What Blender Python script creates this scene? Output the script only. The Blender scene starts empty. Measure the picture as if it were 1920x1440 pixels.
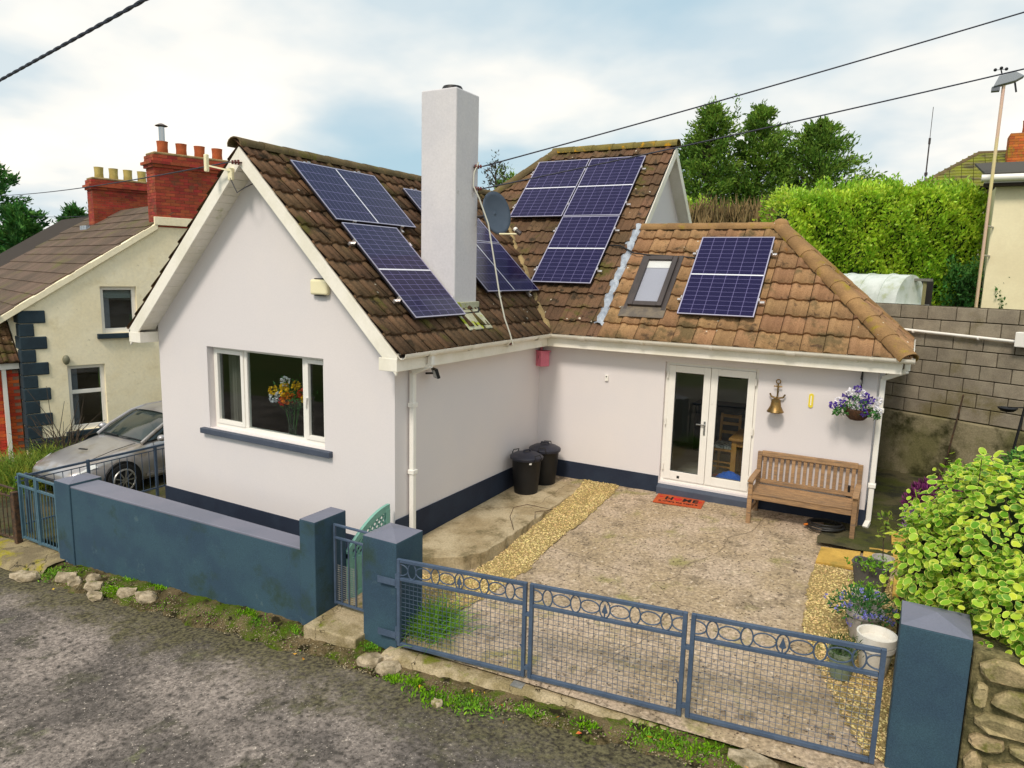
import bpy, bmesh, math, random
import numpy as np
from mathutils import Vector, Matrix

R = math.radians
rnd = random.Random(11)
nrng = np.random.default_rng(5)
SC = bpy.context.scene
COL = SC.collection

# ------------------------------------------------------------------ camera
cam_d = bpy.data.cameras.new('camera')
cam = bpy.data.objects.new('camera', cam_d)
COL.objects.link(cam)
YAW, PITCH, ROLL = 0.5136, 0.1576, 0.0244
fw = Vector((-math.sin(YAW) * math.cos(PITCH), math.cos(YAW) * math.cos(PITCH), -math.sin(PITCH)))
rt = Vector((math.cos(YAW), math.sin(YAW), 0))
up = rt.cross(fw)
r2 = rt * math.cos(ROLL) + up * math.sin(ROLL)
u2 = up * math.cos(ROLL) - rt * math.sin(ROLL)
cam.matrix_world = Matrix(((r2.x, u2.x, -fw.x, 5.5172), (r2.y, u2.y, -fw.y, -10.7324), (r2.z, u2.z, -fw.z, 3.43), (0, 0, 0, 1)))
cam_d.sensor_width = 36
cam_d.lens = 1327.7 / 1920 * 36
cam_d.clip_end = 2000
cam_d.clip_start = 0.05
SC.camera = cam

# ------------------------------------------------------------------ light
SUN_EL, SUN_AZ = 50.0, 178.0          # azimuth measured clockwise from +Y
sd = bpy.data.lights.new('sun', 'SUN')
sd.energy = 1.45
sd.angle = R(12)
sd.color = (1.0, 0.91, 0.79)
sun = bpy.data.objects.new('sun', sd)
COL.objects.link(sun)
sdir = Vector((math.sin(R(SUN_AZ)) * math.cos(R(SUN_EL)), math.cos(R(SUN_AZ)) * math.cos(R(SUN_EL)), math.sin(R(SUN_EL))))
sun.rotation_euler = sdir.to_track_quat('Z', 'Y').to_euler()
sun.location = (0, 0, 30)

W = bpy.data.worlds.new('World')
SC.world = W
W.use_nodes = True
wn, wl = W.node_tree.nodes, W.node_tree.links
wn.clear()
def wnode(t, **k):
    n = wn.new(t)
    for a, b in k.items():
        setattr(n, a, b)
    return n
sky = wnode('ShaderNodeTexSky', sky_type='NISHITA', sun_disc=False, sun_elevation=R(SUN_EL), sun_rotation=R(SUN_AZ))
sky.air_density = 1.2
sky.dust_density = 1.5
tc = wnode('ShaderNodeTexCoord')
sep = wnode('ShaderNodeSeparateXYZ')
wl.new(tc.outputs['Generated'], sep.inputs[0])
zc = wnode('ShaderNodeMath', operation='MAXIMUM'); wl.new(sep.outputs[2], zc.inputs[0]); zc.inputs[1].default_value = 0.0
za = wnode('ShaderNodeMath', operation='ADD'); wl.new(zc.outputs[0], za.inputs[0]); za.inputs[1].default_value = 0.22
dx = wnode('ShaderNodeMath', operation='DIVIDE'); wl.new(sep.outputs[0], dx.inputs[0]); wl.new(za.outputs[0], dx.inputs[1])
dy = wnode('ShaderNodeMath', operation='DIVIDE'); wl.new(sep.outputs[1], dy.inputs[0]); wl.new(za.outputs[0], dy.inputs[1])
cmb = wnode('ShaderNodeCombineXYZ')
wl.new(dx.outputs[0], cmb.inputs[0]); wl.new(dy.outputs[0], cmb.inputs[1])
nz = wnode('ShaderNodeTexNoise')
nz.inputs['Scale'].default_value = 0.62
nz.inputs['Detail'].default_value = 6
nz.inputs['Roughness'].default_value = 0.46
nz.inputs['Distortion'].default_value = 0.35
wl.new(cmb.outputs[0], nz.inputs['Vector'])
mr = wnode('ShaderNodeMapRange', interpolation_type='SMOOTHSTEP')
mr.inputs[1].default_value = 0.36; mr.inputs[2].default_value = 0.56
wl.new(nz.outputs[0], mr.inputs[0])
nz2 = wnode('ShaderNodeTexNoise')
nz2.inputs['Scale'].default_value = 1.15
nz2.inputs['Detail'].default_value = 5
wl.new(cmb.outputs[0], nz2.inputs['Vector'])
rp = wnode('ShaderNodeValToRGB')
rp.color_ramp.elements[0].position = 0.40; rp.color_ramp.elements[0].color = (0.42, 0.475, 0.50, 1)
rp.color_ramp.elements[1].position = 0.60; rp.color_ramp.elements[1].color = (0.70, 0.655, 0.59, 1)
wl.new(nz2.outputs[0], rp.inputs[0])
sk = wnode('ShaderNodeVectorMath', operation='SCALE'); sk.inputs[3].default_value = 0.06
wl.new(sky.outputs[0], sk.inputs[0])
thin = wnode('ShaderNodeMixRGB'); thin.inputs[0].default_value = 0.8; thin.inputs[2].default_value = (0.29, 0.42, 0.49, 1)
wl.new(sk.outputs[0], thin.inputs[1])
mx = wnode('ShaderNodeMixRGB')
wl.new(mr.outputs[0], mx.inputs[0]); wl.new(thin.outputs[0], mx.inputs[1]); wl.new(rp.outputs[0], mx.inputs[2])
bg = wnode('ShaderNodeBackground'); bg.inputs[1].default_value = 1.0
wl.new(mx.outputs[0], bg.inputs[0])
wo = wnode('ShaderNodeOutputWorld')
wl.new(bg.outputs[0], wo.inputs[0])

SC.view_settings.view_transform = 'Standard'
SC.view_settings.look = 'None'
SC.view_settings.gamma = 1
SC.view_settings.exposure = 0.76
SC.view_settings.use_curve_mapping = False
SC.render.engine = 'CYCLES'
SC.cycles.use_denoising = True
SC.cycles.max_bounces = 8
SC.cycles.transparent_max_bounces = 12

# ------------------------------------------------------------------ helpers
def S(r, g, b):
    f = lambda c: c / 255 / 12.92 if c / 255 <= 0.04045 else ((c / 255 + 0.055) / 1.055) ** 2.4
    return (f(r), f(g), f(b))

def mat(name, c, c2=None, s=4.0, lo=.38, hi=.62, c3=None, s3=3.0, t3=.62, w3=.06, rough=.8, bump=0., bs=40., bd=.02, metal=0., var=.1, fine=60.,
        isl=0., spec=.5, dots=None, obj=False, coat=0., stretch=None, hue=0., sub=0., extra=None, crack=None):
    m = bpy.data.materials.new(name)
    m.use_nodes = True
    n, l = m.node_tree.nodes, m.node_tree.links
    p = n['Principled BSDF']
    p.inputs['Roughness'].default_value = rough
    p.inputs['Metallic'].default_value = metal
    p.inputs['Specular IOR Level'].default_value = spec
    p.inputs['Coat Weight'].default_value = coat
    if coat: p.inputs['Coat Roughness'].default_value = .08
    if obj:
        co = n.new('ShaderNodeTexCoord').outputs['Object']
    else:
        co = n.new('ShaderNodeNewGeometry').outputs['Position']
    if stretch:
        mp = n.new('ShaderNodeMapping'); mp.inputs['Scale'].default_value = stretch
        l.new(co, mp.inputs[0]); co = mp.outputs[0]
    def noise(sc, det=5, ro=.6):
        t = n.new('ShaderNodeTexNoise')
        t.inputs['Scale'].default_value = sc; t.inputs['Detail'].default_value = det; t.inputs['Roughness'].default_value = ro
        l.new(co, t.inputs['Vector'])
        return t.outputs[0]
    def rng(v, a, b, x, y, smooth=True):
        t = n.new('ShaderNodeMapRange')
        if smooth: t.interpolation_type = 'SMOOTHSTEP'
        for i, q in enumerate((a, b, x, y)): t.inputs[i + 1].default_value = q
        l.new(v, t.inputs[0]); return t.outputs[0]
    def mix(f, a, b, ty='MIX'):
        t = n.new('ShaderNodeMixRGB'); t.blend_type = ty
        for i, q in enumerate((f, a, b)):
            if isinstance(q, (int, float)): t.inputs[i].default_value = q
            elif isinstance(q, tuple): t.inputs[i].default_value = q + (1,)
            else: l.new(q, t.inputs[i])
        return t.outputs[0]
    cur = c
    if c2: cur = mix(rng(noise(s), lo, hi, 0, 1), c, c2)
    if isl or hue:
        oi = n.new('ShaderNodeObjectInfo'); ge = n.new('ShaderNodeNewGeometry')
        ad = n.new('ShaderNodeMath'); ad.operation = 'ADD'
        l.new(oi.outputs['Random'], ad.inputs[0]); l.new(ge.outputs['Random Per Island'], ad.inputs[1])
        fr = n.new('ShaderNodeMath'); fr.operation = 'FRACT'; l.new(ad.outputs[0], fr.inputs[0])
        if isl: cur = mix(1.0, cur, rng(fr.outputs[0], 0, 1, 1 - isl, 1 + isl, False), 'MULTIPLY')
        if hue:
            m2 = n.new('ShaderNodeMath'); m2.operation = 'MULTIPLY'; m2.inputs[1].default_value = 7.31; l.new(fr.outputs[0], m2.inputs[0])
            f2 = n.new('ShaderNodeMath'); f2.operation = 'FRACT'; l.new(m2.outputs[0], f2.inputs[0])
            hs = n.new('ShaderNodeHueSaturation')
            l.new(rng(f2.outputs[0], 0, 1, .5 - hue, .5 + hue, False), hs.inputs[0])
            if isinstance(cur, tuple): hs.inputs['Color'].default_value = cur + (1,)
            else: l.new(cur, hs.inputs['Color'])
            cur = hs.outputs[0]
    if c3: cur = mix(rng(noise(s3, 7, .65), t3 - w3, t3 + w3, 0, 1), cur, c3)
    if extra:
        for (ce, se, te, we) in extra: cur = mix(rng(noise(se, 7, .65), te - we, te + we, 0, 1), cur, ce)
    if crack:
        cs, cw, cc = crack
        nv = n.new('ShaderNodeTexNoise'); nv.inputs['Scale'].default_value = cs * 5; nv.inputs['Detail'].default_value = 6; l.new(co, nv.inputs['Vector'])
        vm = n.new('ShaderNodeVectorMath'); vm.operation = 'MULTIPLY_ADD'; vm.inputs[1].default_value = (.5, .5, .5); l.new(nv.outputs[1], vm.inputs[0]); l.new(co, vm.inputs[2])
        vo = n.new('ShaderNodeTexVoronoi'); vo.feature = 'DISTANCE_TO_EDGE'; vo.inputs['Scale'].default_value = cs; l.new(vm.outputs[0], vo.inputs['Vector'])
        cur = mix(rng(vo.outputs['Distance'], 0, cw, 1, 0), cur, cc)
    if dots:
        dc, ds, dt = dots[:3]
        vo = n.new('ShaderNodeTexVoronoi'); vo.inputs['Scale'].default_value = ds; l.new(co, vo.inputs['Vector'])
        sp = n.new('ShaderNodeSeparateColor'); l.new(vo.outputs['Color'], sp.inputs[0])
        th = n.new('ShaderNodeMath'); th.operation = 'MULTIPLY'; th.inputs[1].default_value = dt; l.new(sp.outputs[0], th.inputs[0])
        lt = n.new('ShaderNodeMath'); lt.operation = 'LESS_THAN'; l.new(vo.outputs['Distance'], lt.inputs[0]); l.new(th.outputs[0], lt.inputs[1])
        g = n.new('ShaderNodeMath'); g.operation = 'GREATER_THAN'; g.inputs[1].default_value = dots[3] if len(dots) > 3 else .6; l.new(sp.outputs[1], g.inputs[0])
        mu = n.new('ShaderNodeMath'); mu.operation = 'MULTIPLY'; l.new(lt.outputs[0], mu.inputs[0]); l.new(g.outputs[0], mu.inputs[1])
        cur = mix(mu.outputs[0], cur, dc)
    if var: cur = mix(1.0, cur, rng(noise(fine, 4), .3, .7, 1 - var, 1 + var, False), 'MULTIPLY')
    if isinstance(cur, tuple): p.inputs['Base Color'].default_value = cur + (1,)
    else: l.new(cur, p.inputs['Base Color'])
    if bump:
        b = n.new('ShaderNodeBump'); b.inputs['Strength'].default_value = bump; b.inputs['Distance'].default_value = bd
        l.new(noise(bs, 6, .65), b.inputs['Height']); l.new(b.outputs[0], p.inputs['Normal'])
    if sub:   # thin leaf: let some light through
        tr = n.new('ShaderNodeBsdfTranslucent'); ms = n.new('ShaderNodeMixShader'); ms.inputs[0].default_value = sub
        if isinstance(cur, tuple): tr.inputs[0].default_value = cur + (1,)
        else: l.new(cur, tr.inputs[0])
        l.new(p.outputs[0], ms.inputs[1]); l.new(tr.outputs[0], ms.inputs[2]); l.new(ms.outputs[0], n['Material Output'].inputs[0])
    return m

def glass_mat(name, tint=(.82, .86, .86), ior=1.5, rough=.0):
    m = bpy.data.materials.new(name); m.use_nodes = True
    n, l = m.node_tree.nodes, m.node_tree.links
    n.remove(n['Principled BSDF'])
    t = n.new('ShaderNodeBsdfTransparent'); t.inputs[0].default_value = tint + (1,)
    g = n.new('ShaderNodeBsdfGlossy'); g.inputs['Roughness'].default_value = rough
    ge = n.new('ShaderNodeNewGeometry'); dt = n.new('ShaderNodeVectorMath'); dt.operation = 'DOT_PRODUCT'
    l.new(ge.outputs['Normal'], dt.inputs[0]); l.new(ge.outputs['Incoming'], dt.inputs[1])
    def mm(op, a, b):
        q = n.new('ShaderNodeMath'); q.operation = op
        for i, v in enumerate((a, b)):
            if v is None: continue
            if isinstance(v, float): q.inputs[i].default_value = v
            else: l.new(v, q.inputs[i])
        return q
    f = mm('MULTIPLY_ADD', mm('POWER', mm('SUBTRACT', 1.0, mm('ABSOLUTE', dt.outputs['Value'], None).outputs[0]).outputs[0], 5.0).outputs[0], .95); f.inputs[2].default_value = .045
    x = n.new('ShaderNodeMixShader')
    l.new(f.outputs[0], x.inputs[0]); l.new(t.outputs[0], x.inputs[1]); l.new(g.outputs[0], x.inputs[2])
    l.new(x.outputs[0], n['Material Output'].inputs[0])
    return m

WORLD = {}
def wm(o): return WORLD.get(o.name, Matrix.Identity(4))
def tag(o, label, cat, group=None):
    o['label'] = label; o['category'] = cat
    if group: o['group'] = group
    return o
def thing(name, label, cat, loc=(0, 0, 0), group=None, rz=0.):
    o = bpy.data.objects.new(name, None); COL.objects.link(o)
    o.empty_display_size = .2
    o.location = loc; o.rotation_euler = (0, 0, rz)
    WORLD[o.name] = Matrix.Translation(Vector(loc)) @ Matrix.Rotation(rz, 4, 'Z')
    return tag(o, label, cat, group)
def place(o, parent, local=False):
    COL.objects.link(o)
    if parent is not None:
        o.parent = parent
        if not local:
            o.matrix_parent_inverse = wm(parent).inverted()
    return o
def copy_tree(o, parent=None):
    c = o.copy(); COL.objects.link(c); c.parent = parent
    if parent is not None: c.matrix_parent_inverse = o.matrix_parent_inverse.copy()
    for ch in o.children: copy_tree(ch, c)
    return c
def structure(o): o['kind'] = 'structure'; return o
def stuff(o): o['kind'] = 'stuff'; return o

class MB:
    def __init__(s): s.v = []; s.f = []
    def add(s, vs, fs):
        k = len(s.v); s.v += [tuple(v) for v in vs]; s.f += [tuple(i + k for i in f) for f in fs]; return s
    def quad(s, a, b, c, d): return s.add((a, b, c, d), ((0, 1, 2, 3),))
    def poly(s, pts): return s.add(pts, (tuple(range(len(pts))),))
    def obox(s, o, a, b, c):
        o, a, b, c = Vector(o), Vector(a), Vector(b), Vector(c)
        vs = [o, o + a, o + a + b, o + b, o + c, o + a + c, o + a + b + c, o + b + c]
        fs = [(3, 2, 1, 0), (4, 5, 6, 7), (0, 1, 5, 4), (1, 2, 6, 5), (2, 3, 7, 6), (3, 0, 4, 7)]
        if a.cross(b).dot(c) < 0: fs = [f[::-1] for f in fs]
        return s.add(vs, fs)
    def box(s, x0, x1, y0, y1, z0, z1): return s.obox((x0, y0, z0), (x1 - x0, 0, 0), (0, y1 - y0, 0), (0, 0, z1 - z0))
    def bar(s, p, q, w, h, upv=(0, 0, 1)):
        p, q = Vector(p), Vector(q); d = (q - p).normalized(); sd = d.cross(Vector(upv))
        if sd.length < 1e-4: sd = d.cross(Vector((0, 1, 0)))
        sd.normalize(); u = sd.cross(d).normalized()
        return s.obox(p - sd * w / 2 - u * h / 2, q - p, sd * w, u * h)
    def prism(s, pts, off):
        off = Vector(off); pts = [Vector(p) for p in pts]; n = len(pts)
        nm = Vector()
        for i in range(n): nm += pts[i].cross(pts[(i + 1) % n])
        if nm.dot(off) > 0: pts = pts[::-1]
        vs = pts + [p + off for p in pts]
        fs = [tuple(range(n)), tuple(range(2 * n - 1, n - 1, -1))] + [(i, i + n, (i + 1) % n + n, (i + 1) % n) for i in range(n)]
        return s.add(vs, fs)
    def tube(s, pts, r, n=8, caps=True, closed=False):
        pts = [Vector(p) for p in pts]; m = len(pts); k0 = len(s.v)
        rs = r if isinstance(r, (list, tuple)) else [r] * m
        ref = None; vs = []
        for i, p in enumerate(pts):
            if closed: d = pts[(i + 1) % m] - pts[i - 1]
            else: d = pts[min(i + 1, m - 1)] - pts[max(i - 1, 0)]
            d.normalize()
            if ref is None:
                ref = d.orthogonal().normalized() if abs(d.z) > .9 else d.cross(Vector((0, 0, 1))).normalized()
            ref = (ref - d * ref.dot(d)).normalized(); b = d.cross(ref)
            for j in range(n):
                a = 2 * math.pi * j / n
                vs.append(p + (ref * math.cos(a) + b * math.sin(a)) * rs[i])
        fs = []
        for i in range(m if closed else m - 1):
            i2 = (i + 1) % m
            for j in range(n):
                j2 = (j + 1) % n
                fs.append((i * n + j, i * n + j2, i2 * n + j2, i2 * n + j))
        if caps and not closed:
            fs.append(tuple(range(n - 1, -1, -1))); fs.append(tuple((m - 1) * n + j for j in range(n)))
        return s.add(vs, fs)
    def lathe(s, prof, c=(0, 0, 0), n=20, capb=True, capt=True, sx=1., sy=1.):
        vs = []; fs = []; m = len(prof)
        for (r, z) in prof:
            for j in range(n):
                a = 2 * math.pi * j / n
                vs.append((c[0] + r * sx * math.cos(a), c[1] + r * sy * math.sin(a), c[2] + z))
        for i in range(m - 1):
            for j in range(n):
                j2 = (j + 1) % n
                fs.append((i * n + j, i * n + j2, (i + 1) * n + j2, (i + 1) * n + j))
        if capb: fs.append(tuple(range(n - 1, -1, -1)))
        if capt: fs.append(tuple((m - 1) * n + j for j in range(n)))
        return s.add(vs, fs)
    def sphere(s, c, r, n=8, m=6, sz=1.):
        pr = [(math.sin(math.pi * i / m) * r + 1e-4, -math.cos(math.pi * i / m) * r * sz) for i in range(m + 1)]
        return s.lathe(pr, c, n)
    def mesh(s, name):
        me = bpy.data.meshes.new(name); me.from_pydata(s.v, [], s.f); me.update(); return me
    def build(s, name, m, parent=None, smooth=False, bev=0., seg=2, local=False, sharp=40):
        me = s.mesh(name); me.materials.append(m)
        if smooth:
            me.polygons.foreach_set('use_smooth', [True] * len(me.polygons))
            me.set_sharp_from_angle(angle=R(sharp))
        o = bpy.data.objects.new(name, me)
        place(o, parent, local)
        if bev:
            b = o.modifiers.new('edge', 'BEVEL'); b.width = bev; b.segments = seg; b.limit_method = 'ANGLE'; b.angle_limit = R(40)
        return o

def np_mesh(name, V, F, m, parent=None, uv=None, smooth=False):
    """V (N,3), F (M,k) equal polygons"""
    me = bpy.data.meshes.new(name)
    V = np.asarray(V, np.float32); F = np.asarray(F, np.int32); k = F.shape[1]
    me.vertices.add(len(V)); me.vertices.foreach_set('co', V.ravel())
    me.loops.add(F.size); me.loops.foreach_set('vertex_index', F.ravel())
    me.polygons.add(len(F)); me.polygons.foreach_set('loop_start', np.arange(0, F.size, k, dtype=np.int32))
    me.update(calc_edges=True)
    if uv is not None:
        ul = me.uv_layers.new(name='UVMap'); ul.data.foreach_set('uv', np.asarray(uv, np.float32)[F.ravel()].ravel())
    if smooth: me.polygons.foreach_set('use_smooth', np.ones(len(F), bool))
    me.materials.append(m)
    o = bpy.data.objects.new(name, me)
    place(o, parent)
    return o

def leaves(P, D, L, wr=.45, fold=.18, droop=.0):
    """rhombic leaves, 2 faces each: P base points, D unit directions, L lengths"""
    P = np.asarray(P, float); D = np.asarray(D, float); N = len(P); L = np.asarray(L, float).reshape(-1, 1)
    D = D / np.linalg.norm(D, axis=1, keepdims=True)
    rv = nrng.normal(size=(N, 3)); sd = np.cross(D, rv); sd /= np.linalg.norm(sd, axis=1, keepdims=True) + 1e-9
    nn = np.cross(sd, D)
    a = P; t = P + D * L; t[:, 2] -= droop * L[:, 0]
    mid = P + D * L * .5
    l = mid + sd * L * wr * .5 + nn * L * fold * .5
    r = mid - sd * L * wr * .5 + nn * L * fold * .5
    V = np.stack([a, l, t, r], 1).reshape(-1, 3)
    k = np.arange(N) * 4
    F = np.stack([np.stack([k, k + 1, k + 2], 1), np.stack([k, k + 2, k + 3], 1)], 1).reshape(-1, 3)
    return V, F
def sph(n):
    v = nrng.normal(size=(n, 3)); return v / np.linalg.norm(v, axis=1, keepdims=True)

def grid_sheet(name, xs, ys, zf, m, parent=None, jit=0.):
    V = []; nx, ny = len(xs), len(ys)
    for y in ys:
        for x in xs: V.append((x, y, zf(x, y) + rnd.uniform(-jit, jit)))
    F = [(j * nx + i, j * nx + i + 1, (j + 1) * nx + i + 1, (j + 1) * nx + i) for j in range(ny - 1) for i in range(nx - 1)]
    return np_mesh(name, V, F, m, parent, smooth=True)
def lin(a, b, n): return [a + (b - a) * i / (n - 1) for i in range(n)]
# ------------------------------------------------------------------ materials of the setting
M_ASPH = mat('asphalt', S(104, 97, 92), S(150, 139, 131), s=.8, lo=.40, hi=.64, c3=S(92, 88, 76), s3=2.2, t3=.60, w3=.05, rough=.95, var=.7, fine=30, bump=.8, bs=45, spec=.2,
             extra=[(S(66, 62, 58), 15., .58, .07), (S(112, 112, 84), 1.4, .67, .05), (S(176, 164, 152), 22., .64, .04)], dots=(S(190, 180, 170), 60, .35, .86))
M_VERGE = mat('verge_dirt', S(112, 98, 72), S(70, 62, 40), s=3, c3=S(74, 92, 22), s3=2.2, t3=.54, w3=.07, rough=1, var=.45, fine=70, bump=.9, bs=28, spec=.1,
              extra=[(S(44, 40, 26), 6, .58, .04)], dots=(S(180, 168, 136), 46, .28, .88))
M_PAVE = mat('old_pavement', S(150, 136, 104), S(120, 108, 84), s=3, c3=S(150, 140, 40), s3=1.8, t3=.56, w3=.06, rough=.95, var=.3, fine=60, bump=.4, bs=40, spec=.2, crack=(.8, .012, S(50, 46, 36)))
M_SLAB = mat('courtyard_concrete', S(184, 164, 142), S(170, 150, 122), s=1.1, c3=S(140, 124, 102), s3=2.6, t3=.60, w3=.09, rough=.95, var=.42, fine=28, bump=.6, bs=45, spec=.2,
             extra=[(S(112, 98, 84), 12, .62, .06), (S(206, 188, 164), 17, .62, .05), (S(150, 140, 96), 1.7, .62, .07)], crack=(.16, .0014, S(128, 112, 92)), dots=(S(92, 78, 64), 26, .34, .55))
M_PATH = mat('path_concrete', S(188, 172, 142), S(158, 140, 108), s=1.5, c3=S(124, 112, 84), s3=3, t3=.6, w3=.08, rough=.95, var=.22, fine=40, bump=.4, bs=50, spec=.2, crack=(.22, .002, S(110, 96, 76)))
M_KERB = mat('kerb_concrete', S(178, 162, 132), S(140, 126, 92), s=4, c3=S(112, 116, 40), s3=3, t3=.60, w3=.06, rough=.95, var=.3, fine=60, bump=.6, bs=50, spec=.2, crack=(1.1, .010, S(50, 42, 30)))
M_MOSSY = mat('mossy_paving', S(86, 80, 58), S(70, 74, 34), s=1.6, c3=S(52, 52, 40), s3=2.6, t3=.55, w3=.08, rough=.95, var=.3, fine=60, bump=.4, bs=50, spec=.2)
M_SOIL = mat('soil', S(66, 52, 36), S(44, 38, 26), s=5, rough=1, var=.4, fine=60, bump=.8, bs=40, spec=.1)
M_GRASSG = mat('far_grass', S(70, 92, 40), S(90, 100, 52), s=.3, rough=1, var=.3, fine=8, spec=.1)
M_PEB = mat('pebbles', S(222, 200, 142), S(208, 182, 124), s=2., isl=.28, hue=.02, rough=.8, var=.12, fine=50, spec=.3)
M_GBASE = mat('gravel_bed', S(186, 162, 104), S(150, 128, 80), s=60, rough=1, var=.4, fine=90, bump=1, bs=90)

zroad = lambda x: -.62 + .06 * (max(min(x, 9), -16) - 1)
def court(x, y):
    t = -y / 5.3
    return (1 - t) * (-.04 + .0135 * x) + t * (-.48 + .04 * (x - 1.1))
def inside(p, poly):
    x, y = p; c = False; j = len(poly) - 1
    for i in range(len(poly)):
        (xi, yi), (xj, yj) = poly[i], poly[j]
        if (yi > y) != (yj > y) and x < (xj - xi) * (y - yi) / (yj - yi) + xi: c = not c
        j = i
    return c
def patch(name, outline, zf, cell, m, parent=None, bumpz=.0):
    xs = [p[0] for p in outline]; ys = [p[1] for p in outline]
    x0, y0 = min(xs), min(ys); nx = int((max(xs) - x0) / cell) + 2; ny = int((max(ys) - y0) / cell) + 2
    idx = {}; V = []; F = []
    def vid(i, j):
        if (i, j) not in idx:
            x, y = x0 + i * cell, y0 + j * cell
            idx[(i, j)] = len(V); V.append((x + rnd.uniform(-.3, .3) * cell, y + rnd.uniform(-.3, .3) * cell, zf(x, y) + rnd.uniform(-bumpz, bumpz)))
        return idx[(i, j)]
    for i in range(nx):
        for j in range(ny):
            if inside((x0 + (i + .5) * cell, y0 + (j + .5) * cell), outline):
                F.append((vid(i, j), vid(i + 1, j), vid(i + 1, j + 1), vid(i, j + 1)))
    return np_mesh(name, V, F, m, parent, smooth=True)
def scatter(outline, n, keep=None):
    xs = [p[0] for p in outline]; ys = [p[1] for p in outline]; out = []
    while len(out) < n:
        p = (rnd.uniform(min(xs), max(xs)), rnd.uniform(min(ys), max(ys)))
        if inside(p, outline): out.append(p)
    return out
def pebbles(name, pts, zf, r0, r1, m, parent=None, flat=.6):
    V = []; F = []
    base = np.array([(1, 0, 0), (0, 1, 0), (-1, 0, 0), (0, -1, 0), (0, 0, 1), (0, 0, -1)], float)
    tri = np.array([(0, 1, 4), (1, 2, 4), (2, 3, 4), (3, 0, 4), (1, 0, 5), (2, 1, 5), (3, 2, 5), (0, 3, 5)])
    for k, (x, y) in enumerate(pts):
        r = rnd.uniform(r0, r1); a = rnd.uniform(0, 6.28); e = rnd.uniform(.6, 1.4)
        b = base * np.array([r * e, r / e, r * flat]) * (1 + nrng.normal(scale=.12, size=(6, 3)))
        c, s_ = math.cos(a), math.sin(a)
        b = b @ np.array([[c, s_, 0], [-s_, c, 0], [0, 0, 1]]) @ Matrix.Rotation(rnd.uniform(-.5, .5), 3, 'X')
        V.append(b + np.array([x, y, zf(x, y) + r * flat * .35])); F.append(tri + 6 * k)
    return stuff(np_mesh(name, np.concatenate(V), np.concatenate(F), m, parent))

# ------------------------------------------------------------------ ground, road, yard
o = MB().box(-400, 400, -300, 400, -2.2, -1.75).build('ground', M_GRASSG); structure(o)
edge = [(-40, -6.6), (-9, -6.1), (-5.8, -5.9), (-3.8, -5.84), (-2.2, -5.76), (-.7, -5.72), (.06, -5.68), (.7, -5.66), (1.25, -5.66), (1.8, -5.70), (2.4, -5.62), (3.1, -5.61), (4.1, -5.58), (5.0, -5.48), (6.0, -5.40), (9, -5.2), (40, -4)]
def yedge(x):
    for (a, b), (c, d) in zip(edge, edge[1:]):
        if a <= x <= c: return b + (d - b) * (x - a) / (c - a)
    return edge[0][1]
xs = lin(-40, -9, 12)[:-1] + lin(-9, 9, 91) + lin(9, 40, 12)[1:]
V = []; rows = 16
for x in xs:
    for k in range(rows):
        t = k / (rows - 1); y = yedge(x) + .35 + (-16 - yedge(x)) * t ** 1.4
        V.append((x, y, zroad(x) + .03 * math.sin(x * .9 + y) * min(t * 3, 1) - .02 * (t < .08)))
F = [(i * rows + j + 1, (i + 1) * rows + j + 1, (i + 1) * rows + j, i * rows + j) for i in range(len(xs) - 1) for j in range(rows - 1)]
UVr = [(0, (yedge(v[0]) + .35 - v[1])) for v in V]
structure(np_mesh('road', V, F, M_ASPH, smooth=True, uv=UVr))
def margin(m):    # moss and grit gather along the road edge: mix by distance from the edge, broken by noise
    n, l = m.node_tree.nodes, m.node_tree.links; p = n['Principled BSDF']; src = p.inputs['Base Color'].links[0].from_socket
    uv = n.new('ShaderNodeUVMap'); sp = n.new('ShaderNodeSeparateXYZ'); l.new(uv.outputs[0], sp.inputs[0])
    ge = n.new('ShaderNodeNewGeometry'); no = n.new('ShaderNodeTexNoise'); no.inputs['Scale'].default_value = 2.2; no.inputs['Detail'].default_value = 8; no.inputs['Roughness'].default_value = .7; l.new(ge.outputs['Position'], no.inputs['Vector'])
    ad = n.new('ShaderNodeMath'); ad.operation = 'MULTIPLY_ADD'; ad.inputs[1].default_value = -1.9; l.new(no.outputs[0], ad.inputs[0]); l.new(sp.outputs[1], ad.inputs[2])
    mp = n.new('ShaderNodeMapRange'); mp.interpolation_type = 'SMOOTHSTEP'
    for i, q in enumerate((-.55, .35, .88, 0)): mp.inputs[i + 1].default_value = q
    l.new(ad.outputs[0], mp.inputs[0])
    n2 = n.new('ShaderNodeTexNoise'); n2.inputs['Scale'].default_value = 26; n2.inputs['Detail'].default_value = 6; l.new(ge.outputs['Position'], n2.inputs['Vector'])
    cr = n.new('ShaderNodeValToRGB'); cr.color_ramp.elements[0].position = .36; cr.color_ramp.elements[0].color = S(46, 42, 32) + (1,); cr.color_ramp.elements[1].position = .66; cr.color_ramp.elements[1].color = S(118, 112, 80) + (1,); l.new(n2.outputs[0], cr.inputs[0])
    mx_ = n.new('ShaderNodeMixRGB'); l.new(mp.outputs[0], mx_.inputs[0]); l.new(src, mx_.inputs[1]); l.new(cr.outputs[0], mx_.inputs[2]); l.new(mx_.outputs[0], p.inputs['Base Color'])
margin(M_ASPH)

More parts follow.
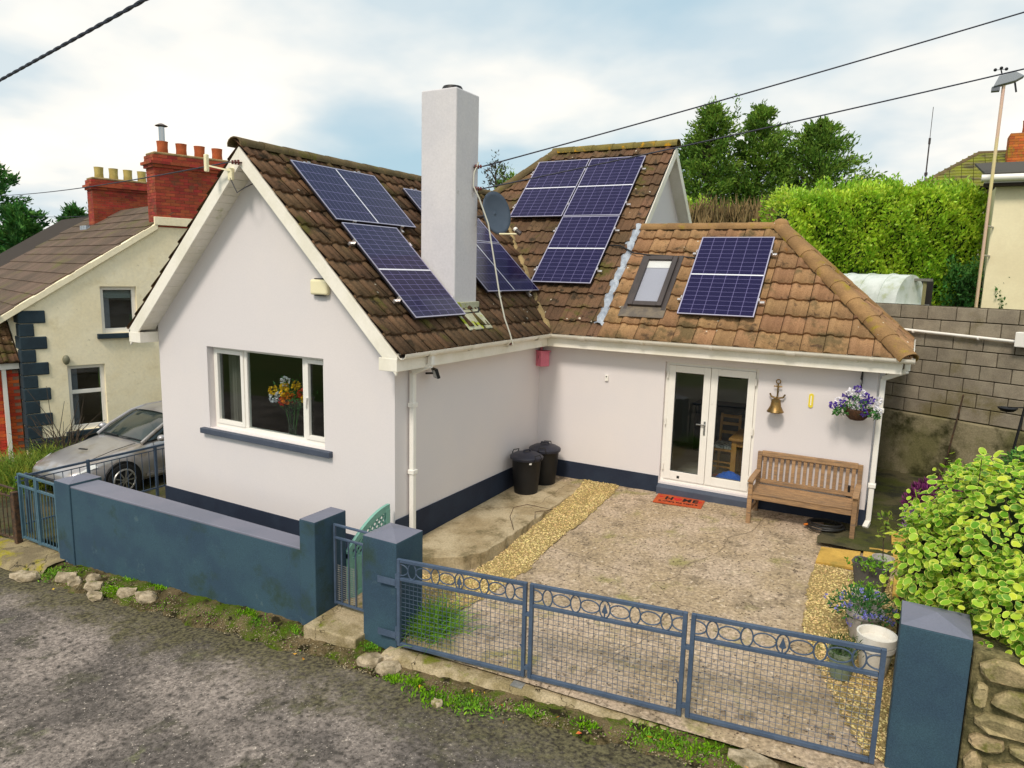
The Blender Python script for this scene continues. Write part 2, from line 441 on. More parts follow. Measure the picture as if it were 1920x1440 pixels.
# verge between road edge and wall, ragged towards the road
def zverge(x, y):
    d = max(0, min(1, (y - yedge(x)) / .35))
    return zroad(x) + .012 + (.085 - .065 * max(0, min(1, (x - .7) / .6))) * d + .015 * math.sin(x * 7) * math.sin(y * 9 + x * 3)
V = []; F = []; xs2 = lin(-5.15, 6.4, 194); K = 9
for x in xs2:
    e = yedge(x) + .05 * math.sin(x * 5.1) + .04 * math.sin(x * 13.7 + 1) + rnd.uniform(-.025, .025)
    b = -5.2 if x < 1.0 else -5.2 + .07 * (x - 1.0)
    for k in range(K):
        y = e + (b - e) * k / (K - 1)
        V.append((x, y, zverge(x, y) + (rnd.uniform(-.012, .014) if k > 1 else rnd.uniform(-.02, .012) if k else -.04)))
F = [(i * K + j, (i + 1) * K + j, (i + 1) * K + j + 1, i * K + j + 1) for i in range(len(xs2) - 1) for j in range(K - 1)]
structure(np_mesh('verge', V, F, M_VERGE, smooth=True))
V = []; xs3 = lin(-14, -4.78, 60)
for x in xs3:
    e = yedge(x) + .05 + rnd.uniform(-.03, .03)
    for k in range(6):
        y = e + (-5.25 - e) * k / 5
        V.append((x, y, zroad(x) + (.0 if k == 0 else .11 + .01 * k) + rnd.uniform(-.008, .008)))
F = [(i * 6 + j, (i + 1) * 6 + j, (i + 1) * 6 + j + 1, i * 6 + j + 1) for i in range(len(xs3) - 1) for j in range(5)]
structure(np_mesh('pavement', V, F, M_PAVE, smooth=True))

# yard slab, gravel, raised path, side paving, drive
structure(grid_sheet('courtyard', lin(.0, 5.75, 60), lin(-5.25, .05, 56), lambda x, y: court(x, y) + .006 * math.sin(x * 3) * math.sin(y * 2.3), M_SLAB, jit=.003))
G1 = [(.92, -.02), (1.57, -.02), (1.60, -1.4), (1.55, -2.4), (1.58, -3.3), (1.40, -4.3), (1.18, -4.85), (.7, -4.8), (.2, -4.75), (.05, -3.9), (.95, -3.75), (1.03, -3.2), (1.0, -.4)]
G2 = [(4.74, -1.55), (5.2, -1.6), (5.7, -1.6), (6.0, -3), (5.75, -4.95), (5.5, -4.9), (5.15, -4.1), (4.82, -3.2), (4.76, -2.4)]
for G, nP in ((G1, 5200), (G2, 5200)):
    g = patch('gravel_bed', G, lambda x, y: court(x, y) + .012, .05, M_GBASE, bumpz=.004); structure(g)
    pebbles('gravel', scatter(G, nP), lambda x, y: court(x, y) + .012, .008, .019, M_PEB)
zp = lambda x, y: -.05 + .022 * y
PO = [(.02, -.02), (.93, -.28), (1.02, -.40), (1.03, -3.15), (.99, -3.42), (.86, -3.62), (.55, -3.86), (.02, -3.98)]
dense = []
for (a, b), (c, d) in zip(PO, PO[1:] + PO[:1]):
    n_ = max(2, int(math.hypot(c - a, d - b) / .12))
    for k in range(n_):
        dense.append((a + (c - a) * k / n_ + (rnd.uniform(-.018, .018) if a > .3 else 0), b + (d - b) * k / n_ + (rnd.uniform(-.018, .018) if a > .3 else 0)))
o = MB().prism([(x, y, zp(x, y)) for x, y in dense], (0, 0, -.42)).build('raised_path', M_PATH, bev=.012); structure(o)
structure(patch('side_paving', [(4.68, -.02), (5.19, -.02), (5.19, 3.3), (7.2, 2.7), (6.0, .3), (5.75, -.9), (5.68, -1.0), (4.72, -1.0)], lambda x, y: .035 + .02 * y + .01 * (x - 5) , .08, M_MOSSY, bumpz=.004))
structure(grid_sheet('side_bed', lin(5.66, 9, 20), lin(-4.55, 2.6, 26), lambda x, y: .06 + .12 * max(0, min(1, (x - 5.75) / .6)), M_SOIL, jit=.02))
structure(grid_sheet('driveway', lin(-9.6, -6.1, 12), lin(-5.35, 7, 14), lambda x, y: -.92 + .012 * (y + 5), M_MOSSY, jit=.004))
structure(grid_sheet('front_path', lin(-6.2, .05, 16), lin(-5.25, 6, 20), lambda x, y: -.74 + .035 * (x + 6) + .01 * y, M_MOSSY, jit=.004))
structure(MB().prism([(3.5, 4.35, -1.7), (5.29, 3.56, -1.7), (11, .82, -1.7), (60, 0, -1.7), (60, 90, -1.7), (-10, 90, -1.7), (-10, 9, -1.7), (2, 6.9, -1.7)], (0, 0, 4.1)).build('garden_ground', M_GRASSG))
structure(MB().prism([(-60, 9.6, -1.7), (-10.1, 9.6, -1.7), (-10.1, 90, -1.7), (-60, 90, -1.7)], (0, 0, 1.2)).build('back_field', M_GRASSG))
# concrete kerb under the gate and doorstep
V = []
pts = []
for i in range(70):
    s_ = i / 69; x = 1.05 + s_ * 4.75; yc = -5.305 + .0722 * (x - 1.165); z = -.505 + .040 * (x - 1.165)
    w1 = .15 + .012 * math.sin(x * 4) + rnd.uniform(-.008, .008)
    pts.append(((x, yc - w1 - .03, z - .16), (x, yc - w1, z - .015 + rnd.uniform(-.006, .006)), (x, yc - w1 + .06, z + .004), (x, yc + .12, z + .006), (x, yc + .16, z - .05)))
V = [p for q in pts for p in q]; F = [(i * 5 + j, i * 5 + j + 5, i * 5 + j + 6, i * 5 + j + 1) for i in range(69) for j in range(4)]
structure(np_mesh('gate_kerb', V, F, M_KERB, smooth=True))
# ------------------------------------------------------------------ house materials
M_WALL = mat('render_paint', S(227, 220, 219), S(223, 217, 218), s=.5, rough=.9, var=.02, fine=60, bump=.12, bs=150, bd=.004, spec=.2)
M_NAVY = mat('navy_plinth_paint', S(40, 50, 68), S(34, 42, 60), s=2, rough=.75, var=.08, fine=40, bump=.15, bs=90, spec=.35)
M_BLUEWALL = mat('blue_grey_wall_paint', S(58, 84, 98), S(52, 74, 92), s=1.4, rough=.8, var=.22, fine=110, bump=.5, bs=160, bd=.004, spec=.3, extra=[(S(78, 100, 108), 2.4, .66, .05), (S(50, 70, 66), 1.3, .62, .07)], dots=(S(150, 158, 160), 2.6, .05, .55))
M_UPVC = mat('white_upvc', S(244, 240, 232), S(240, 236, 228), s=1.5, rough=.42, var=.02, fine=30, spec=.4)
M_TRIM = mat('white_fascia', S(246, 240, 228), S(236, 230, 214), s=2.2, rough=.5, var=.03, fine=30, spec=.35, c3=S(206, 204, 170), s3=3.2, t3=.68, w3=.06)
M_TILE = mat('old_roof_tile', S(120, 92, 70), S(98, 78, 60), s=1.2, isl=.14, hue=.008, c3=S(92, 86, 46), s3=2.0, t3=.60, w3=.07, rough=.95, var=.3, fine=60, bump=.5, bs=90, spec=.15,
             dots=(S(205, 195, 175), 9, .20, .80), extra=[(S(66, 56, 44), 5, .60, .06), (S(190, 132, 30), 4.5, .73, .02)])
M_TILE2 = mat('newer_roof_tile', S(166, 130, 94), S(150, 116, 86), s=1.2, isl=.15, hue=.008, c3=S(116, 98, 70), s3=2.2, t3=.58, w3=.07, rough=.95, var=.25, fine=60, bump=.4, bs=90, spec=.15,
              dots=(S(215, 205, 185), 8, .16, .84), extra=[(S(178, 122, 66), 2.4, .69, .05), (S(100, 80, 62), 5, .62, .06)])
M_RIDGE = mat('mossy_ridge_tile', S(114, 98, 70), S(96, 84, 60), s=3, isl=.12, c3=S(104, 100, 44), s3=3.5, t3=.62, w3=.08, rough=.95, var=.25, fine=60, bump=.4, bs=60, spec=.15, dots=(S(215, 205, 185), 10, .2, .82))
M_RIDGE2 = mat('lichened_ridge_tile', S(132, 118, 66), S(112, 102, 60), s=3, isl=.12, c3=S(204, 150, 24), s3=4.2, t3=.60, w3=.05, rough=.95, var=.25, fine=60, bump=.5, bs=60, spec=.15)
M_HIP = mat('hip_tile', S(158, 124, 84), S(138, 108, 74), s=3, isl=.10, c3=S(150, 132, 40), s3=3.5, t3=.62, w3=.08, rough=.95, var=.18, fine=60, bump=.35, bs=60, spec=.15, dots=(S(225, 215, 190), 12, .16, .80))
M_DECK = mat('roof_deck', S(50, 40, 32), rough=1, var=.1)
M_MORTAR = mat('valley_mortar', S(164, 140, 96), S(136, 118, 80), s=4, rough=.95, var=.2, fine=50, bump=.4, bs=60)
M_LEAD = mat('painted_flashing', S(176, 184, 194), S(150, 158, 170), s=9, rough=.5, metal=.3, var=.12, fine=60, bump=.9, bs=14, bd=.03)
M_CEM = mat('cement_flashing', S(186, 186, 160), S(168, 166, 140), s=4, c3=S(160, 168, 30), s3=5, t3=.58, w3=.05, rough=.9, var=.15, fine=50, bump=.4, bs=60)
M_CHIM = mat('chimney_paint', S(220, 216, 218), S(212, 209, 213), s=1.2, rough=.9, var=.05, fine=30, bump=.12, bs=50, spec=.2, extra=[(S(182, 178, 174), 5, .70, .05)])
M_DARKMET = mat('dark_brown_metal', S(70, 60, 58), S(60, 52, 50), s=3, rough=.45, var=.06, spec=.5)
M_BLACK = mat('black_plastic', S(22, 22, 25), S(28, 28, 30), s=5, rough=.5, var=.1, spec=.4)
M_SILL = mat('slate_sill_paint', S(74, 82, 98), S(66, 74, 90), s=3, rough=.7, var=.06, fine=40)
M_GLASS = glass_mat('window_glass')
M_BLIND = mat('skylight_blind', S(176, 174, 184), rough=.8, var=.02)
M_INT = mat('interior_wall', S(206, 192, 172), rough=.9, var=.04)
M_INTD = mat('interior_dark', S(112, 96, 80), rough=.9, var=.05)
M_FLOOR = mat('interior_floor', S(186, 176, 164), S(166, 156, 142), s=2, rough=.5, var=.08)
M_STEEL = mat('brushed_steel', S(190, 190, 190), rough=.3, metal=1., var=.03)

house = thing('house', 'white rendered L-shaped bungalow with brown tiled roofs and navy plinth', 'house', (-1.5, 0, 0))
D, L, WG = 3.906, 5.167, 4.645
ZE, XE = 2.44, .30            # tile eave height / overhang
GS = .97                      # slope of the front wing
RX = -WG / 2
RZ = ZE + GS * (XE - RX)
YR = 3.2                      # ridge line of the rear range
ZR = ZE + (YR + XE)

# walls -------------------------------------------------------------
wx0, wx1, wz0, wz1 = -3.52, -1.19, 1.005, 2.235
T = .26
mb = MB()
zt = 2.30
mb.box(-WG, wx0, -D, -D + T, -1.2, zt).box(wx1, 0, -D, -D + T, -1.2, zt).box(wx0, wx1, -D, -D + T, -1.2, wz0).box(wx0, wx1, -D, -D + T, wz1, zt)
mb.prism([(-WG, -D, zt), (0, -D, zt), (0, -D, zt + .20), (RX, -D, zt + .20 + GS * WG / 2), (-WG, -D, zt + .20)], (0, T, 0))
mb.build('wall', M_WALL, house)
MB().box(-T, 0, -D + T, -.0, -1.2, zt).build('wall', M_WALL, house)
dx0, dx1, dz0, dz1 = 2.205, 3.615, .17, 2.10
mb = MB()
mb.box(0 - T, dx0, 0, T, -1.0, zt).box(dx1, L, 0, T, -1.0, zt).box(dx0, dx1, 0, T, -1.0, dz0).box(dx0, dx1, 0, T, dz1, zt)
mb.build('wall', M_WALL, house)
mb = MB()
mb.box(L - T, L, T, .5, -1.0, zt).box(L - T, L, 2.9, 3.2, -1.0, zt).box(L - T, L, .5, 2.9, -1.0, .6).box(L - T, L, .5, 2.9, 2.15, zt)  # unseen opening added here to let daylight into the kitchen
mb.build('wall', M_WALL, house)
MB().box(L - .12, L - .114, .5, 2.9, .6, 2.15).build('added_daylight_pane', M_GLASS, house)  # glass of the added daylight opening, out of view
MB().box(-WG, -WG + T, -D + T, 6.4, -1.2, zt).build('wall', M_WALL, house)
MB().box(-WG + T, L - T, 6.15, 6.4, -1.2, zt).build('wall', M_WALL, house)
XV = 1.18                     # verge of the rear range
MB().prism([(XV - .42, 0.1, 2.5), (XV - .42, 6.3, 2.5), (XV - .42, YR, ZR - .16)], (.2, 0, 0)).build('gable_wall', M_WALL, house)
# plinths
def zplb(x): return -1.0
MB().box(-WG - .018, .0, -D - .018, -D, -1.1, -.088).build('plinth', M_NAVY, house, bev=.006)
MB().box(0, .018, -D - .004, -.018, -.9, .255).build('plinth', M_NAVY, house, bev=.006)
MB().box(.018, dx0 - .01, -.018, 0, -.9, .255).build('plinth', M_NAVY, house)
MB().box(dx1 + .01, L + .018, -.018, 0, -.9, .255).build('plinth', M_NAVY, house)
MB().box(L, L + .018, 0, 3.2, -.9, .255).build('plinth', M_NAVY, house)
MB().prism([(dx0 - .012, -.075, -.5), (dx0 - .012, -.075, .10), (dx0 - .012, .05, .165), (dx0 - .012, .05, -.5)], (dx1 - dx0 + .024, 0, 0)).build('door_sill', M_SILL, house, bev=.008)

# front window ------------------------------------------------------
win = MB()
yf, yb = -D + .11, -D + .17
fr = .058
def rect_frame(mb, x0, x1, z0, z1, y0, y1, w, wb=None):
    wb = wb or w
    mb.box(x0, x0 + w, y0, y1, z0, z1); mb.box(x1 - w, x1, y0, y1, z0, z1)
    mb.box(x0 + w, x1 - w, y0, y1, z1 - w, z1); mb.box(x0 + w, x1 - w, y0, y1, z0, z0 + wb)
m1, m2 = -2.83, -1.66
rect_frame(win, wx0, wx1, wz0, wz1, yf, yb, .045, .07)
win.box(m1 - .03, m1 + .03, yf, yb, wz0 + .07, wz1 - .045).box(m2 - .03, m2 + .03, yf, yb, wz0 + .07, wz1 - .045)
window = win.build('window', M_UPVC, house, bev=.005)
for (a, b) in ((wx0 + .045, m1 - .03), (m2 + .03, wx1 - .045)):
    s_ = MB(); rect_frame(s_, a, b, wz0 + .07, wz1 - .045, yf - .018, yb - .02, .058); s_.build('sash', M_UPVC, window, bev=.005)
for (a, b) in ((wx0 + .1, m1 - .085), (m1 + .03, m2 - .03), (m2 + .085, wx1 - .1)):
    MB().box(a - .01, b + .01, yf + .025, yf + .03, wz0 + .06, wz1 - .04).build('pane', M_GLASS, window)
MB().bar((m2 + .055, yf - .03, 1.52), (m2 + .075, yf - .035, 1.66), .022, .02).build('handle', M_UPVC, window)
MB().box(wx0 - .14, wx1 + .14, -D - .075, -D + .10, wz0 - .085, wz0 - .004).build('window_sill', M_SILL, house, bev=.008)

# patio doors -------------------------------------------------------
yd = .07
pd = MB(); rect_frame(pd, dx0 + .0, dx1, dz0, dz1, yd, yd + .07, .05, .05)
pdo = pd.build('door_frame', M_UPVC, house, bev=.005)
mid = (dx0 + dx1) / 2
for k, (a, b) in enumerate(((dx0 + .052, mid - .003), (mid + .003, dx1 - .052))):
    lf = MB(); y0, y1 = yd - .022, yd + .045
    z0, z1 = dz0 + .052, dz1 - .052
    w = .105
    lf.box(a, a + w, y0, y1, z0, z1).box(b - w, b, y0, y1, z0, z1).box(a + w, b - w, y0, y1, z1 - .105, z1).box(a + w, b - w, y0, y1, z0, z0 + .135)
    leaf = lf.build('door', M_UPVC, house, bev=.006)
    MB().box(a + w - .01, b - w + .01, y0 + .03, y0 + .036, z0 + .13, z1 - .1).build('pane', M_GLASS, leaf)
    gs = MB(); rect_frame(gs, a + w - .002, b - w + .002, z0 + .133, z1 - .103, y0 + .012, y0 + .028, .008); gs.build('glazing_gasket', M_BLACK, leaf)
    hx = dx0 + .04 if k == 0 else dx1 - .04
    for hz in (.42, 1.15, 1.9):
        MB().tube([(hx, y0 - .012, hz - .05), (hx, y0 - .012, hz + .05)], .014, 8).build('hinge', M_UPVC, leaf, smooth=True)
    if k == 0:
        h = MB().box(b - .06, b - .03, y0 - .008, y0 - .001, 1.0, 1.22)
        h.bar((b - .045, y0 - .03, 1.165), (b - .17, y0 - .035, 1.165), .018, .018); h.box(b - .053, b - .037, y0 - .04, y0 - .008, 1.155, 1.175)
        h.build('handle', M_STEEL, leaf, bev=.003)
        MB().box(a + .22, a + .26, y0 - .004, y0 - .001, z0 + .03, z0 + .07).build('maker_sticker', M_BLACK, leaf)
    else:
        MB().box(a + .02, a + .06, y0 - .006, y0 - .001, 1.50, 1.56).build('alarm_contact', M_UPVC, leaf)

# rooms seen through the glass --------------------------------------
def room(x0, x1, y0, y1, z0, z1, mw, mf, name):
    b = MB()
    b.quad((x0, y0, z0), (x0, y1, z0), (x0, y1, z1), (x0, y0, z1))
    if x1 < 1: b.quad((x1, y0, z0), (x1, y0, z1), (x1, y1, z1), (x1, y1, z0))  # kitchen stays open on the right for the added daylight
    b.quad((x0, y1, z0), (x1, y1, z0), (x1, y1, z1), (x0, y1, z1)).quad((x0, y0, z1), (x0, y1, z1), (x1, y1, z1), (x1, y0, z1))
    w = b.build('room_wall', mw, house)
    MB().quad((x0, y0, z0), (x1, y0, z0), (x1, y1, z0), (x0, y1, z0)).build('room_floor', mf, house)
    return w
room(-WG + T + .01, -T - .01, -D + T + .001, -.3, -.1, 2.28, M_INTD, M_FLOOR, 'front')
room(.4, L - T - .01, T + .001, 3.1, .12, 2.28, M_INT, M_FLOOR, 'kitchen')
MB().box(wx0 + .02, wx1 - .02, -D + .175, -D + .40, wz0 - .03, wz0).build('window_board', M_UPVC, house)

# fascias, soffits, barge boards, gutters ---------------------------
zs, zf1 = 2.235, 2.415
def boards(name, pts, th, mtl): return MB().obox(*pts).build(name, mtl, house, bev=.004)
MB().box(.001, .245, -D - .25, -.245, zs, zs + .02).build('soffit', M_TRIM, house)
MB().box(.245, L + .245, -.245, -.002, zs, zs + .02).build('soffit', M_TRIM, house)
MB().box(.245, .268, -D - .25, -.268, zs - .012, zf1).build('fascia', M_TRIM, house, bev=.004)
MB().box(.245, L + .268, -.268, -.245, zs - .012, zf1).build('fascia', M_TRIM, house, bev=.004)
MB().box(L + .245, L + .268, -.245, 3.6, zs - .012, zf1).build('fascia', M_TRIM, house, bev=.004)
MB().box(L + .002, L + .245, -.002, 3.4, zs, zs + .02).build('soffit', M_TRIM, house)
yB = -D - .30
for sgn in (1, -1):
    xe = RX + sgn * (XE - RX)
    top_e = Vector((xe - sgn * .02, yB, ZE - .03)); top_a = Vector((RX, yB, RZ - .04))
    drop = Vector((0, 0, -.235))
    e2 = top_e + Vector((0, 0, -.02))
    MB().prism([top_e, top_a, top_a + drop, top_e + drop + Vector((-sgn * .02, 0, .0))], (0, .028, 0)).build('barge_board', M_TRIM, house, bev=.004)
    # verge soffit in strips
    n = 26
    for k in range(n):
        a = top_e.lerp(top_a, k / n + .002) + Vector((0, .03, -.20)); b = top_e.lerp(top_a, (k + 1) / n - .002) + Vector((0, .03, -.20))
        if k < 2: continue
        MB().obox(a, b - a, (0, .272, 0), (0, 0, .012)).build('soffit_strip', M_TRIM, house)
    xb0 = xe - sgn * .30
    MB().box(min(xe - sgn * .025, xb0), max(xe - sgn * .025, xb0), yB - .004, -D - .001, zs - .012, ZE - .06).build('eaves_box', M_TRIM, house, bev=.006)
def gutter(name, a, b, out, n=10):
    a, b, out = Vector(a), Vector(b), Vector(out)
    mb = MB(); pr = []
    for k in range(n + 1):
        t = math.pi * k / n
        pr.append((-math.cos(t) * .056, -math.sin(t) * .06))
    pr2 = [(-.066, .0)] + [(u * 1.09, w * 1.09 - .002) for u, w in pr] + [(.066, .0)]
    loop = pr2 + pr[::-1]
    A = [a + out * u + Vector((0, 0, w)) for u, w in loop]; B = [b + out * u + Vector((0, 0, w)) for u, w in loop]
    m = len(loop); mb.add(A + B, [(i, (i + 1) % m, (i + 1) % m + m, i + m) for i in range(m)] + [tuple(range(m)), tuple(range(2 * m - 1, m - 1, -1))])
    g = mb.build(name, M_TRIM, house, smooth=True)
    ln = (b - a).length; k = max(2, int(ln / .9)); d = (b - a) / ln
    for i in range(k):
        p = a + d * (ln * (i + .5) / k); br = MB()
        lp = [(u * 1.2, w * 1.18) for u, w in pr2]
        A = [p + out * u + Vector((0, 0, w)) for u, w in lp]; B = [q + d * (.05 if i % 3 else .13) for q in A]
        mm = len(lp); br.add(A + B, [(j, j + 1, j + 1 + mm, j + mm) for j in range(mm - 1)])
        br.build('gutter_bracket', M_TRIM, g)
    return g
gx = .268 + .062
gutter('gutter', (gx, yB + .02, 2.44), (gx, -gx, 2.44), (1, 0, 0))
gutter('gutter', (gx, -gx, 2.442), (L + gx + .08, -gx, 2.442), (0, -1, 0))
gutter('gutter', (L + gx, -gx + .08, 2.44), (L + gx, 3.6, 2.44), (1, 0, 0))
gutter('gutter', (-WG - gx, yB + .02, 2.44), (-WG - gx, 1, 2.44), (-1, 0, 0))
MB().box(-WG - .268, -WG - .245, yB, 1, zs - .012, zf1).build('fascia', M_TRIM, house)
def downpipe(pts, r=.034, clips=()):
    mb = MB()
    for p, q in zip(pts, pts[1:]): mb.bar(p, q, r * 2, r * 2, (0, 1, .01) if abs(Vector(q).z - Vector(p).z) > .4 else (0, 0, 1))
    d = mb.build('downpipe', M_UPVC, house, bev=.01)
    for c in clips: MB().box(c[0] - .048, c[0] + .048, c[1] - .048, c[1] + .048, c[2] - .03, c[2] + .03).build('pipe_clip', M_UPVC, d, bev=.008)
downpipe([(gx, -3.60, 2.42), (gx, -3.60, 2.25), (.06, -3.62, 2.14), (.06, -3.62, -.35)], clips=[(.06, -3.62, z) for z in (1.72, .84)])
downpipe([(L + gx, -.12, 2.42), (L + gx, -.12, 2.26), (L + .06, .01, 2.12), (L + .06, .01, .10), (L + .03, -.10, .03)], clips=[(L + .06, .01, z) for z in (1.68, .62)])

# roofs ---------------------------------------------------------------
hx = 2 * RX - XE
XRE, YRE = 3.50, 1.5          # end of the extension ridge
ZRE = ZE + YRE + XE
xq = L + XE
roof = MB()
ov = T - .02
roof.add([(XE, -D + ov, ZE), (RX, -D + ov, RZ), (hx, -D + ov, ZE), (XE, 3.2, ZE), (RX, 3.2, RZ), (hx, 3.2, ZE)],
         [(0, 1, 2), (0, 3, 4, 1), (1, 4, 5, 2), (3, 5, 4), (0, 2, 5, 3)])
roof.add([(hx, -XE, ZE), (XV - .45, -XE, ZE), (XV - .45, YR, ZR), (-1.42, YR, ZR), (hx, 2 * YR + XE, ZE), (XV - .45, 2 * YR + XE, ZE)],
         [(0, 1, 2, 3), (3, 2, 5, 4), (0, 3, 4), (1, 5, 2), (0, 4, 5, 1)])
roof.add([(.7, -XE, ZE), (xq, -XE, ZE), (XRE, YRE, ZRE), (.7, YRE, ZRE), (xq, 3.3, ZE), (.7, 3.3, ZE)],
         [(0, 1, 2, 3), (3, 2, 4, 5), (1, 4, 2), (0, 5, 4, 1), (0, 3, 5)])
for i, v in enumerate(roof.v): roof.v[i] = (v[0], v[1], v[2] - .045)
deck = roof.build('roof', M_DECK, house)
for sg in (1, -1):            # overhanging boards at the verges
    e = Vector((RX + sg * (XE - RX), yB + .03, ZE - .06)); a_ = Vector((RX, yB + .03, RZ - .06))
    MB().obox(e, a_ - e, (0, .32, 0), (0, 0, .02)).build('verge_board', M_DECK, deck)
    y0 = YR + sg * (YR + XE); e = Vector((XV - .47, y0, ZE - .06)); a_ = Vector((XV - .47, YR, ZR - .06))
    MB().obox(e, a_ - e, (.45, 0, 0), (0, 0, .02)).build('verge_board', M_DECK, deck)

TW, TLEN = .30, .36
def tile_mesh(name, m):
    prof = [(0, .004), (.014, .022), (.040, .034), (.070, .034), (.096, .020), (.110, .002), (.185, .0), (.200, .010), (.216, .010), (.230, .0), (.293, .0)]
    n = len(prof); V = []
    for x, z in prof: V.append((x, -.0, z + .040))
    for x, z in prof: V.append((x, TLEN, z + .0))
    for x, z in prof: V.append((x, .004, z - .004))
    F = [(i, i + 1, n + i + 1, n + i) for i in range(n - 1)] + [(2 * n + i, 2 * n + i + 1, i + 1, i) for i in range(n - 1)]
    me = bpy.data.meshes.new(name); me.from_pydata(V, [], F); me.materials.append(m)
    me.polygons.foreach_set('use_smooth', [i < n - 1 for i in range(len(F))]); me.update()
    return me
T1, T2 = tile_mesh('tile', M_TILE), tile_mesh('tile', M_TILE2)
def slope(origin, xd, ud, ncol, nrow, gauge, tm, clips, hide, single, parent, mtl, stagger=False):
    """lay tiles; single -> every tile its own object"""
    o = Vector(origin); xd = Vector(xd).normalized(); ud = Vector(ud).normalized(); nd = xd.cross(ud)
    allv, allf = [], []
    src = [v.co.copy() for v in tm.vertices]; sf = [tuple(p.vertices) for p in tm.polygons]
    for j in range(nrow):
        for i in range(ncol):
            p = o + xd * (i * TW) + ud * (j * gauge) + nd * .0
            rotz = rnd.uniform(-.006, .006); lift = rnd.uniform(-.003, .005)
            M = Matrix((( xd.x, ud.x, nd.x, p.x), (xd.y, ud.y, nd.y, p.y), (xd.z, ud.z, nd.z, p.z + lift), (0, 0, 0, 1))) @ Matrix.Rotation(rotz, 4, 'Z')
            cs = [M @ Vector(c) for c in ((0, 0, 0), (TW, 0, 0), (TW, TLEN, 0), (0, TLEN, 0))]
            if hide and all(hide(c) for c in cs): continue
            cut = False; out = False
            for co, no in clips:
                sg = [(c - Vector(co)).dot(Vector(no)) for c in cs]
                if min(sg) > 0: out = True
                elif max(sg) > 0: cut = True
            if out: continue
            if cut:
                bm = bmesh.new(); bm.from_mesh(tm); bm.transform(M)
                for co, no in clips: bmesh.ops.bisect_plane(bm, geom=bm.verts[:] + bm.edges[:] + bm.faces[:], plane_co=co, plane_no=no, clear_outer=True)
                if not bm.faces: bm.free(); continue
                if single:
                    me = bpy.data.meshes.new('tile'); bm.to_mesh(me); me.materials.append(mtl)
                    place(bpy.data.objects.new('tile', me), parent)
                else:
                    bm.verts.index_update(); k = len(allv); allv += [v.co[:] for v in bm.verts]; allf += [tuple(v.index + k for v in f.verts) for f in bm.faces]
                bm.free()
            elif single:
                ob = bpy.data.objects.new('tile', tm); place(ob, parent); ob.matrix_basis = M; ob.matrix_parent_inverse = wm(parent).inverted()
            else:
                k = len(allv); allv += [(M @ v)[:] for v in src]; allf += [tuple(a + k for a in f) for f in sf]
    if not single:
        me = bpy.data.meshes.new('tiles'); me.from_pydata(allv, [], allf); me.materials.append(mtl); me.update()
        ob = bpy.data.objects.new('tiles', me); place(ob, parent); stuff(ob)
sl = math.hypot(1, GS)
# front wing, courtyard side
slope((XE + .03, yB - .03, ZE - .03 * GS), (0, 1, 0), (-1, 0, GS), 22, 12, 3.70 / 12, T1, [], lambda c: c.y + XE + .1 > -(c.x - XE) * GS + .25, True, deck, M_TILE)
# front wing, far side
slope((hx - .03, 3.0, ZE - .03 * GS), (0, -1, 0), (1, 0, GS), 24, 12, 3.70 / 12, T1, [((0, yB - .03, 0), (0, -1, 0))], None, False, deck, M_TILE)
# rear range, front slope (valley side hidden under the front wing)
s2 = 2 ** .5
hp0, hp1 = Vector((hx, -XE, 0)), Vector((-1.42, YR, 0)); hd = (hp1 - hp0).normalized(); hno = Vector((-hd.y, hd.x, 0))
slope((hx - .06, -XE - .03, ZE - .03), (1, 0, 0), (0, 1, 1), 21, 16, 4.98 / 16, T1, [((XV, 0, 0), (1, 0, 0)), (hp0[:], hno[:])], lambda c: -(c.x - XE) * GS > c.y + XE + .25, False, deck, M_TILE)
# extension, front slope
e0, e1 = Vector((xq, -XE, 0)), Vector((XRE, YRE, 0)); ed = (e1 - e0).normalized(); eno = Vector((ed.y, -ed.x, 0))
slope((XV + .0, -XE - .03, ZE - .03), (1, 0, 0), (0, 1, 1), 15, 8, 2.60 / 8, T2, [(e0[:], eno[:])], None, True, deck, M_TILE2)
# extension, hip end
e2 = Vector((xq, 3.3, 0)); ed2 = (e2 - e1).normalized(); eno2 = Vector((-ed2.y, ed2.x, 0))
hs = (ZRE - ZE) / (xq - XRE)
slope((xq + .03, -XE - .05, ZE - .03 * hs), (0, 1, 0), (-1, 0, hs), 13, 8, math.hypot(xq - XRE, ZRE - ZE) / 8, T2, [(e0[:], (-eno)[:]), (e2[:], eno2[:])], None, False, deck, M_TILE2)

def ridge(p, q, r, seg, m, mtl_name='ridge_tile', lap=.03, flat=.75, lift=.0):
    p, q = Vector(p), Vector(q); d = (q - p).normalized(); ln = (q - p).length; n = max(1, round(ln / seg)); sl_ = ln / n
    sd = d.cross(Vector((0, 0, 1))).normalized(); u = sd.cross(d)
    for k in range(n):
        a = p + d * (k * sl_ - lap); b = p + d * ((k + 1) * sl_); V = []; m_ = 9
        r0 = r * 1.06; r1 = r * .97
        for (c, rr) in ((a, r0), (b, r1)):
            for i in range(m_):
                t = math.pi * (-.08 + 1.16 * i / (m_ - 1)); V.append(c + sd * math.cos(t) * rr + u * (math.sin(t) * rr * flat + lift))
        for i in range(m_):
            t = math.pi * (-.08 + 1.16 * i / (m_ - 1)); V.append(a + sd * math.cos(t) * (r0 - .018) + u * (math.sin(t) * (r0 - .018) * flat + lift))
        F = [(i, i + 1, m_ + i + 1, m_ + i) for i in range(m_ - 1)] + [(2 * m_ + i, 2 * m_ + i + 1, i + 1, i) for i in range(m_ - 1)]
        MB().add(V, F).build(mtl_name, m, deck, smooth=True, sharp=50)
ridge((RX, yB - .04, RZ - .02), (RX, 2.3, RZ - .02), .125, .42, M_RIDGE)
